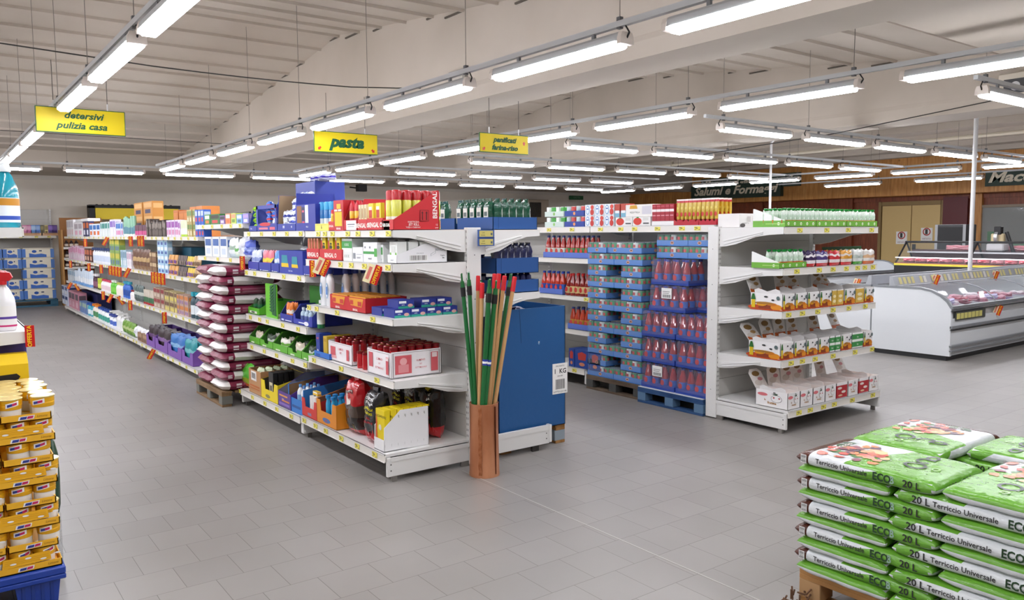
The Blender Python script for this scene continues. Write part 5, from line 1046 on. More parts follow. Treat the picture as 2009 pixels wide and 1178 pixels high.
MB().prism([(3.30, 1.03), (3.50, 1.04), (3.50, 1.07), (3.30, 1.075)], 'y', 5.0, 5.005, CARD).obj('inner_flap', bx, label='brown inner flap')
for k in range(9): put('coffee_pack', simple('bag', .13, .1, .055, '#1c2152 #c8ccda #2a3070', k % 2), 'dark coffee pack lying loose', 'coffee pack', 'inside the waist high blue bin', (3.32+.15*(k % 3), 4.62+.15*(k//3), .97), .5*k, k)
for k in range(9): put('coffee_layer', simple('box', .19, .18, .8, '#1c2152 #2a3070 #2a3070'), 'block of packs filling the bin', 'coffee pack', 'inside the waist high blue bin', (3.33+.2*(k % 3), 4.54+.19*(k//3), .155), 0, k) if k < 0 else None
m = MB(); m.box(3.24, 4.535, .155, 3.83, 5.11, .965, M('#2a2f55', .6)); m.obj('packed_coffee', bx)
# copper vase with handles
CU = noisy('hammered_copper', '#b06a44', '#dc9d76', 3.5, .4, (1, 1, .5), 6, .6, .15)
vx, vy = 2.905, 4.245; o = link('copper_vase', None, None, (vx, vy, 0), label='tall tapered copper vase holding broom handles at the gondola end', cat='vase')
m = MB(); m.lathe([(.0, .008), (.098, .008), (.101, 0), (.101, .02), (.099, .025), (.094, .30), (.095, .475), (.098, .484), (.092, .486), (.09, .475), (.09, .03), (0, .03)], CU, 0, 0, 32, False); m.obj('body', o)
m = MB(); S = noisy('copper_seam', '#a8633e', '#d08a60', 30, .4, (1, 1, 1), 2, .8)
for k in range(16):
    a = -2.45+.03*math.sin(k*1.9); a2 = -2.45+.03*math.sin((k+1)*1.9); z0 = .02+.028*k; r0, r1 = .1035-.006*k/16, .1035-.006*(k+1)/16
    m.add([(r0*math.cos(a-.1), r0*math.sin(a-.1), z0), (r0*math.cos(a+.12), r0*math.sin(a+.12), z0), (r1*math.cos(a2+.12), r1*math.sin(a2+.12), z0+.028), (r1*math.cos(a2-.1), r1*math.sin(a2-.1), z0+.028)], [(0, 1, 2, 3)], S)
m.obj('ragged_seam', o)
m = MB(); a = -1.35; m.prism([(math.cos(a)*.1, .02), (math.cos(a)*.1+.004, .02), (math.cos(a)*.094+.004, .47), (math.cos(a)*.094, .47)], 'y', -.101, -.09, M('#5a2a18', .5, .6)); m.obj('straight_seam', o)
GREENH = M('#12652f', .3, coat=.3); WOODH = noisy('broom_wood', '#b98a55', '#d8ae78', 5, .6, (1, 1, .2)); REDC = M('#d1202a', .35); BLK = M('#141416', .4)
hs = [('g', 905, 534, 929, .03, .0135), ('g', 919, 531, 933, .01, .0135), ('w', 938, 541, 936, .05, .012), ('g', 943, 547, 942, .07, .0125), ('w', 946, 555, 940, -.03, .013), ('g', 961, 545, 945, -.06, .016),
      ('g', 974, 548, 950, -.06, .016), ('g', 960, 546, 964, .06, .012), ('w', 970, 537, 962, .04, .012), ('w', 979, 537, 958, -.02, .013), ('w', 990, 541, 962, .0, .0135), ('g', 1003, 535, 968, .02, .0135), ('w', 1010, 543, 971, -.03, .0135), ('g', 984, 548, 955, .06, .012)]
for i, (kd, tx, ty, mx, dy, r) in enumerate(hs):
    T = pt_y(tx, ty, vy+dy*1.6); mm = pt_y(mx, 786, vy+dy*.9); mm = Vector((vx+max(-.07, min(.07, mm.x-vx)), vy+max(-.07, min(.07, dy*.9)), .475)); d = (mm-T).normalized(); Bt = mm+d*.43
    ex = Vector((Bt.x-vx, Bt.y-vy)); 
    if ex.length > .07: ex = ex*(.07/ex.length)
    Bt = Vector((vx+ex.x, vy+ex.y, .05)); ax = (T-Bt).normalized(); L = (T-Bt).length; q = ax.to_track_quat('Z', 'Y').to_euler()
    key = ('h', kd, r, round(L, 1))
    if kd == 'g':
        a = MB().rod((0, 0, 0), (0, 0, L-.16), r, GREENH, 12); b = MB().rod((0, 0, L-.16), (0, 0, L-.10), r*1.2, BLK, 12); c = MB()
        c.rod((0, 0, L-.10), (0, 0, L-.06), r*1.1, GREENH, 12, r*.9)
        for s in (-1, 1): c.rod((s*r*.7, 0, L-.07), (s*r*.55, 0, L-.015), r*.35, GREENH, 6)
        c.rod((-r*.6, 0, L-.018), (r*.6, 0, L-.012), r*.4, GREENH, 6)
        pr = [('stick', a.mesh(), None, None), ('grip_band', b.mesh(), None, 'black band'), ('hanging_loop', c.mesh(), None, None)]; de = 'green broom handle with hanging loop'
        if i in (5, 6): st = MB(); st.rod((0, 0, L*.55), (0, 0, L*.55+.04), r*1.04, M('#2a3a9a', .4), 12); st.rod((0, 0, L*.55+.012), (0, 0, L*.55+.026), r*1.06, PAPER, 12); pr.append(('sticker', st.mesh(), None, None))
    else:
        a = MB().rod((0, 0, 0), (0, 0, L-.09), r, WOODH, 12); b = MB(); b.rod((0, 0, L-.10), (0, 0, L-.004), r*1.25, REDC, 12, r*1.15); b.rod((0, 0, L-.004), (0, 0, L), r*1.15, REDC, 12, r*.8)
        pr = [('stick', a.mesh(), None, None), ('red_cap', b.mesh(), None, None)]; de = 'wooden broom handle with red cap'
    put('broom_handle', pr, de, 'broom handle', 'in the copper vase', Bt, 0, T.x, rot=q)
# ------------------------------------------------------------------ tomato gondola
z = 1.656; gf = GS
GT_ = 'on top of tomato gondola'
def stackL(name, mk, px0, px1, n, hs_, desc, cat, dep=0):
    y0, y1 = yx(px0, gf, 440), yx(px1, gf, 440); w = (y0-y1)/n*.97
    for k in range(n):
        zz = z
        for j, h in enumerate(hs_): put(name, mk(round(w, 3), h), desc+(', upper' if j else (', lower' if len(hs_) > 1 else '')), cat, GT_, (gf+.01+dep, y0-(y0-y1)*(k+.5)/n, zz), R90, -y0+k); zz += h+.001
def tincase(c, band, tc):
    def mk(w, h): 
        key = ('tincase', c, w)
        if key in _P: return _P[key]
        m = MB(); m.box(-w/2, 0, 0, w/2, .24, h*.5, M(c, .5)); m.disc('-y', 0, h*.25, h*.16, -.001, M('#e89a5a' if 'a' in c[1:3] or c == '#24409a' else '#8fc46a', .5), 12)
        parts = [('tray', m.mesh(), None, None)]
        for k in range(4):
            t = MB(); r = w/8.3; t.lathe([(r, 0), (r, h*.9), (r*.95, h*.94)], [M(band if k % 2 else tc, .4), M('#c8c8c8', .3, .6)], -w/2+w*(k+.5)/4, r+.006, 10); parts.append(('tin', t.mesh(), None, None))
        _P[key] = parts; return parts
    return mk
stackL('tin_case', tincase('#cfe0d8', '#3fa03a', '#eef2ee'), 1067, 1105, 1, (.11, .105), 'pale tray of green and white tins', 'tin case')
stackL('tin_case', tincase('#24409a', '#c83a34', '#b8ccd0'), 1106, 1145, 1, (.11, .105), 'blue tray of red tins', 'tin case')
PX = lambda w, h: carton(w, .16, h, '#e3e8ee', (('e', .3, .5, .2, .42, '#4a90c8'), ('e', .3, .5, .16, .35, '#e8eef4'), ('e', .78, .3, .2, .28, '#c8342c'), ('e', .8, .75, .17, .2, '#d8483a'), ('r', .2, .55, .42, .65, '#3a6ab8')))
stackL('pulp_pack', PX, 1146, 1203, 3, (.11, .11), 'white pack with ring and tomatoes', 'pack')
PY_ = lambda w, h: carton(w, .3, h, '#ecebe8', (('e', .27, .5, .24, .42, '#cf3220'), ('r', .22, .85, .34, .98, '#3a8a3a'), ('r', .6, .2, .92, .35, '#4a4a4a'), ('r', .6, .6, .9, .9, '#d8d8d2')))
stackL('pulp_case', PY_, 1206, 1275, 2, (.085,), 'white case with a large red tomato', 'case')
PL2 = lambda w, h: carton(w, .12, h, '#b8402e', (('r', 0, 0, 1, .45, '#7ab0c8'), ('r', .1, .3, .9, .5, '#e8e8e8')))
y0 = yx(1206, gf, 440)
for k, p in enumerate((1208, 1220)): put('tin_stack', PL2(.07, .13), 'red and blue tin on the tomato cases', 'tin', GT_, (gf+.02, yx(p, gf, 410), z+.087), R90, k)
put('white_case', carton(.36, .3, .115, '#ebe9e4', (('p', ((.15, .65), (.45, .65), (.42, .95), (.18, .95)), '#d8a02a'), ('t', 'PIZZOTTELLA', .35, .35, .18, '#3a3a3a', .01), ('r', .62, .2, .95, .85, '#d0ced6'))), 'white case with an orange drawing', 'case', GT_, (gf+.02, (yx(1228, gf, 410)+yx(1274, gf, 410))/2, z+.087), R90, 3)
y0, y1 = yx(1277, gf, 430), yx(1320, gf, 430)
put('white_tray', carton(round(y0-y1, 3), .3, .04, '#eeeceb'), 'low white tray under red packs', 'tray', GT_, (gf+.01, (y0+y1)/2, z), R90, 4)
for k in range(5): put('paste_pack', carton(round((y0-y1)/5.2, 3), .1, .155, '#a3162a', (('r', .0, .55, 1, .7, '#f0e6e6'), ('r', .1, .3, .9, .36, '#d88a94'), ('r', .1, .85, .9, .9, '#c84a5a'))), 'crimson and white tomato paste pack', 'pack', 'on the low white tray', (gf+.015, y0-(y0-y1)*(k+.5)/5, z+.041), R90, k)
def paste_tube(r=.024, h=.2):
    key = ('ptube',)
    if key in _P: return _P[key]
    m = MB(); Y = M('#c9a82e', .3, coat=.3); R_ = M('#c01f30', .35); Wt = M('#efe4e0', .4); v = []; f = []
    prof = [(.55, .55, 0, R_), (.55, .55, .09, Y), (.75, .7, .1, Y), (1, .6, .5, Y), (1, .35, .84, R_), (1, .15, .93, Wt), (1, .08, 1, Wt)]; seg = 14
    for a, c, zz, _ in prof: v += [(r*a*math.cos(2*PI*k/seg), r+r*c*math.sin(2*PI*k/seg), h*zz) for k in range(seg)]
    for i in range(len(prof)-1): m.add(v[i*seg:(i+2)*seg], [(k, (k+1) % seg, seg+(k+1) % seg, seg+k) for k in range(seg)], prof[i][3], True)
    m.add(v[-seg:], [tuple(range(seg))], Wt); m.disc('-y', 0, h*.32, r*.6, -.001+r*.3, M('#c8342c', .4), 10, h*.1); m.disc('-y', 0, h*.6, r*.5, r*.4, M('#e0cc60', .4), 10, h*.06)
    _P[key] = [('tube', m.mesh(), None, None)]; return _P[key]
for i, (a, b, n) in enumerate(((1321, 1369, 6), (1370, 1404, 4))):
    y0, y1 = yx(a, gf, 430), yx(b, gf, 430)
    put('paste_tray', carton(round(y0-y1, 3), .28, .03, '#b8142a', (('p', tuple([(0, 0), (1, 0)]+[(1-j/8, 1.0 if j % 2 else 1.7) for j in range(9)]), '#b8142a'),)), 'low crimson tray of yellow tubes, '+('left' if i == 0 else 'right'), 'tray', GT_, (gf+.01, (y0+y1)/2, z), R90, i)
    for k in range(n):
        for q in range(4): put('paste_tube', paste_tube(), 'yellow paste tube with red top'+('', ', second row', ', third row', ', rear row')[q], 'paste tube', 'in the '+('left' if i == 0 else 'right')+' crimson tray', (gf+.02+.056*q, y0-(y0-y1)*(k+.5)/n, z+.032), R90, k)
# passata bottle
def passata(h=.24, r=.034, cap='#24409a', lab='#2a55b0', lab2='#c83a3a', glass='#a31f14', lz=(.12, .42)):
    key = ('passata', h, r, cap, lab, lab2, glass)
    if key in _P: return _P[key]
    m = MB(); G = M(glass, .08, coat=.8); m.lathe([(r*.9, 0), (r, .008), (r, h*.5), (r*.86, h*.6), (r*.5, h*.82), (r*.42, h*.92)], G, 0, r, 16)
    k = MB().lathe([(r*.52, h*.91), (r*.52, h*.99), (r*.45, h)], M(cap, .35), 0, r, 12)
    l = MB().lathe([(r*1.01, h*lz[0]), (r*1.01, h*lz[1])], M(lab, .45), 0, r, 16, False); l.disc('-y', 0, h*(lz[0]+lz[1])/2, r*.62, -.0015, M(lab2, .45), 12, h*.12)
    _P[key] = [('glass', m.mesh(), None, None), ('cap', k.mesh(), None, None), ('label', l.mesh(), None, None)]; return _P[key]
def brow(z, px0, px1, n, proto, desc, where, fx=GS, py=480, tray_c='#5a74c8', dz=.012, deep=2, hh=.06):
    y0, y1 = yx(px0, fx, py), yx(px1, fx, py); p = (y0-y1)/n
    for q in range(deep):
        for k in range(n): put('passata_bottle', proto, desc+('' if q == 0 else ', second row'), 'bottle', where, (fx+.025+q*.075, y0-p*(k+.5), z+dz), R90, -y0+p*k)
    if tray_c: put('bottle_tray', tray(round(y0-y1+.005, 3), .3, hh, tray_c, .99, 1, '#3a4a8a', .02), 'low blue tray of tomato bottles', 'tray', where, (fx+.015, (y0+y1)/2, z), R90, -y0)
W2 = ['second', 'third', 'fourth', 'bottom']
brow(1.326, 1064, 1103, 4, passata(.225, .034, '#1f2a60', '#d8e4d8', '#c8342c'), 'dark capped tomato bottle', 'on second shelf of tomato gondola', py=490)
brow(1.326, 1104, 1160, 6, passata(.225, .034, '#1f2a60', '#4a9a5a', '#c8342c'), 'tomato bottle with green label', 'on second shelf of tomato gondola', py=490)
brow(.929, 1056, 1101, 5, passata(.235, .034, '#24409a', '#2a55b0', '#c83a3a', '#c2331c'), 'blue capped passata bottle', 'on third shelf of tomato gondola', py=560)
brow(.929, 1112, 1160, 5, passata(.235, .035, '#b8201c', '#d8c48a', '#b8201c', '#8a1a14'), 'red capped sauce bottle', 'on third shelf of tomato gondola', py=560, tray_c=None, dz=.001)
put('passata_bottle', passata(.235, .035, '#b8201c', '#d8c48a', '#b8201c', '#8a1a14'), 'tilted sauce bottle leaning on the blue tray', 'bottle', 'on third shelf of tomato gondola', (GS+.03, yx(1105, GS, 560), .933), 0, 0, rot=(.0, .0, R90))
_o = [q for q in COL.objects if q.name.startswith('passata_bottle')][-1]
for q in COL.objects:
    if q.name.startswith('passata_bottle') and abs(q.location.z-.933) < 1e-4 and q.get('label') is None: q.rotation_euler = (0, 0, R90); q.matrix_world = Matrix.Translation(q.location) @ Matrix.Rotation(R90, 4, 'Z') @ Matrix.Rotation(.28, 4, 'Y'); break
brow(.576, 1112, 1160, 5, passata(.22, .036, '#24306a', '#c89a3a', '#c83a3a', '#b8391c'), 'tomato bottle with golden label', 'on fourth shelf of tomato gondola', py=620)
for a, b in ((1113, 1124), (1125, 1153), (1154, 1175)):
    y0, y1 = yx(a, 5.38, 700), yx(b, 5.38, 700); put('gift_box', carton(round(y0-y1, 3), .2, .19, '#163f8f', (('p', ((.25, .45), (.75, .45), (.8, .8), (.5, .9), (.2, .8)), '#b8342c'), ('e', .5, .22, .2, .1, '#c87a5a'))), 'dark blue box with a red crest', 'box', 'on bottom shelf of tomato gondola', (5.40, (y0+y1)/2, .191), R90, -y0)
# trays of tins in film
FILM = film('shrink_film', '#dde6f2', .13, .15); TB = '#4581cc'
def tin_tray(w, d, nx, ny):
    key = ('tt', w, d)
    if key in _P: return _P[key]
    h = .106; m = MB(); m.box(-w/2, 0, 0, w/2, d, .052, M(TB, .45)); m.disc('-y', 0, .028, .022, -.0012, M('#e0a070', .5), 14, .015); m.disc('-y', 0, .028, .014, -.002, M('#5a3a4a', .5), 14, .006)
    m.disc('-x' if 0 else '+x', d/2, .028, .022, w/2+.0012, M('#e0a070', .5), 14, .015); parts = [('tray', m.mesh(), None, None)]
    me = {}
    for c, b in (('#2f8a52', '#c6322c'), ('#3a9a5e', '#cf4038'), ('#dfe6e0', '#b8302c')):
        t = MB(); r = .033; t.lathe([(r, .05), (r, .1)], M(c, .35), 0, 0, 12, False).lathe([(r*1.02, .1), (r*1.02, .103), (r*.9, .1035), (0, .101)], M('#c9ccce', .25, .7), 0, 0, 12, False)
        for f, (a0) in (('-y', -PI/2), ('+x', 0)):
            v = []
            for k in range(4): a = a0-.42+.28*k; v += [(r*1.02*math.cos(a), r*1.02*math.sin(a), .056), (r*1.02*math.cos(a), r*1.02*math.sin(a), .084)]
            t.add(v, [(2*k, 2*k+2, 2*k+3, 2*k+1) for k in range(3)], M(b, .4), True)
        me[len(me)] = t.mesh()
    spots = [(i, 0) for i in range(nx)]+[(nx-1, j) for j in range(1, ny)]+[(0, j) for j in range(1, ny)]+[(i, 1) for i in range(1, nx-1)]
    for n_, (i, j) in enumerate(spots): parts.append(('tin', (me[(i*7+j*3) % 3], (-w/2+w*(i+.5)/nx, d*(j+.5)/ny, 0)), None, None))
    f = MB(); f.bbox(-w/2-.002, -.002, .002, w/2+.002, d+.002, .108, FILM, .008); parts.append(('film', f.mesh(), None, 'clear shrink film'))
    _P[key] = parts; return parts
_put0 = put
def put(name, proto, desc, cat, where, loc, rz=0, key=0.0, group=None, rot=None, side='left'):
    if isinstance(proto, list) and any(isinstance(p[1], tuple) for p in proto):      # parts with an offset of their own
        o = link(name, None, None, loc, rz, rot=rot)
        for pn, me, par, lb in proto:
            if isinstance(me, tuple): link(pn, me[0], o, me[1], label=lb)
            else: link(pn, me, o, label=lb)
        ROWS.setdefault((desc, where), []).append((key, o, cat, group, side)); return o
    return _put0(name, proto, desc, cat, where, loc, rz, key, group, rot, side)
pallet('grey wooden pallet under the wrapped tomato tins', 5.385, 5.235, .77, .62, '#6d5c4c', '#4a4a48', axis='y')
pallet('blue pallet under the wrapped passata packs', 5.33, 4.44, .78, .64, '#2f5482', '#5a7a9a', axis='y')
MB().box(5.335, 4.445, .1445, 5.97, 5.215, .150, M('#d8dade', .6)).obj('pallet_sheet', label='white card sheet on the blue pallet', cat='sheet')
LW = ['bottom', 'second', 'third', 'fourth', 'fifth', 'sixth', 'seventh', 'eighth', 'ninth', 'tenth', 'eleventh', 'twelfth']
for L in range(12):
    zz = .1455+.1135*L; wh = f'in the {LW[L]} layer of the tin stack'
    ya, yb = 6.0, 5.235
    if L % 2 == 0:
        for k in range(2): put('tin_tray', tin_tray(.378, .27, 5, 4), 'wide wrapped tin tray', 'tin tray', wh, (5.40, ya-.19-.383*k, zz), R90, k)
        for k in range(2): put('tin_tray', tin_tray(.378, .27, 5, 4), 'rear wrapped tin tray', 'tin tray', wh, (5.68, ya-.19-.383*k, zz), R90, k) if L == 10 else None
    else:
        for k, yy in enumerate((ya-.135, yb+.15)): put('tin_tray', tin_tray(.27, .378, 4, 5), 'narrow wrapped tin tray', 'tin tray', wh, (5.40, yy, zz), R90, k)
        if L == 11:
            put('tin_tray', tin_tray(.27, .378, 4, 5), 'middle narrow tray of tomato tins', 'tin tray', wh, (5.42, (ya+yb)/2+.01, zz), R90, 1)
# packs of passata
PB_ = passata(.222, .036, '#1f3aa0', '#2f6fc8', '#c8342c', '#a8281a')
def bottle_pack(w, d, nx, ny, sticker=False):
    key = ('bp', w, d, sticker)
    if key in _P: return _P[key]
    m = MB(); m.box(-w/2, 0, 0, w/2, d, .045, M('#27449c', .45)); parts = [('tray', m.mesh(), None, None)]
    b = MB()
    for pn, me, _, _ in PB_:
        for p in me.polygons: b.add([tuple(me.vertices[i].co) for i in p.vertices], [tuple(range(len(p.vertices)))], me.materials[p.material_index], p.use_smooth)
    bm = b.mesh()
    for i in range(nx):
        for j in range(ny):
            if j in (0,) or i in (0, nx-1) or j == 1: parts.append(('bottle', (bm, (-w/2+w*(i+.5)/nx, d*(j+.5)/ny-.036, .008)), None, None))
    f = MB(); f.bbox(-w/2-.003, -.003, .004, w/2+.003, d+.003, .236, film('shrink_film_2', '#b8b0cc', .17, .12), .02); parts.append(('film', f.mesh(), None, 'clear shrink film'))
    if sticker: s = MB(); s.box(-.06, -.006, .12, .06, -.0035, .215, PAPER); 
    if sticker:
        rr2 = random.Random(3); x = -.045
        while x < .045: s.rect('-y', x, .128, x+.003, .155, -.0065, BLACK); x += rr2.choice((.005, .007))
        s.rect('-y', -.045, .165, .03, .17, -.0065, M('#777')); s.rect('-y', -.045, .18, .04, .185, -.0065, M('#777')); parts.append(('paper_label', s.mesh(), None, None))
    _P[key] = parts; return parts
def bp(px0, px1, T, de, st=False, fx=5.36, n=4):
    y0, y1 = yx(px0, fx, 650), yx(px1, fx, 650); put('passata_pack', bottle_pack(round(y0-y1-.006, 2), .27, n, 3, st), de, 'bottle pack', f'in the {LW[T]} tier by the end bay', (fx, (y0+y1)/2, .151+.241*T), R90, -y0)
bp(1258, 1325, 0, 'left wrapped passata pack with paper label', True); bp(1326, 1393, 0, 'right wrapped pack of passata bottles')
bp(1258, 1325, 1, 'left wrapped pack of passata bottles'); bp(1326, 1393, 1, 'right wrapped pack of passata bottles')
bp(1258, 1325, 2, 'left wrapped pack of passata bottles'); bp(1326, 1393, 2, 'right wrapped pack of passata bottles')
bp(1272, 1345, 3, 'front wrapped passata pack with paper label', True, 5.39); bp(1346, 1397, 3, 'rear wrapped pack of passata bottles', False, 5.55, 3)
bp(1276, 1350, 4, 'single wrapped pack of passata bottles', False, 5.42)
for L in range(2):
    for k, (yy, w_) in enumerate(((4.98, 0), (4.66, 1))): put('tin_tray', tin_tray(.27, .378, 4, 5) if w_ else tin_tray(.378, .27, 5, 4), 'wrapped tin tray', 'tin tray', ('lower' if L == 0 else 'upper')+' pair resting on the top passata pack', (5.52, yy, .151+.241*5+.1125*L), R90, k)
# ------------------------------------------------------------------ end bay (front faces -y)
EF = 3.70
def PE(name, proto_fn, z, px0, px1, desc, cat, where, py=500, dy=.012, rz=0, key=None):
    x0, x1 = xy(px0, EF, py), xy(px1, EF, py); return put(name, proto_fn(round(x1-x0, 3)), desc, cat, where, ((x0+x1)/2, EF+dy, z), rz, x0 if key is None else key)
E_ = [f'on {s} shelf of the end bay' for s in ('top', 'second', 'third', 'fourth', 'bottom')]
LOGO = lambda n: tuple(('e', (i+.5)/n, .5, .3/n, .32, '#eef4ea') for i in range(n))+tuple(('e', (i+.5)/n, .45, .12/n, .2, '#7db03a') for i in range(n))
FRUIT = pouch(.062, .135, .034, ((0, .12, '#b9d8b4'), (.12, .22, '#d8752c'), (.22, .34, '#e0893a'), (.34, .7, '#c4dcc6'), (.7, 1, '#dbe8da')), '#07802c', seed=3, deco=((0, .42, .12, '#e8efe8'),))
FRUIT2 = pouch(.062, .135, .034, ((0, .12, '#b9d8b4'), (.12, .25, '#b8402a'), (.25, .34, '#cf5a3a'), (.34, .7, '#c4dcc6'), (.7, 1, '#dbe8da')), '#07802c', seed=4, deco=((0, .42, .12, '#e8efe8'),))
z = 1.631
def ptray(w, d, lip, h, n, slant=True):
    m = MB(); G = M('#6fae3c', .45); W = M('#f0f2ee', .45); m.box(-w/2, 0, 0, w/2, d, .004, W).box(-w/2, 0, 0, w/2, .004, lip, G).box(-w/2, d-.004, 0, w/2, d, lip, W).box(w/2-.004, 0, 0, w/2, d, lip, G)
    m.prism([(0, 0), (d, 0), (d, h if slant else lip), (d*.96, h if slant else lip), (0, lip)], 'x', -w/2, -w/2+.004, W); m.box(-w/2-.0008, 0, 0, -w/2, d, lip, G)
    for i in range(n): m.disc('-y', -w/2+w*(i+.5)/n, lip*.5, lip*.26, -.001, M('#e6f0dc', .5), 12); m.disc('-y', -w/2+w*(i+.5)/n, lip*.48, lip*.1, -.0018, M('#7db03a', .5), 8)
    m.disc('-x', -d*.2, lip*.5, lip*.25, -w/2-.0015, M('#e6f0dc', .5), 12); m.box(-w/2-.0016, d*.02, lip*.42, -w/2-.0008, d*.6, lip*.58, M('#a6d070', .5))
    return [('display_tray', m.mesh(), None, None)]
xs = (1543, 1604, 1664, 1724)
for i in range(3):
    PE('pouch_tray', lambda w: ptray(w-.003, .30, .05, .145, 5, i == 0), z, xs[i], xs[i+1], 'green and white tray of fruit pouches', 'display tray', E_[0], 440)
    a, b = xy(xs[i], EF, 430), xy(xs[i+1], EF, 430)
    for q in range(3):
        for k in range(7):
            if q == 2 and i: continue
            put('fruit_pouch', FRUIT2 if (k+i+q) % 3 == 0 else FRUIT, 'fruit puree pouch, '+('front', 'middle', 'rear')[q]+' row', 'fruit pouch', ('in the left tray', 'in the middle tray', 'in the right tray')[i]+' on the end bay top shelf', (a+(b-a)*(k+.5)/7, EF+.025+.085*q, z+.012), random.uniform(-.15, .15), k)
put('white_case', carton(.34, .22, .115, '#e9e6e4', (('t', 'CIABATTA', .25, .3, .16, '#9a9696', .01), ('r', .5, .2, .9, .85, '#dcd8d6'), ('r', .52, .62, .88, .66, '#b0acaa'), ('r', .52, .5, .88, .52, '#b0acaa'), ('r', .52, .38, .88, .4, '#b0acaa'), ('e', .12, .15, .1, .15, '#3a3432'), ('r', .3, .4, .42, .8, '#c0bcba')), (('r', .2, .3, .8, .7, '#d4d0ce'),)), 'white printed case behind the fruit pouches', 'case', E_[0], (xy(1470, 4.2, 420), 4.17, z), 0, 0)
z = 1.306
PE('pouch_tray', lambda w: ptray(w, .26, .045, .13, 4), z, 1532, 1585, 'short green and white tray of fruit pouches', 'display tray', E_[1], 520)
a, b = xy(1532, EF, 520), xy(1585, EF, 520)
for q in range(2):
    for k in range(5): put('fruit_pouch', FRUIT2 if k % 2 else FRUIT, 'fruit puree pouch, '+('front', 'rear')[q]+' row', 'fruit pouch', 'in the short tray on the end bay', (a+(b-a)*(k+.5)/5, EF+.03+.09*q, z+.01), 0, k)
bags = (('#efe8ec #3a2a55 #c8262c', 1590, 1607, 'purple and white baby snack bag'), ('#e6e4ee #4a3a78 #c8262c', 1610, 1632, 'violet spotted baby snack bag'), ('#efe4e4 #c8303a #c8262c', 1636, 1655, 'red and white baby snack bag'), ('#e8dccf #d89a3a #c8262c', 1658, 1679, 'orange spotted baby snack bag'), ('#dfe3e0 #b8c4bc #4a9a35', 1682, 1700, 'pale baby snack bag with green base'), ('#e6e2dc #d8b088 #d0642a', 1702, 1723, 'pale baby snack bag with orange base'))
for cc, a, b, de in bags:
    for q in range(3): PE('snack_bag', lambda w: pouch(w*.98, .125, .045, ((0, .24, cc.split()[2]), (.24, .45, cc.split()[0]), (.45, .62, cc.split()[1]), (.62, .8, cc.split()[0]), (.8, 1, cc.split()[1] if 'c82' in cc else cc.split()[0])), seed=a+q), z, a, b, de+('', ', second row', ', third row')[q], 'snack bag', E_[1], 520, dy=.02+.07*q)
x0, x1 = xy(1615, EF+.27, 490), xy(1690, EF+.27, 490); put('backing_card', carton(round(x1-x0, 3), .012, .15, '#1f4a24', ()), 'dark green backing card behind the snack bags', 'card', E_[1], ((x0+x1)/2, EF+.27, z), 0, 0)
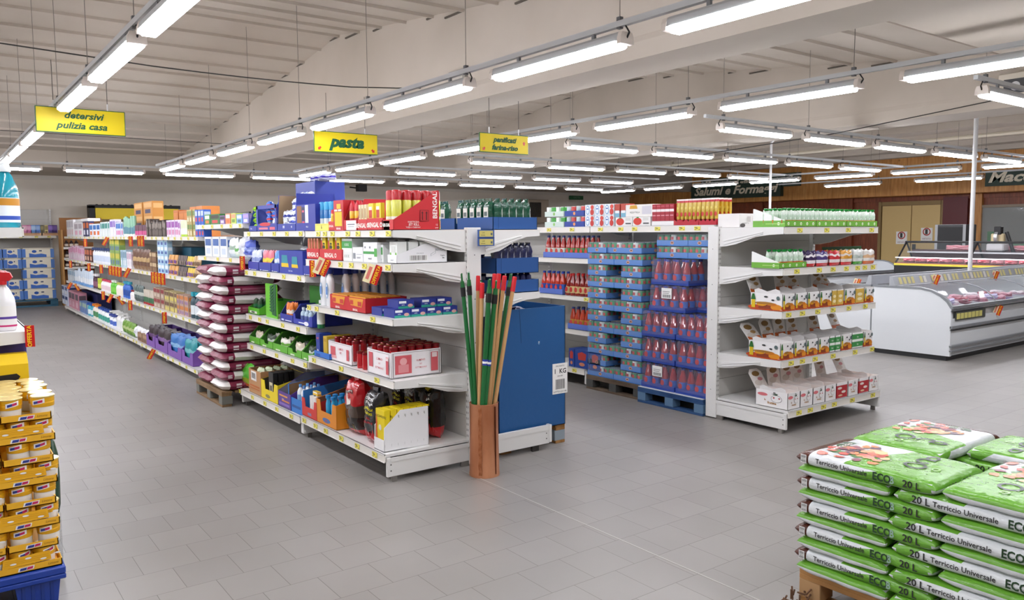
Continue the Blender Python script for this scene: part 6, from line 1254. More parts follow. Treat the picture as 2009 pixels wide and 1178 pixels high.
def fruitbox(w, kind='fruit', lid=20, h=.135):
    key = ('fb', w, kind, lid)
    if key in _P: return _P[key]
    d = .30; m = MB(); W = M('#efedec', .42); I = M('#8f8a88', .7); t = .003
    if kind == 'fruit': fr = lambda s: (('e', .2, .15, .28, .15, '#b8481c'), ('e', .55, .14, .3, .18, '#8a3a1a'), ('e', .82, .2, .18, .17, '#d88a1c'), ('r', 0, 0, 1, .06, '#b8481c'), ('e', .36, .34, .16, .11, '#dc981e'), ('e', .68, .36, .16, .09, '#c8741c'), ('r', .04, .12, .16, .62, '#d8b81c'), ('p', ((.02, .6), (.18, .6), (.13, .95), (.07, .95)), '#2c6a2a'), ('e', .45, .42, .3 if s else .18, .07, '#a5742c'), ('e', .5, .8, .06, .05, '#2a2a2a'), ('e', .72, .62, .05, .05, '#2a2a2a'), ('d', .88, .75, .12, '#5a6a6a'))
    elif kind == 'green': fr = lambda s: (('r', 0, .1, 1, .9, '#3a8f48'), ('r', 0, .42, 1, .58, '#e8efe6'), ('t', 'bio', .5, .72, .16, '#e8efe6'), ('t', 'bio', .5, .25, .16, '#e8efe6'))
    elif kind == 'gold': fr = lambda s: (('r', 0, .05, 1, .95, '#d2ad4c'), ('e', .5, .3, .3, .1, '#efe0b0'), ('e', .5, .6, .3, .1, '#efe0b0'), ('r', 0, 0, 1, .06, '#b8481c'))
    elif kind == 'red': fr = lambda s: (('r', 0, .05, 1, .82, '#b3242e'), ('e', .3, .65, .2, .08, '#e8dcd4'), ('e', .65, .4, .2, .08, '#e8dcd4'), ('e', .35, .2, .2, .06, '#e0c0a0'))
    else: fr = lambda s: (('e', .22, .72, .16 if s else .2, .1, '#d8747a'), ('t', 'la', .3, .42, .16, '#a5742c', .02), ('t', 'fruttine', .52 if s else .5, .26, .2 if s else .14, '#a5742c', .03), ('e', .66, .55, .17, .22, '#2a2a2a'), ('e', .66, .55, .16, .205, '#efedec'), ('e', .58, .6, .03, .04, '#b8303c'), ('e', .75, .6, .03, .04, '#b8303c'), ('p', ((.5, .82), (.66, .76), (.72, .86)), '#2c4a30'), ('e', .6, .9, .04, .03, '#222'))
    body = '#efedec'
    m.box(-w/2, 0, 0, w/2, d, t, W).box(-w/2, 0, 0, w/2, t, h, W).box(-w/2, d-t, 0, w/2, d, h, W)
    m.box(-w/2, 0, 0, -w/2+t, d, h, W).box(w/2-t, 0, 0, w/2, d, h, W); m.box(-w/2+t, t, h*.62, w/2-t, d-t, h*.63, M({'fruit': '#9a8a7c', 'plain': '#d8a88a', 'red': '#c88a6a', 'green': '#8a8a80', 'gold': '#9a8a6a'}[kind], .7))
    deco_on(m, '-y', -w/2, 0, w, h, 0, fr(False), -1); deco_on(m, '-x', -d, 0, d, h, -w/2, fr(True), -1)
    parts = [('carton', m.mesh(), None, None)]
    if lid:
        l = MB(); a = math.radians(lid); l.T = Matrix.Translation((0, d, h)) @ Matrix.Rotation(-a, 4, 'X'); hh = .165
        l.prism([(-w/2, 0), (w/2, 0), (w/2, hh*.8), (w*.3, hh), (-w*.3, hh), (-w/2, hh*.8)], 'y', 0, .002, M('#e4e1de', .5)); 
        for x, y, r, c in ((0, .12, .3, '#8a6a3c'), (.15, .07, .2, '#b08a5a' if kind != 'plain' else '#c88a90'), (-.1, .04, .3, '#cfc8c0')): l.disc('-y', x*w, y, r*w, -.001, M(c, .5), 10, r*w*.5)
        if kind in ('fruit', 'gold'): l.rect('-y', -w*.46, .0, w*.46, .03, -.001, M('#c9601c', .5))
        parts.append(('lid', l.mesh(), None, None))
        s = MB(); s.T = Matrix.Translation((-w/2, 0, h)) @ Matrix.Rotation(-.25, 4, 'Y'); n = 6
        s.prism([(.02, 0)]+[(.02+.24*k/n, .028+.012*math.sin(k*1.6)) for k in range(n+1)]+[(.26, 0)], 'x', 0, .002, W); parts.append(('side_flap', s.mesh(), None, None))
    _P[key] = parts; return parts
rows = ((2, .966, ((1535, 1559, 'fruit', 24), (1560, 1583, 'fruit', 0), (1584, 1607, 'fruit', 12), (1608, 1631, 'fruit', 16), (1632, 1641, 'gold', 0), (1642, 1654, 'gold', 0), (1656, 1677, 'fruit', 14), (1678, 1694, 'gold', 40), (1695, 1713, 'fruit', 0))),
        (3, .576, ((1533, 1559, 'fruit', 42), (1560, 1583, 'fruit', 20), (1584, 1606, 'fruit', 12), (1608, 1629, 'fruit', 8), (1630, 1640, 'green', 0), (1641, 1651, 'green', 0), (1652, 1673, 'fruit', 16), (1674, 1695, 'green', 0), (1696, 1713, 'fruit', 26))),
        (4, .186, ((1550, 1574, 'plain', 34), (1575, 1599, 'plain', 10), (1600, 1623, 'plain', 6), (1624, 1645, 'plain', 12), (1646, 1667, 'red', 0), (1669, 1688, 'plain', 14), (1690, 1709, 'red', 0), (1710, 1728, 'plain', 28))))
for r, z, lst in rows:
    for a, b, kd, lid in lst:
        de = {'fruit': 'fruit picture snack carton', 'green': 'green and white snack carton', 'gold': 'golden snack carton', 'plain': 'white apple snack carton', 'red': 'red snack carton'}[kd]+(', lid raised' if lid else '')
        fy = EF if r < 4 else 3.63
        x0, x1 = xy(a, fy+.015, 600), xy(b, fy+.015, 600); put('snack_carton', fruitbox(round(x1-x0, 3), kd, lid), de, 'snack carton', E_[r], ((x0+x1)/2, fy+.015, z+.001), 0, x0)
# ------------------------------------------------------------------ chest freezers and the serving counter
FW = M('#dfe3e6', .35); FG = M('#8e9296', .35, .3); FGL = film('freezer_glass', '#8a949c', .08, .03); FR = M('#e9eaec', .4); FD = M('#2c2e30', .5)
def freezer(label, x0, x1, yf, side, depth=1.0, tags=True, goods=True, top=.87, low=.66):
    """side=-1: curved front faces -y; side=+1 faces +y. x0..x1 long axis"""
    o = link('chest_freezer', None, None, (x0, yf, 0), rz=0, label=label, cat='chest freezer'); L = x1-x0
    Y = lambda a: a*(-side)
    prof = [(0, .06), (0, low), (.05, low+.07), (.13, low+.135), (.24, low+.185), (.38, top), (depth, top), (depth, .06)]
    def pr(p, a, b, m, mb): mb.prism([(Y(u), v) for u, v in p], 'x', a, b, m)
    m = MB(); pr(prof, 0, .04, FW, m); m.obj('end_panel', o); m = MB(); pr(prof, L-.04, L, FW, m); m.obj('end_panel', o)
    m = MB(); m.box(.04, min(Y(.0), Y(.04)), .2, L-.04, max(Y(0), Y(.04)), low-.14, FW); m.box(.04, min(Y(.0), Y(.05)), .07, L-.04, max(Y(0), Y(.05)), .2, M('#b9bcc0', .35)); m.box(.04, min(Y(depth), Y(depth-.04)), .07, L-.04, max(Y(depth), Y(depth-.04)), top-.02, FW); m.obj('front_panel', o)
    m = MB(); m.box(.04, min(Y(.05), Y(depth-.05)), .3, L-.04, max(Y(.05), Y(depth-.05)), .34, FR); m.box(.04, min(Y(.04), Y(.09)), .3, L-.04, max(Y(.04), Y(.09)), low, FR); m.obj('tub', o)
    m = MB(); m.box(.02, min(Y(.05), Y(depth-.05)), 0, L-.02, max(Y(.05), Y(depth-.05)), .06, FD); m.obj('plinth', o)
    m = MB()
    rim = [(-.012, low-.015), (-.012, low+.01), (.042, low+.085), (.125, low+.152), (.24, low+.203), (.38, top+.02), (depth, top+.02), (depth, top-.005), (.38, top-.008), (.245, low+.176), (.14, low+.125), (.06, low+.06), (.01, low-.015)]
    for a, b in ((-.006, .045), (L-.045, L+.006)): m = MB(); pr(rim, a, b, FG, m); m.obj('side_rim', o)
    m = MB()
    for zz, h_, c in ((low-.02, .035, FG), (low-.055, .012, FD), (.40 if low > .5 else .3, .03, FG), (.375, .012, FD), (.17, .02, FG), (.115, .015, FG)): m.box(0, min(Y(-.02), Y(.01)), zz, L, max(Y(-.02), Y(.01)), zz+h_, c)
    m.obj('bumper_rail', o)
    n = max(1, int(L/1.1)); gl = [(.02, low+.02), (.06, low+.075), (.14, low+.138), (.245, low+.188), (.38, top+.012), (.62, top+.018)]
    for k in range(n):
        a, b = .05+(L-.1)*k/n, .05+(L-.1)*(k+1)/n; m = MB()
        pr(gl+[(u, v-.006) for u, v in reversed(gl)], a+.01, b-.01, FGL, m); ob = m.obj('glass_lid', o)
        m = MB(); pr([(u, v+.006) for u, v in gl]+[(u, v-.008) for u, v in reversed(gl)], a, a+.018, FG, m); m.obj('lid_frame', ob)
    if tags:
        m = MB(); tilt = [(.70, top+.02), (.74, top+.14), (.78, top+.14), (.78, top+.02)]; pr(tilt, .0, L, M('#a9adb2', .35), m); hd = m.obj('divider_rail', o)
        k = 0; x = .12; rr = random.Random(int(x0*10))
        while x < L-.1 and k < 40:
            u0, u1 = Y(.708-.004), Y(.733-.004); c = M('#ddd38e' if rr.random() < .75 else '#e6e4dc', .5)
            mm = MB(); mm.add([(x, Y(.700), top+.035), (x+.07, Y(.700), top+.035), (x+.07, Y(.731), top+.12), (x, Y(.731), top+.12)], [(0, 1, 2, 3) if side < 0 else (3, 2, 1, 0)], c); mm.obj('price_label', hd); x += rr.choice((.1, .11, .13, .22)); k += 1
        m = MB(); m.box(.1, min(Y(-.012), Y(-.002)), low-.17, .9, max(Y(-.012), Y(-.002)), low-.06, M('#4a4c48', .5)); 
        for q in range(7): m.box(.12+.1*q, min(Y(-.016), Y(-.011)), low-.15, .2+.1*q, max(Y(-.016), Y(-.011)), low-.08, M('#d8cf7a', .5))
        m.obj('price_strip', o)
    return o
freezer('long white freezer nearest the camera with a curved glass lid', 9.95, 16.0, 4.50, -1)
freezer('freezer half behind the nearest one with tag rail facing away', 9.95, 16.0, 6.30, 1, .78, True)
freezer('white freezer farther back with a rounded end', 12.6, 18.5, 9.6, -1, 1.0, True)
freezer('freezer behind the end bay with dark price rail', 9.6, 12.3, 8.2, -1, 1.0, True)
for x, yv, lab in ((9.7, 0, 0),): pass
rr = random.Random(12)
for k in range(24):
    put('frozen_bag', simple('bag', .2, .16, .07, rr.choice(('#e8dce4 #c8a0b4 #dcd0ec', '#d8a0b0 #b86a80 #e8e0ea', '#c8c0e8 #e8e4f6 #a890d0', '#b05868 #d8c8d0 #8a4a58')), k % 3), 'frozen food bag', 'frozen food', 'inside the nearest freezer', (10.25+.21*(k % 12), 4.76+.22*(k//12), .62+.03*(k % 2)), rr.uniform(-1, 1), k)
def ftag(loc, de, rz=0.0, s=.9): o = offer(loc, 0, 0, de, s, True); o.matrix_world = Matrix.Translation(loc) @ Matrix.Rotation(rz, 4, 'Z') @ Matrix.Rotation(.35, 4, 'Y'); [setattr(c.data, 'name', c.data.name) for c in o.children]
for px, py, Y_, de in ((1842, 540, 5.17, 'orange offer tag standing on the freezer divider rail'), (1958, 533, 5.17, 'orange offer tag at the far right of the divider rail'), (1965, 600, 4.46, 'orange offer tag hanging on the freezer front')):
    ftag(pt_y(px, py, Y_), de, -.6)
ftag(pt_y(1687, 548, 6.5), 'small orange offer tag on the freezer behind the end bay', -.6)
# serving counter
CX0, CY0, CY1 = 16.5, 2.0, 8.65
o = link('serving_counter', None, None, (CX0, CY0, 0), label='black and steel meat counter with slanted glass in front of the wood wall', cat='serving counter'); L = CY1-CY0
MB().box(0, 0, .1, 1.1, L, .86, M('#2a2a2c', .4)).obj('base', o); MB().box(-.03, 0, .70, .0, L, .86, M('#151517', .35)).obj('front_band', o); MB().box(-.04, 0, .865, .0, L, .905, M('#e3d24a', .5)).obj('price_strip', o)
MB().box(.0, 0, .86, 1.1, L, .92, M('#8a4f58', .5)).obj('display_deck', o); MB().box(.7, 0, .92, 1.1, L, 1.18, M('#4a2a30', .5)).box(.5, 0, 1.12, 1.1, L, 1.15, STEEL).obj('rear_shelf', o)
MB().prism([(0, .92), (.42, 1.34), (.43, 1.335), (.008, .915)], 'y', 0, L, film('counter_glass', '#8a9498', .07, .03)).obj('front_glass', o)
MB().box(.40, 0, 1.325, 1.05, L, 1.345, film('counter_glass', '#8a9498', .07, .03)).obj('top_glass', o)
for y in (.02, 1.9, 3.8, 5.2, L-.02):
    MB().rod((0, y, .92), (.42, y, 1.35), .018, BLACK, 8).rod((.42, y, 1.35), (.75, y, .92), .018, BLACK, 8).obj('glass_support', o)
MB().rod((.42, 0, 1.35), (.42, L, 1.35), .022, BLACK, 8).obj('top_rail', o); MB().box(.02, 0, 1.02, .05, L, 1.035, M('#fff6fa', .4, emit=6.0)).obj('counter_lamp', o)
for k in range(26):
    c = rr.choice(('#c87a88 #d89aa4 #b05a6a', '#d88a96 #e8b4bc #a84a5a', '#c05a68 #d88a94 #90404c', '#b8b04a #c8c46a #8a8a3a' if k > 10 else '#c87a88 #d89aa4 #b05a6a', '#dc9aa8 #efc4cc #c06a7a'))
    put('meat_tray', simple('bag', .2, .3, .10, c, k % 3), 'tray of fresh meat', 'meat tray', 'in the serving counter', (CX0+.06, CY1-.2-.245*k, .925), R90, k)
for k in range(5): put('meat_cut', simple('bag', .5, .2, .12, '#e0909c #f0c0c8 #c06a7a', k % 3), 'large pink cut of meat', 'meat', 'on the rear step of the counter', (CX0+.75, CY1-.9-1.2*k, 1.16), R90, k)
# machines behind the counter
p = pt_x(1872, 475, 18.6); MB().bbox(18.4, p.y-.33, .0, 18.9, p.y+.33, 1.72, M('#3a3a3c', .4), .01).box(18.39, p.y-.27, 1.15, 18.40, p.y+.25, 1.66, BLACK).box(18.385, p.y-.33, 1.1, 18.40, p.y-.27, 1.72, M('#a8aaac', .4)).box(18.385, p.y+.27, 1.1, 18.40, p.y+.33, 1.72, M('#a8aaac', .4)).obj('oven', label='dark oven with pale frame behind the meat counter', cat='oven')
p = pt_x(1957, 470, 17.2); o = link('slicing_machine', None, None, (17.2, p.y, .0), label='white and black slicing machine on the meat counter', cat='slicer')
MB().bbox(-.12, -.16, 1.17, .2, .16, 1.32, M('#d8dadc', .3), .02).obj('machine_base', o); MB().rod((0, -.03, 1.45), (0, .03, 1.45), .12, STEEL, 20).obj('blade', o); MB().bbox(-.03, -.12, 1.32, .08, .12, 1.52, M('#c8b890', .4), .02).obj('housing', o); MB().rod((0, -.16, 1.55), (0, -.3, 1.15), .035, BLACK, 8).bbox(-.06, -.08, 1.5, .06, .05, 1.66, BLACK, .01).obj('handle', o)
o = MB(); o.box(0, 0, 0, .5, .4, .26, M('#d6cfc8', .5)); o.obj('white_box', None, (12.0, 8.4, 1.0), label='pale box on the freezer seen under the end bay top shelf', cat='box')
# ------------------------------------------------------------------ sacks on a pallet in the third bay
pallet('weathered wooden pallet under the maroon and white sacks', 2.13, 7.40, .86, .60, '#8a6f50', '#6f6f68', axis='y')
def sack(kind):
    key = ('sack', kind)
    if key in _P: return _P[key]
    Lx, Wy, H = .60, .43, .104; m = MB(); W = '#e8e4e2'; R = '#7a1c3e'
    if kind == 0: pm = printed('sack_white', W, ((R, ((1, 0, 0, .21),)), (R, ((-1, 0, 0, .17),))), .4, .5, 12)
    else: pm = printed('sack_maroon', R, ((W, ((-1, 0, 0, .225),)), (W, ((1, 0, 0, .26),)), ('#8a2a4c', ((1, 0, 0, -.1), (-1, 0, 0, -.16), (0, 0, 1, .03), (0, 0, -1, -.08)))), .4, .5, 12)
    rr2 = random.Random(kind+3); ph = [rr2.uniform(0, 6) for _ in range(6)]
    def fn(u, v, s):
        a, b = 2*u-1, 2*v-1; ex = (1-abs(a)**6)**.4 if abs(a) < 1 else 0; ey = (1-abs(b)**5)**.42 if abs(b) < 1 else 0
        return (a*Lx/2*(1-.03*b*b), b*Wy/2*(.86+.14*max(0, 1-abs(a)**6)), H/2+s*(H/2)*ex*ey+.004*math.sin(6*a+ph[0])*math.sin(5*b+ph[1]))
    m.grid(lambda u, v: fn(u, v, 1), 20, 14, pm); m.grid(lambda u, v: fn(1-u, v, -1), 20, 14, pm)
    p = MB(); T = M('#5a5056', .5)
    if kind == 0: p.text('10 kg', '-y', .08, .052, -Wy/2-.001, .022, T); p.text('lettiera', '-y', .05, .03, -Wy/2-.001, .026, T, bold=.02); p.rect('-y', -.23, .035, -.19, .07, -Wy/2-.001, M('#c8b8c0', .5))
    else:
        for i in range(5): p.rect('-y', -.1, .034+.009*i, .17, .037+.009*i, -Wy/2-.0012, M('#b9899a', .5))
        p.rect('-y', -.17, .032, -.12, .075, -Wy/2-.0012, M('#d8cfd4', .5))
    p.v = [(x, y+.006, z) for x, y, z in p.v]
    _P[key] = [('sack_body', m.mesh(), None, None), ('printing', p.mesh(), None, None)]; return _P[key]
LV = ['bottom', 'second', 'third', 'fourth', 'fifth', 'sixth', 'seventh', 'eighth', 'ninth', 'tenth', 'eleventh', 'twelfth', 'thirteenth']
rr = random.Random(8); NS = 13; SH = 1.155/NS
for L in range(NS):
    for j in range(2):
        kd = (L+j+1) % 2; px_ = 2.435+rr.uniform(-.012, .012)+(.01 if L > 8 else 0); o = put('litter_sack', sack(kd), ('white', 'maroon')[kd]+' sack in '+('near', 'far')[j]+' column', 'sack', f'{LV[L]} layer of the sack stack', (px_, 7.60+.44*j, .146+SH*L-.004), rr.uniform(-.03, .03), j)
        o.scale = (1, 1, SH/.098)
# ------------------------------------------------------------------ soil bags front right
SX0, SYF = 2.915, 1.93
pallet('light wooden pallet under the green soil bags', 2.97, .93, 1.0, .98, '#b98a55', '#a9845a', axis='y')
def soil(kind):
    key = ('soil', kind)
    if key in _P: return _P[key]
    Lb, Wb, H = .585, .395, .058; G = '#649f30'; W = '#cfd3d4'; BR = '#4a2318'
    # local x = long axis (brown end at -x), left side face at -y
    pm = printed('soil_film', W, ((G, ((1, -.3, 0, -.02), (0, 0, 1, .048))), (G, ((1, 0, -4.6, -.16), (0, -1, 0, .187))), (G, ((1, 0, 1.3, .245), (0, 1, 0, .187))), (G, ((1, 0, 0, .27),)), (W, ((1, 0, 0, .272), (0, 0, -1, -.03))), (BR, ((-1, 0, 0, .232),)), ('#c9cdcb', ((-1, 0, 0, .288),))), .25, .5, 18)
    def fn(u, v, s):
        a, b = math.sin(PI/2*(2*u-1)), math.sin(PI/2*(2*v-1)); ex = max(0, 1-abs(a)**12)**.45; ey = max(0, 1-abs(b)**14)**.5
        return (a*Lb/2*(1-.015*b*b), b*Wb/2*(1-.012*a*a), H/2+s*H/2*ex*ey+.0018*math.sin(9*a+2)*math.sin(8*b))
    m = MB(); m.grid(lambda u, v: fn(u, v, 1), 44, 30, pm); m.grid(lambda u, v: fn(1-u, v, -1), 44, 30, pm)
    p = MB(); K = M('#1d1f1c', .4); sy = -Wb/2-.0015; 
    p.text('Terriccio Universale', '-y', -.085, .031, sy, .029, K, bold=.012, xs=.93); p.text('ECO', '-y', .085, .030, sy, .043, M('#1a3a1c', .4), bold=.03, xs=.85); p.text('B', '-y', .125, .030, sy, .04, M('#8fae9a', .4), bold=.03, xs=.8); p.text('20 L', '-y', .20, .030, sy, .038, K, bold=.02)
    p.rect('-y', -.264, .012, -.238, .048, sy-.001, PAPER)
    rr2 = random.Random(6)
    for i in range(9): p.rect('-y', -.262, .014+.0036*i, -.240, .014+.0036*i+rr2.choice((.001, .002)), sy-.002, BLACK)
    parts = [('bag_body', m.mesh(), None, None), ('side_printing', p.mesh(), None, None)]
    if kind == 'top':
        q = MB(); rr2 = random.Random(11)
        def top(x, y): a, b = x/(Lb/2), y/(Wb/2); return H/2+H/2*max(0, 1-abs(a)**12)**.45*max(0, 1-abs(b)**14)**.5+.0018*math.sin(9*a+2)*math.sin(8*b)
        def blob(cx, cy, r, c, k, n=9, el=1): 
            pts = [(cx+r*(1+.25*math.sin(3*t+k))*math.cos(t), cy+r*el*(1+.25*math.cos(2*t+k))*math.sin(t)) for t in [2*PI*i/n for i in range(n)]]
            q.add([(x, y, top(x, y)+.0007+.00004*k) for x, y in pts], [tuple(range(n))], M(c, .35))
        for i in range(18): blob(-.085+rr2.gauss(0, .065), -.02+rr2.gauss(0, .06), .026, rr2.choice(('#2f5a2a', '#4a7a3a', '#3a5a3c')), i)
        for i in range(54): blob(-.085+rr2.gauss(0, .055), -.02+rr2.gauss(0, .055), rr2.uniform(.014, .026), rr2.choice(('#d88a5a', '#e0a06a', '#c8564a', '#e8b890', '#5a3a50', '#d87a6a', '#e8c08a', '#8a4a5a')), 16+i)
        def ring(cx, cy, r0, r1, a0, a1, c, n=14, el=1.0):
            v = []
            for i in range(n+1):
                t = a0+(a1-a0)*i/n
                for r in (r0, r1): x, y = cx+r*math.cos(t), cy+r*el*math.sin(t); v.append((x, y, top(x, y)+.009*.3))
            q.add(v, [(2*i, 2*i+1, 2*i+3, 2*i+2) for i in range(n)], M(c, .35))
        ring(.13, -.03, .03, .043, 0, 6.28, '#16300f'); ring(.13, .06, .026, .039, .8, 5.4, '#16300f'); ring(.13, .115, .014, .024, 0, 6.28, '#16300f', el=1.6); ring(.205, -.02, .010, .018, 0, 6.28, '#9acb6a')
        g = text_geo('terriccio', .0, .02); q.add([(-.2-y*.03, x*.045-.0, top(-.2, 0)+.0025) for x, y, _ in g[0]], [tuple(reversed(f)) for f in g[1]] if 0 else g[1], M('#e6dcd6', .4))
        parts.append(('top_printing', q.mesh(), None, None))
    _P[key] = parts; return parts
def soil_at(cx, cy, z, rz, kind, de, wh, key): return put('soil_bag', soil(kind), de, 'soil bag', wh, (cx, cy, z), rz, key)
HS = .0525; SB = .145
rr = random.Random(4)
for L in range(10):
    z = SB+HS*L; kind = 'top' if L == 9 else 'side'; lay = f'in the {LV[L]} layer of the soil stack' if L < 9 else 'on top of the soil stack'
    j = lambda: rr.uniform(-.008, .008)
    if L % 2 == 1:   # bag along the left face at the far end; brown end far: local -x -> +y : rz=-90 ; its -y side -> -x
        soil_at(SX0+.2+j(), SYF-.295+j(), z, R90, kind, 'long side bag at far left', lay, 0)
        soil_at(SX0+.30+j(), SYF-.795, z, 0 if 0 else PI, kind, 'crosswise bag at near left', lay, 1)
        soil_at(SX0+.71+j(), SYF-.205, z, PI, kind, 'crosswise bag at far right', lay, 2)
        soil_at(SX0+.81+j(), SYF-.705, z, PI/2, kind, 'lengthwise bag at near right', lay, 3)
    else:
        soil_at(SX0+.30+j(), SYF-.205+j(), z, PI, kind, 'crosswise bag at far left', lay, 0)
        # brown end near: rotated so -x end points to -y and a printed side still faces -x
        o = soil_at(SX0+.2+j(), SYF-.705+j(), z, PI/2, kind, 'long side bag at near left', lay, 1)
        P2 = ('soil_print_near',)
        if P2 not in _P:
            p = MB(); K = M('#1d1f1c', .4); sy = .395/2+.0015
            p.text('20 L', '+y', .19*-1+.0 if 0 else -.17+.0, .030, sy, .034, K, bold=.02) if 0 else None
            # on the +y face u = -x: brown end (local -x) sits at +u
            p.text('20 L', '+y', -.185, .030, sy, .038, K, bold=.02); p.text('Terriccio Universale', '+y', -.03, .030, sy, .029, K, bold=.012, xs=.93); p.text('ECO', '+y', .148, .030, sy, .043, M('#1a3a1c', .4), bold=.03, xs=.85); p.text('B', '+y', .19, .030, sy, .04, M('#8fae9a', .4), bold=.03, xs=.8)
            p.rect('+y', .238, .010, .264, .050, sy+.001, PAPER)
            for i in range(9): p.rect('+y', .240, .012+.004*i, .262, .012+.004*i+.0017, sy+.002, BLACK)
            _P[P2] = p.mesh()
        link('side_printing', _P[P2], o)
        soil_at(SX0+.81+j(), SYF-.295, z, R90, kind, 'lengthwise bag at far right', lay, 2)
        soil_at(SX0+.71+j(), SYF-.795, z, 0, kind, 'crosswise bag at near right', lay, 3)
m = MB(); rr = random.Random(21); WC = M('#6a4a34', .8)
for k in range(40): 
    a, b = rr.uniform(2.83, 2.99), rr.uniform(1.72, 1.95); m.rod((a, b, .006+rr.uniform(0, .05)), (a+rr.uniform(-.03, .03), b+rr.uniform(-.03, .03), .01+rr.uniform(0, .06)), .004, WC, 5)
m.obj('wood_shavings', label='small heap of brown wood shavings by the soil pallet', cat='shavings', kind='stuff')
# ------------------------------------------------------------------ yellow cups stack on a blue plastic pallet, left
BPL = M('#1b3f9e', .35)
o = link('plastic_pallet', None, None, (-.36, 3.83, 0), label='blue plastic pallet under the yellow cup trays', cat='pallet')
m = MB(); m.bbox(0, 0, .135, .775, .60, .17, BPL, .006); m.bbox(.0, .0, .115, .775, .02, .135, BPL, .003); m.obj('deck', o)
for x in (.03, .33, .60):
    for y in (.02, .42): 
        m = MB(); m.prism([(x, 0), (x+.14, 0), (x+.155, .12), (x-.015, .12)], 'y', y, y+.13, BPL)
        for q in range(4): m.box(x+.01+.035*q, y-.005, .01, x+.022+.035*q, y, .11, M('#173788', .4))
        m.obj('pallet_foot', o)
J = jar(.0445, .094); YT = '#efb426'
def cup_tray(w, nx, front):
    key = ('ct', w, front)
    if key in _P: return _P[key]
    d = .29; m = MB(); C = M(YT, .45); m.box(-w/2, 0, 0, w/2, d, .004, C).box(-w/2, 0, 0, w/2, .004, .03, C).box(-w/2, d-.004, 0, w/2, d, .03, C).box(-w/2, 0, 0, -w/2+.004, d, .03, C).box(w/2-.004, 0, 0, w/2, d, .03, C)
    m.poly('-y', [(-.03, .006), (.028, .009), (.032, .025), (-.026, .022)], -.001, PAPER); m.poly('-y', [(-.024, .009), (.0, .010), (.004, .021), (-.02, .020)], -.0018, M('#2b3a8c', .5)); m.poly('-y', [(.002, .010), (.024, .012), (.027, .022), (.006, .021)], -.0018, M('#c2205a', .5)); m.text('Limone', '-y', w/2-.035, .017, -.0015, .013, M('#8a5a10', .5), .3)
    if front: 
        m.prism([(-w/2+.05, .03), (w/2-.04, .035), (w/2-.045, .075), (-w/2+.055, .068)], 'y', -.001, .002, M('#f0b21a', .45))
        for q in range(4): m.disc('-y', -w/2+.09+.055*q, .045+.014*(q % 2), .012, -.0018, PAPER, 10, .004); m.rect('-y', -w/2+.06, .05+.008*q-.006, w/2-.05, .051+.008*q-.006, -.0014, M('#c98a10', .5)) if q < 3 else None
    parts = [('tray', m.mesh(), None, None)]
    _P[key] = parts; return parts
for L in range(8):
    z = .172+.0925*L; wide = L % 2 == 0; lay = f'in the {LV[L]} layer of the cup stack' if L < 7 else 'on top of the cup stack'
    sets = ((.25, .20, True), (-.055, .20, True)) if wide else ((.315, .185, False), (.11, .2, True))
    xr = .405-.01*(L % 2)
    edges = ([(xr-.27, xr, True), (xr-.545, xr-.275, True)] if wide else [(xr-.185, xr, False), (xr-.46, xr-.19, True)])
    for k, (xa, xb, fr) in enumerate(edges):
        w = xb-xa; n = 3 if w > .2 else 2
        put('cup_tray', cup_tray(round(w, 3), n, fr), 'yellow tray of lidded cups', 'tray', lay, ((xa+xb)/2, 3.85, z), 0, xa)
        if L == 7: put('cup_tray', cup_tray(round(w, 3), n, fr), 'rear yellow tray of lidded cups', 'tray', lay, ((xa+xb)/2, 4.145, z), 0, xa)
        for q in range(6 if L == 7 else (2 if L > 5 else 1)):
            for i in range(n): put('lidded_cup', J, ('front', 'second', 'third', 'fourth', 'fifth', 'rear')[q]+' row yellow lidded cup', 'cup', lay+(' tray' if 0 else ''), (xa+w*(i+.5)/n, 3.856+q*.09, z+.005), rr.uniform(-.5, .4), xa+i)
# things behind the stack
o = link('hand_sprayer', None, None, (.43, 4.28, 0), label='dark green flask shape partly hidden behind the yellow cup stack', cat='bottle')
MB().lathe([(.04, .28), (.055, .32), (.06, .45), (.055, .56), (.03, .62), (.0, .64)], M('#143f28', .3, coat=.3), 0, 0, 16, True, .5, 1).obj('flask', o); MB().box(-.01, -.05, .0, .02, .05, .28, film('clear_plastic', '#c8ccc8', .3, .1)).obj('clear_base', o)
# ------------------------------------------------------------------ left bay goods
lz = [1.639, 1.136, .661, .184]
def LPt(name, proto, de, cat, wh, x, y, z, rz=PI/2, key=0): return put(name, proto, de, cat, wh, (x, y, z), rz, key)
JG = jug('#1792a6', '#e8eef0', '#e9f1f6', .315, .062)
for k in range(3): LPt('detergent_jug', JG, 'turquoise detergent bottle', 'bottle', 'on top shelf of the left bay', .365-.135*k*0-.0, 4.55+.135*k, lz[0], .55, k)
for k in range(3): LPt('detergent_jug', JG, 'turquoise detergent bottle in second row', 'bottle', 'on top shelf of the left bay', .2, 4.56+.135*k, lz[0], .55, k)
TBt = trigger_bottle()
for k in range(3): LPt('trigger_bottle', TBt, 'white spray bottle with red trigger', 'bottle', 'on second shelf of the left bay', .285, 4.53+.12*k, lz[1], -.2, k)
for k in range(2): LPt('trigger_bottle', TBt, 'rear white spray bottle with red trigger', 'bottle', 'on second shelf of the left bay', .15, 4.54+.12*k, lz[1], -.2, k)
put('pink_pack', carton(.2, .1, .25, '#e0a8ae', ()), 'plain pink pack behind the spray bottles', 'pack', 'on second shelf of the left bay', (.1, 4.9, lz[1]), 0, 0)
put('display_tray', carton(.42, .3, .40, '#4a3f8f', (('r', 0, .8, 1, .81, '#3a3078'),)), 'purple box behind the yellow carrier', 'box', 'on third shelf of the left bay', (.17, 4.6, lz[2]), 0, 0)
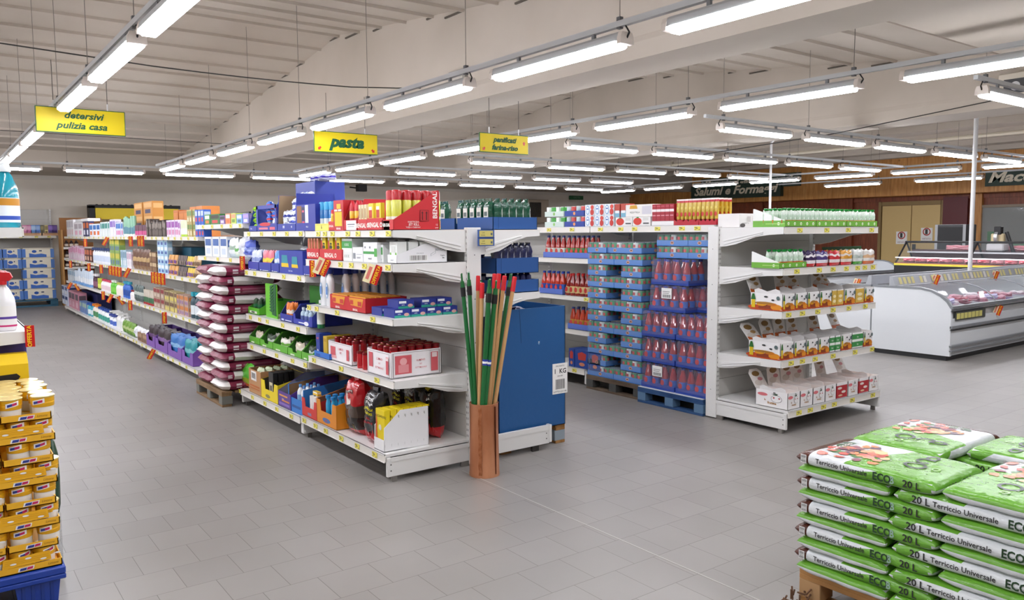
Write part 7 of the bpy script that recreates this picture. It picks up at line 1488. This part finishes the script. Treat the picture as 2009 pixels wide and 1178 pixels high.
m = MB(); YC = M('#e2bd0e', .4); m.box(-.1, 0, 0, .1, .16, .17, YC); m.prism([(0, .17), (.16, .17), (.11, .215), (.05, .215)], 'x', -.1, .1, YC); m.prism([(-.06, .105), (-.05, .12), (.05, .125), (.065, .11), (.055, .095), (-.05, .09)], 'y', -.001, .001, BLACK)
m.rect('-y', -.1, .0, .1, .06, -.001, M('#1c4a24', .5)); m.poly('-y', [(-.07, .02), (-.03, .02), (-.02, .06), (-.06, .06)], -.002, M('#b8282a', .5)); m.poly('-y', [(.04, .03), (.09, .03), (.09, .07), (.05, .07)], -.002, M('#b8282a', .5))
cp = m.mesh()
nk = MB()
for x in (-.05, .05): nk.lathe([(.02, 0), (.02, .03), (.014, .035), (.014, .05), (.02, .055)], M('#e2bd0e', .4), x, -.03, 10)
put('bottle_carrier', [('carrier', cp, None, None)], 'yellow carrier with a handle slot', 'carrier', 'on bottom shelf of the left bay', (.3, 4.42, .66+.0), 0, 0) if 0 else None
o = link('bottle_carrier', None, None, (.27, 4.43, .815), label='yellow bottle carrier with a handle slot behind the cup stack', cat='carrier'); link('carrier_box', cp, o); nk.obj('bottle_neck', o)
MB().box(-.1, 0, -.63, .1, .16, 0, M('#2c6a34', .5)).obj('green_case', o)
ofl = offer((.42, 4.5, 1.14), 0, 0, 'red offer tag at the corner of the left bay', .7, False); ofl.matrix_world = Matrix.Translation((.385, 4.46, 1.165)) @ Matrix.Rotation(-.2, 4, 'Z') @ Matrix.Rotation(.0, 4, 'Y')
# ------------------------------------------------------------------ toilet paper and far left
def tp_pack(w, d, h):
    key = ('tp', w, d, h)
    if key in _P: return _P[key]
    m = MB(); pm = M('#ece7d6', .35, coat=.3); m.bbox(-w/2, 0, 0, w/2, d, h, pm, .03); m.box(-w/2-.002, -.002, h*.1, -w/2+.07, d, h*.9, M('#4a7ac8', .35)); m.box(w/2-.07, -.002, h*.05, w/2+.002, d, h*.9, M('#5a86cc', .35))
    p = MB(); p.poly('-y', [(-w*.28, h*.1), (w*.26, h*.1), (w*.26, h*.35), (w*.1, h*.45), (-w*.1, h*.38), (-w*.28, h*.5)], -.004, M('#3c6cc0', .4)); p.disc('-y', -w*.12, h*.66, h*.2, -.004, M('#2c5cb4', .4), 12, h*.14); p.rect('-y', .02, h*.66, w*.12, h*.78, -.004, M('#3a4a6a', .5))
    _P[key] = [('pack', m.mesh(), None, None), ('printing', p.mesh(), None, None)]; return _P[key]
o = link('plastic_pallet', None, None, (1.32, 20.55, 0), label='teal pallet under the toilet paper by the back wall', cat='pallet'); TL = M('#2f5f78', .5)
MB().box(0, 0, .13, 1.05, .8, .16, TL).box(0, 0, 0, 1.05, .03, .04, TL).obj('deck', o)
for x in (0, .9): MB().box(x, 0, .03, x+.15, .8, .14, TL).obj('block', o)
for L in range(5):
    z = .162+.232*L
    put('toilet_paper_pack', tp_pack(.62, .4, .23), 'wide blue and cream toilet paper pack', 'toilet paper', f'in the {LV[L]} layer by the back wall', (2.03, 20.58, z), 0, 1)
    if L != 2: put('toilet_paper_pack', tp_pack(.34, .4, .23), 'narrow toilet paper pack', 'toilet paper', f'in the {LV[L]} layer by the back wall', (1.54, 20.60, z), 0, 0)
    put('toilet_paper_pack', tp_pack(.5, .4, .23), 'left toilet paper pack beside the stack', 'toilet paper', f'in the {LV[L]} layer by the back wall', (1.10, 20.66, z), 0, -1)
for k, (c, w) in enumerate((('#7ab08a #cfe0cf #5a8a6a', .06), ('#d88ab0 #e8b8cc #b86a90', .1), ('#c86aa0 #e0a8c8 #a04a80', .1), ('#6a9ad8 #a8c4e8 #4a7ab8', .1), ('#4a7ac8 #90b0e0 #3a5aa0', .1), ('#5a5030 #8a8050 #4a4020', .07), ('#c8b87a #8a7a4a #6a5a30', .07), ('#5a3a90 #8a6ac0 #3a2a70', .1), ('#4a2a80 #7a5ab0 #3a2060', .1))):
    put('small_box', simple('box', w, .1, .24, c), 'coloured packet', 'packet', 'on the wall shelf above the toilet paper', (1.75+.085*k, 20.98, 1.595), 0, k)
for k in range(2): put('low_tray', simple('box', .4, .12, .06, '#d8b088 #b08058 #c89a70'), 'low cardboard tray', 'tray', 'on the wall shelf above the toilet paper', (1.95+.43*k, 20.94, 1.595), 0, k)
for zz, n, wh in ((1.33, 3, 'on top shelf of the wooden rack'), (1.09, 4, 'on second shelf of the wooden rack'), (.88, 4, 'on third shelf of the wooden rack'), (.42, 2, 'on fourth shelf of the wooden rack'), (.12, 2, 'on bottom shelf of the wooden rack')):
    for k in range(n): put('dark_jar', simple('bottle', .09, .09, .15, '#2a1a1c #1a1214 #d8c8b8'), 'dark jar with pale label', 'jar', wh, (2.57+.1*k, 20.33, zz+.001), 0, k)
# ------------------------------------------------------------------ low far run, built shelf by shelf from its near end to its far end
RF = 2.39
RWH = ['on top shelf of the far run', 'on second shelf of the far run', 'on third shelf of the far run', 'on bottom shelf of the far run']
def R_(s, px0, px1, n, kind, h, cols, desc, cat, d=.09, deep=1, dz=0, hj=.0, inset=.02): row_left((RF, RF, RF, 2.34)[s], (1.575, 1.109, .643, .116)[s], px0, px1, n, kind, h, cols, desc, cat, RWH[s], d, inset, (455, 530, 600, 680)[s], dz, .01, deep, None, hj)
# top shelf
R_(0, 130, 144, 3, 'box', .34, '#e9e8ea #c8c4cc #e4c8cc', 'white medicine carton', 'carton', .2)
R_(0, 145, 162, 2, 'box', .27, '#eae9ec #b0a8b0 #e8b0c8', 'white and grey carton with pink corner', 'carton', .2)
R_(0, 148, 174, 2, 'box', .05, '#f0eff0 #dcdcdc #e8e8e8', 'flat white pack lying on the cartons', 'pack', .2, 1, .281)
R_(0, 163, 174, 2, 'box', .28, '#2a2c58 #c8642c #e0e4f0', 'dark blue carton with orange lid', 'carton')
R_(0, 175, 196, 3, 'box', .22, '#dfe6f2 #2f6fb8 #e0702c', 'white and blue carton', 'carton')
R_(0, 197, 214, 6, 'box', .24, '#dfe9e9 #2f8f88 #e8eef0', 'slim white and teal box', 'box')
R_(0, 215, 226, 3, 'box', .27, '#e8e6f0 #8a6ac0 #f0eef4', 'slim white and violet box', 'box')
R_(0, 227, 240, 4, 'box', .22, '#dfe6f4 #3a7ac8 #d8609a', 'blue and pink box', 'box')
R_(0, 241, 262, 8, 'tube', .28, '#8fbfa4 #e8eee8 #5a8a9a', 'tall green toothpaste box tube', 'tube', .05, 1, 0, .06)
R_(0, 263, 286, 6, 'tube', .16, '#6a4a58 #e0c8d0 #c8508a', 'small dark and pink tube', 'tube', .05)
R_(0, 287, 325, 11, 'box', .21, '#4a403c #8a8078 #6a5f5a', 'slim dark brown hair colour box', 'box', .12, 1, 0, .12)
R_(0, 326, 352, 8, 'box', .19, '#e6dcee #9a4aa8 #c86a9a', 'violet and white box', 'box', .08, 1, 0, .05)
R_(0, 353, 366, 4, 'tube', .19, '#dfe8c8 #b8d84a #e8eee0', 'pale lime tube', 'tube', .05)
for j in range(2):
    R_(0, 367, 382, 3, 'box', .15, '#b8a468 #6a8a4a #e0d8b8', ('lower', 'upper')[j]+' gold and green box', 'box', .08, 1, .152*j)
    R_(0, 383, 399, 3, 'box', .145, '#3a66c8 #c8d8f0 #c83a4a', ('lower', 'upper')[j]+' blue white and red box', 'box', .08, 1, .147*j)
R_(0, 341, 372, 3, 'box', .34, '#c9742c #d8843c #b8642a', 'plain orange brown carton at the back', 'carton', .2, 1, 0, .05, .25)
R_(0, 373, 399, 2, 'box', .36, '#d0803a #d8883c #b8642a', 'orange carton at the back', 'carton', .2, 1, 0, 0, .25)
for j in range(2): R_(0, 264, 300, 2, 'box', .19, '#c98a3c #e0b070 #3a3a5c', ('lower', 'upper')[j]+' tall amber carton', 'carton', .15, 1, .19*j+.12, 0, .2)
R_(0, 264, 300, 2, 'box', .118, '#b88a4c #c89a5c #8a6a3c', 'amber carton base', 'carton', .15, 1, 0, 0, .2)
# second shelf
R_(1, 136, 166, 8, 'box', .26, '#e2c4d4 #d88ab0 #e8dce4', 'pink hair dye box', 'box', .1, 1, 0, .08)
R_(1, 167, 181, 3, 'box', .24, '#5a2c24 #c8704a #e0b89a', 'dark red box with orange face', 'box', .1)
R_(1, 182, 216, 8, 'bottle', .27, '#e6eaf2 #22386a #c8d4e8', 'white bottle with navy cap', 'bottle', .06)
for j in range(2): R_(1, 217, 236, 4, 'box', .22, '#8fae62 #c8c04a #5a7a9a', ('lower', 'upper')[j]+' green and yellow soap box', 'box', .09, 1, .222*j)
R_(1, 237, 248, 3, 'box', .26, '#b0ccda #7a9ab0 #dfe8ee', 'slim pale blue box', 'box')
R_(1, 249, 258, 3, 'box', .24, '#e8e4ea #c8a8c0 #e0dce4', 'slim white and lilac box', 'box')
R_(1, 259, 292, 5, 'bag', .29, '#6a4a38 #b89a6a #8a6a4a', 'brown cosmetic pouch', 'pouch', .06)
for j in range(2): R_(1, 293, 307, 3, 'box', .13, '#7a5a40 #c8b08a #8a6a4c', ('lower', 'upper')[j]+' brown and tan box', 'box', .1, 1, .132*j)
for j in range(4): R_(1, 309, 329, 3, 'box', .115, '#a8cce4 #e6eef6 #3a5aa0', ['bottom', 'second', 'third', 'top'][j]+' pale blue blister pack', 'blister pack', .06, 1, .116*j)
for j in range(2):
    R_(1, 330, 346, 5, 'hang', .115, '#d8a05a #7a4a9a #b8823a', ('lower', 'upper')[j]+' orange and purple hair dye card', 'card', .06, 1, .13*j)
    R_(1, 347, 364, 5, 'hang', .115, '#5a4a48 #8a7a70 #4a3a38', ('lower', 'upper')[j]+' dark hair clip card', 'card', .06, 1, .13*j)
    R_(1, 365, 378, 4, 'hang', .11, '#e0c040 #7a4aa8 #c8a83a', ('lower', 'upper')[j]+' yellow and purple card', 'card', .06, 1, .13*j)
    R_(1, 379, 392, 4, 'hang', .12, '#c8a878 #6a4a30 #8a6a48', ('lower', 'upper')[j]+' tan card', 'card', .06, 1, .13*j)
put('big_blue_case', carton(1.15, .3, .33, '#2f6a86', ()), 'big teal blue case at the back', 'case', RWH[1], (RF+.22, (yx(322, RF+.22, 500)+yx(385, RF+.22, 500))/2, 1.11), R90, 0)
# third shelf
R_(2, 136, 147, 4, 'box', .24, '#d8e0e8 #8ab0c8 #e8eef2', 'slim grey blue box', 'box')
R_(2, 148, 182, 9, 'tube', .28, '#d4e2f0 #6a9ad0 #e8eef4', 'pale blue shampoo tube', 'tube', .06, 1, 0, .1)
R_(2, 183, 191, 2, 'bottle', .26, '#4a2a3c #e0dce0 #8a5a70', 'plum bottle with white cap', 'bottle')
R_(2, 192, 198, 2, 'tube', .2, '#b8c83a #4a5a2c #d8e06a', 'lime tube', 'tube')
R_(2, 199, 216, 6, 'bottle', .2, '#ece8ea #c83a5a #e0c8d0', 'white bottle with pink print', 'bottle')
R_(2, 217, 226, 3, 'bottle', .22, '#5ab82c #e0e8dc #7ac84a', 'bright green bottle', 'bottle')
R_(2, 227, 240, 4, 'bottle', .2, '#e6e4da #b8c85a #e8e0d4', 'cream bottle', 'bottle')
R_(2, 241, 253, 3, 'bottle', .25, '#2f66c0 #3aa0b8 #1f4a9a', 'blue shampoo bottle', 'bottle')
R_(2, 254, 262, 2, 'bottle', .14, '#ece8e8 #8a2a2c #e0dcdc', 'short white bottle with dark red cap', 'bottle')
R_(2, 263, 280, 4, 'bag', .24, '#5a6a68 #b8c0b8 #3a4a48', 'silver grey sachet', 'sachet', .05)
R_(2, 281, 300, 6, 'tube', .2, '#c8beb0 #a8282c #3a6a48', 'slim tube with red and green', 'tube', .05)
for j in range(2):
    R_(2, 301, 322, 3, 'box', .13, '#a8907c #8a2c34 #c8b8a8', ('lower', 'upper')[j]+' beige box with red mark', 'box', .12, 1, .131*j)
    R_(2, 323, 346, 5, 'box', .125, '#b8a878 #6a4a3a #d8c85a', ('lower', 'upper')[j]+' flowery beige soap box', 'box', .1, 1, .127*j)
    R_(2, 347, 369, 5, 'box', .12, '#b89a8a #c87a3a #8a6a9a', ('lower', 'upper')[j]+' brown and lilac soap box', 'box', .1, 1, .122*j)
R_(2, 371, 392, 3, 'bottle', .30, '#24424e #1fa0b4 #d8e0e4', 'dark bottle with turquoise cap', 'bottle', .08)
# bottom shelf
for j in range(2): R_(3, 127, 138, 2, 'box', .2, '#d0d8ec #3a4a7a #e8ecf4', ('lower', 'upper')[j]+' pale blue pack', 'pack', .2, 1, .202*j)
R_(3, 139, 158, 3, 'box', .34, '#c88a9a #5a4a52 #d8b0bc', 'rose pink carton', 'carton', .15)
put('navy_case', carton(1.9, .25, .33, '#1c2458', ()), 'long navy case at the back', 'case', RWH[3], (2.34+.3, (yx(160, 2.64, 620)+yx(196, 2.64, 620))/2, .117), R90, 0)
R_(3, 160, 173, 3, 'box', .21, '#6a8ab8 #a8c0a8 #5a70a8', 'blue green carton', 'carton', .12)
R_(3, 174, 183, 2, 'bottle', .24, '#3fa0b8 #1f4a9a #e0ecf0', 'teal bath foam bottle', 'bottle')
R_(3, 184, 193, 2, 'bottle', .26, '#e0d8cc #d87a1c #4a8a5a', 'cream bottle with orange cap', 'bottle')
R_(3, 194, 214, 5, 'bottle', .24, '#e2e8ea #22489a #3a9a8a', 'white bath foam bottle with blue cap', 'bottle')
R_(3, 215, 226, 2, 'bottle', .2, '#e8ecf4 #3a4a9a #4a6ac0', 'white and blue jar', 'jar')
R_(3, 227, 250, 3, 'pump', .30, '#e8e9ea #eeeeee #e2e8e6', 'large white pump bottle', 'pump bottle', .09)
R_(3, 240, 262, 4, 'bag', .2, '#6f9a3c #b8c88a #4a7a2c', 'shiny green pouch', 'pouch', .08, 1, 0, 0, .0)
R_(3, 262, 288, 4, 'bag', .17, '#e6e8ee #d0d4dc #c8ccd4', 'white wipes pack', 'wipes pack', .1)
R_(3, 270, 288, 2, 'box', .12, '#8a6a50 #a8886a #6a4a38', 'open brown paper carton', 'carton', .15, 1, 0, 0, .0)
for a, b in ((289, 305), (306, 329), (330, 356), (357, 378)):
    PL('display_tray', lambda w: tray(round(w, 3), .34, .25, '#7a4fa8', .6, 1.0, '#4a2f78', .35, notch=.22), 2.345, .116, a, b, 'purple display tray', 'display tray', RWH[3], 700)
    yc, wq = span(2.345, a, b, 700)
    for k in range(4): put('pantry_bag', simple('bag', round(wq*.5, 3), .07, .26, ['#2a1a24 #6a4a7a #c8c8d0', '#2a1a24 #8a6aa0 #b8b8c4', '#2f6fb8 #8ab8e0 #e0e8f0', '#1f8a94 #7ac0c4 #d8e8e8'][(289, 306, 330, 357).index(a)], k % 2), ('dark shiny bag', 'dark shiny bag', 'blue shiny bag', 'teal shiny bag')[(289, 306, 330, 357).index(a)], 'bag', 'in a purple tray of the far run', (2.37+.09*(k//2), yc+wq*.22*(1 if k % 2 else -1), .13), R90+.1*k, -yc)
# offer tags along the far run
tags = ((167, 469, 0, 0), (211, 466, 1, 0), (256, 464, 0, 0), (273, 463, 0, 0), (278, 463, 0, 0), (138, 512, 0, 1), (174, 517, 0, 1), (198, 520, 0, 1), (216, 522, 0, 1), (222, 523, 0, 1), (228, 524, 0, 1), (234, 525, 0, 1), (254, 527, 1, 1),
        (300, 534, 0, 1), (306, 535, 0, 1), (312, 536, 0, 1), (319, 537, 0, 1), (140, 555, 1, 2), (147, 558, -1, 2), (202, 572, 0, 2), (220, 578, 1, 2), (232, 582, -1, 2), (255, 590, 0, 2), (322, 613, 0, 2), (302, 686, 1, 3))
for k, (px, py, tl, s) in enumerate(tags):
    p = pt_x(px, py, (2.35, 2.35, 2.35, 2.30)[s]); o = offer(p, 0, 0, 'red offer tag', .95, False); o.matrix_world = Matrix.Translation(p) @ Matrix.Rotation(-.35, 4, 'Z') @ Matrix.Rotation(.5*tl, 4, 'Y')
    ROWS[('red offer tag', '')].pop(); ROWS.setdefault(('red offer tag', ('below the top shelf of far run', 'below the second shelf of far run', 'below the third shelf of far run', 'below the bottom shelf of far run')[s]), []).append((px, o, 'price tag', None, 'left'))
ROWS.pop(('red offer tag', ''), None)
write_labels()
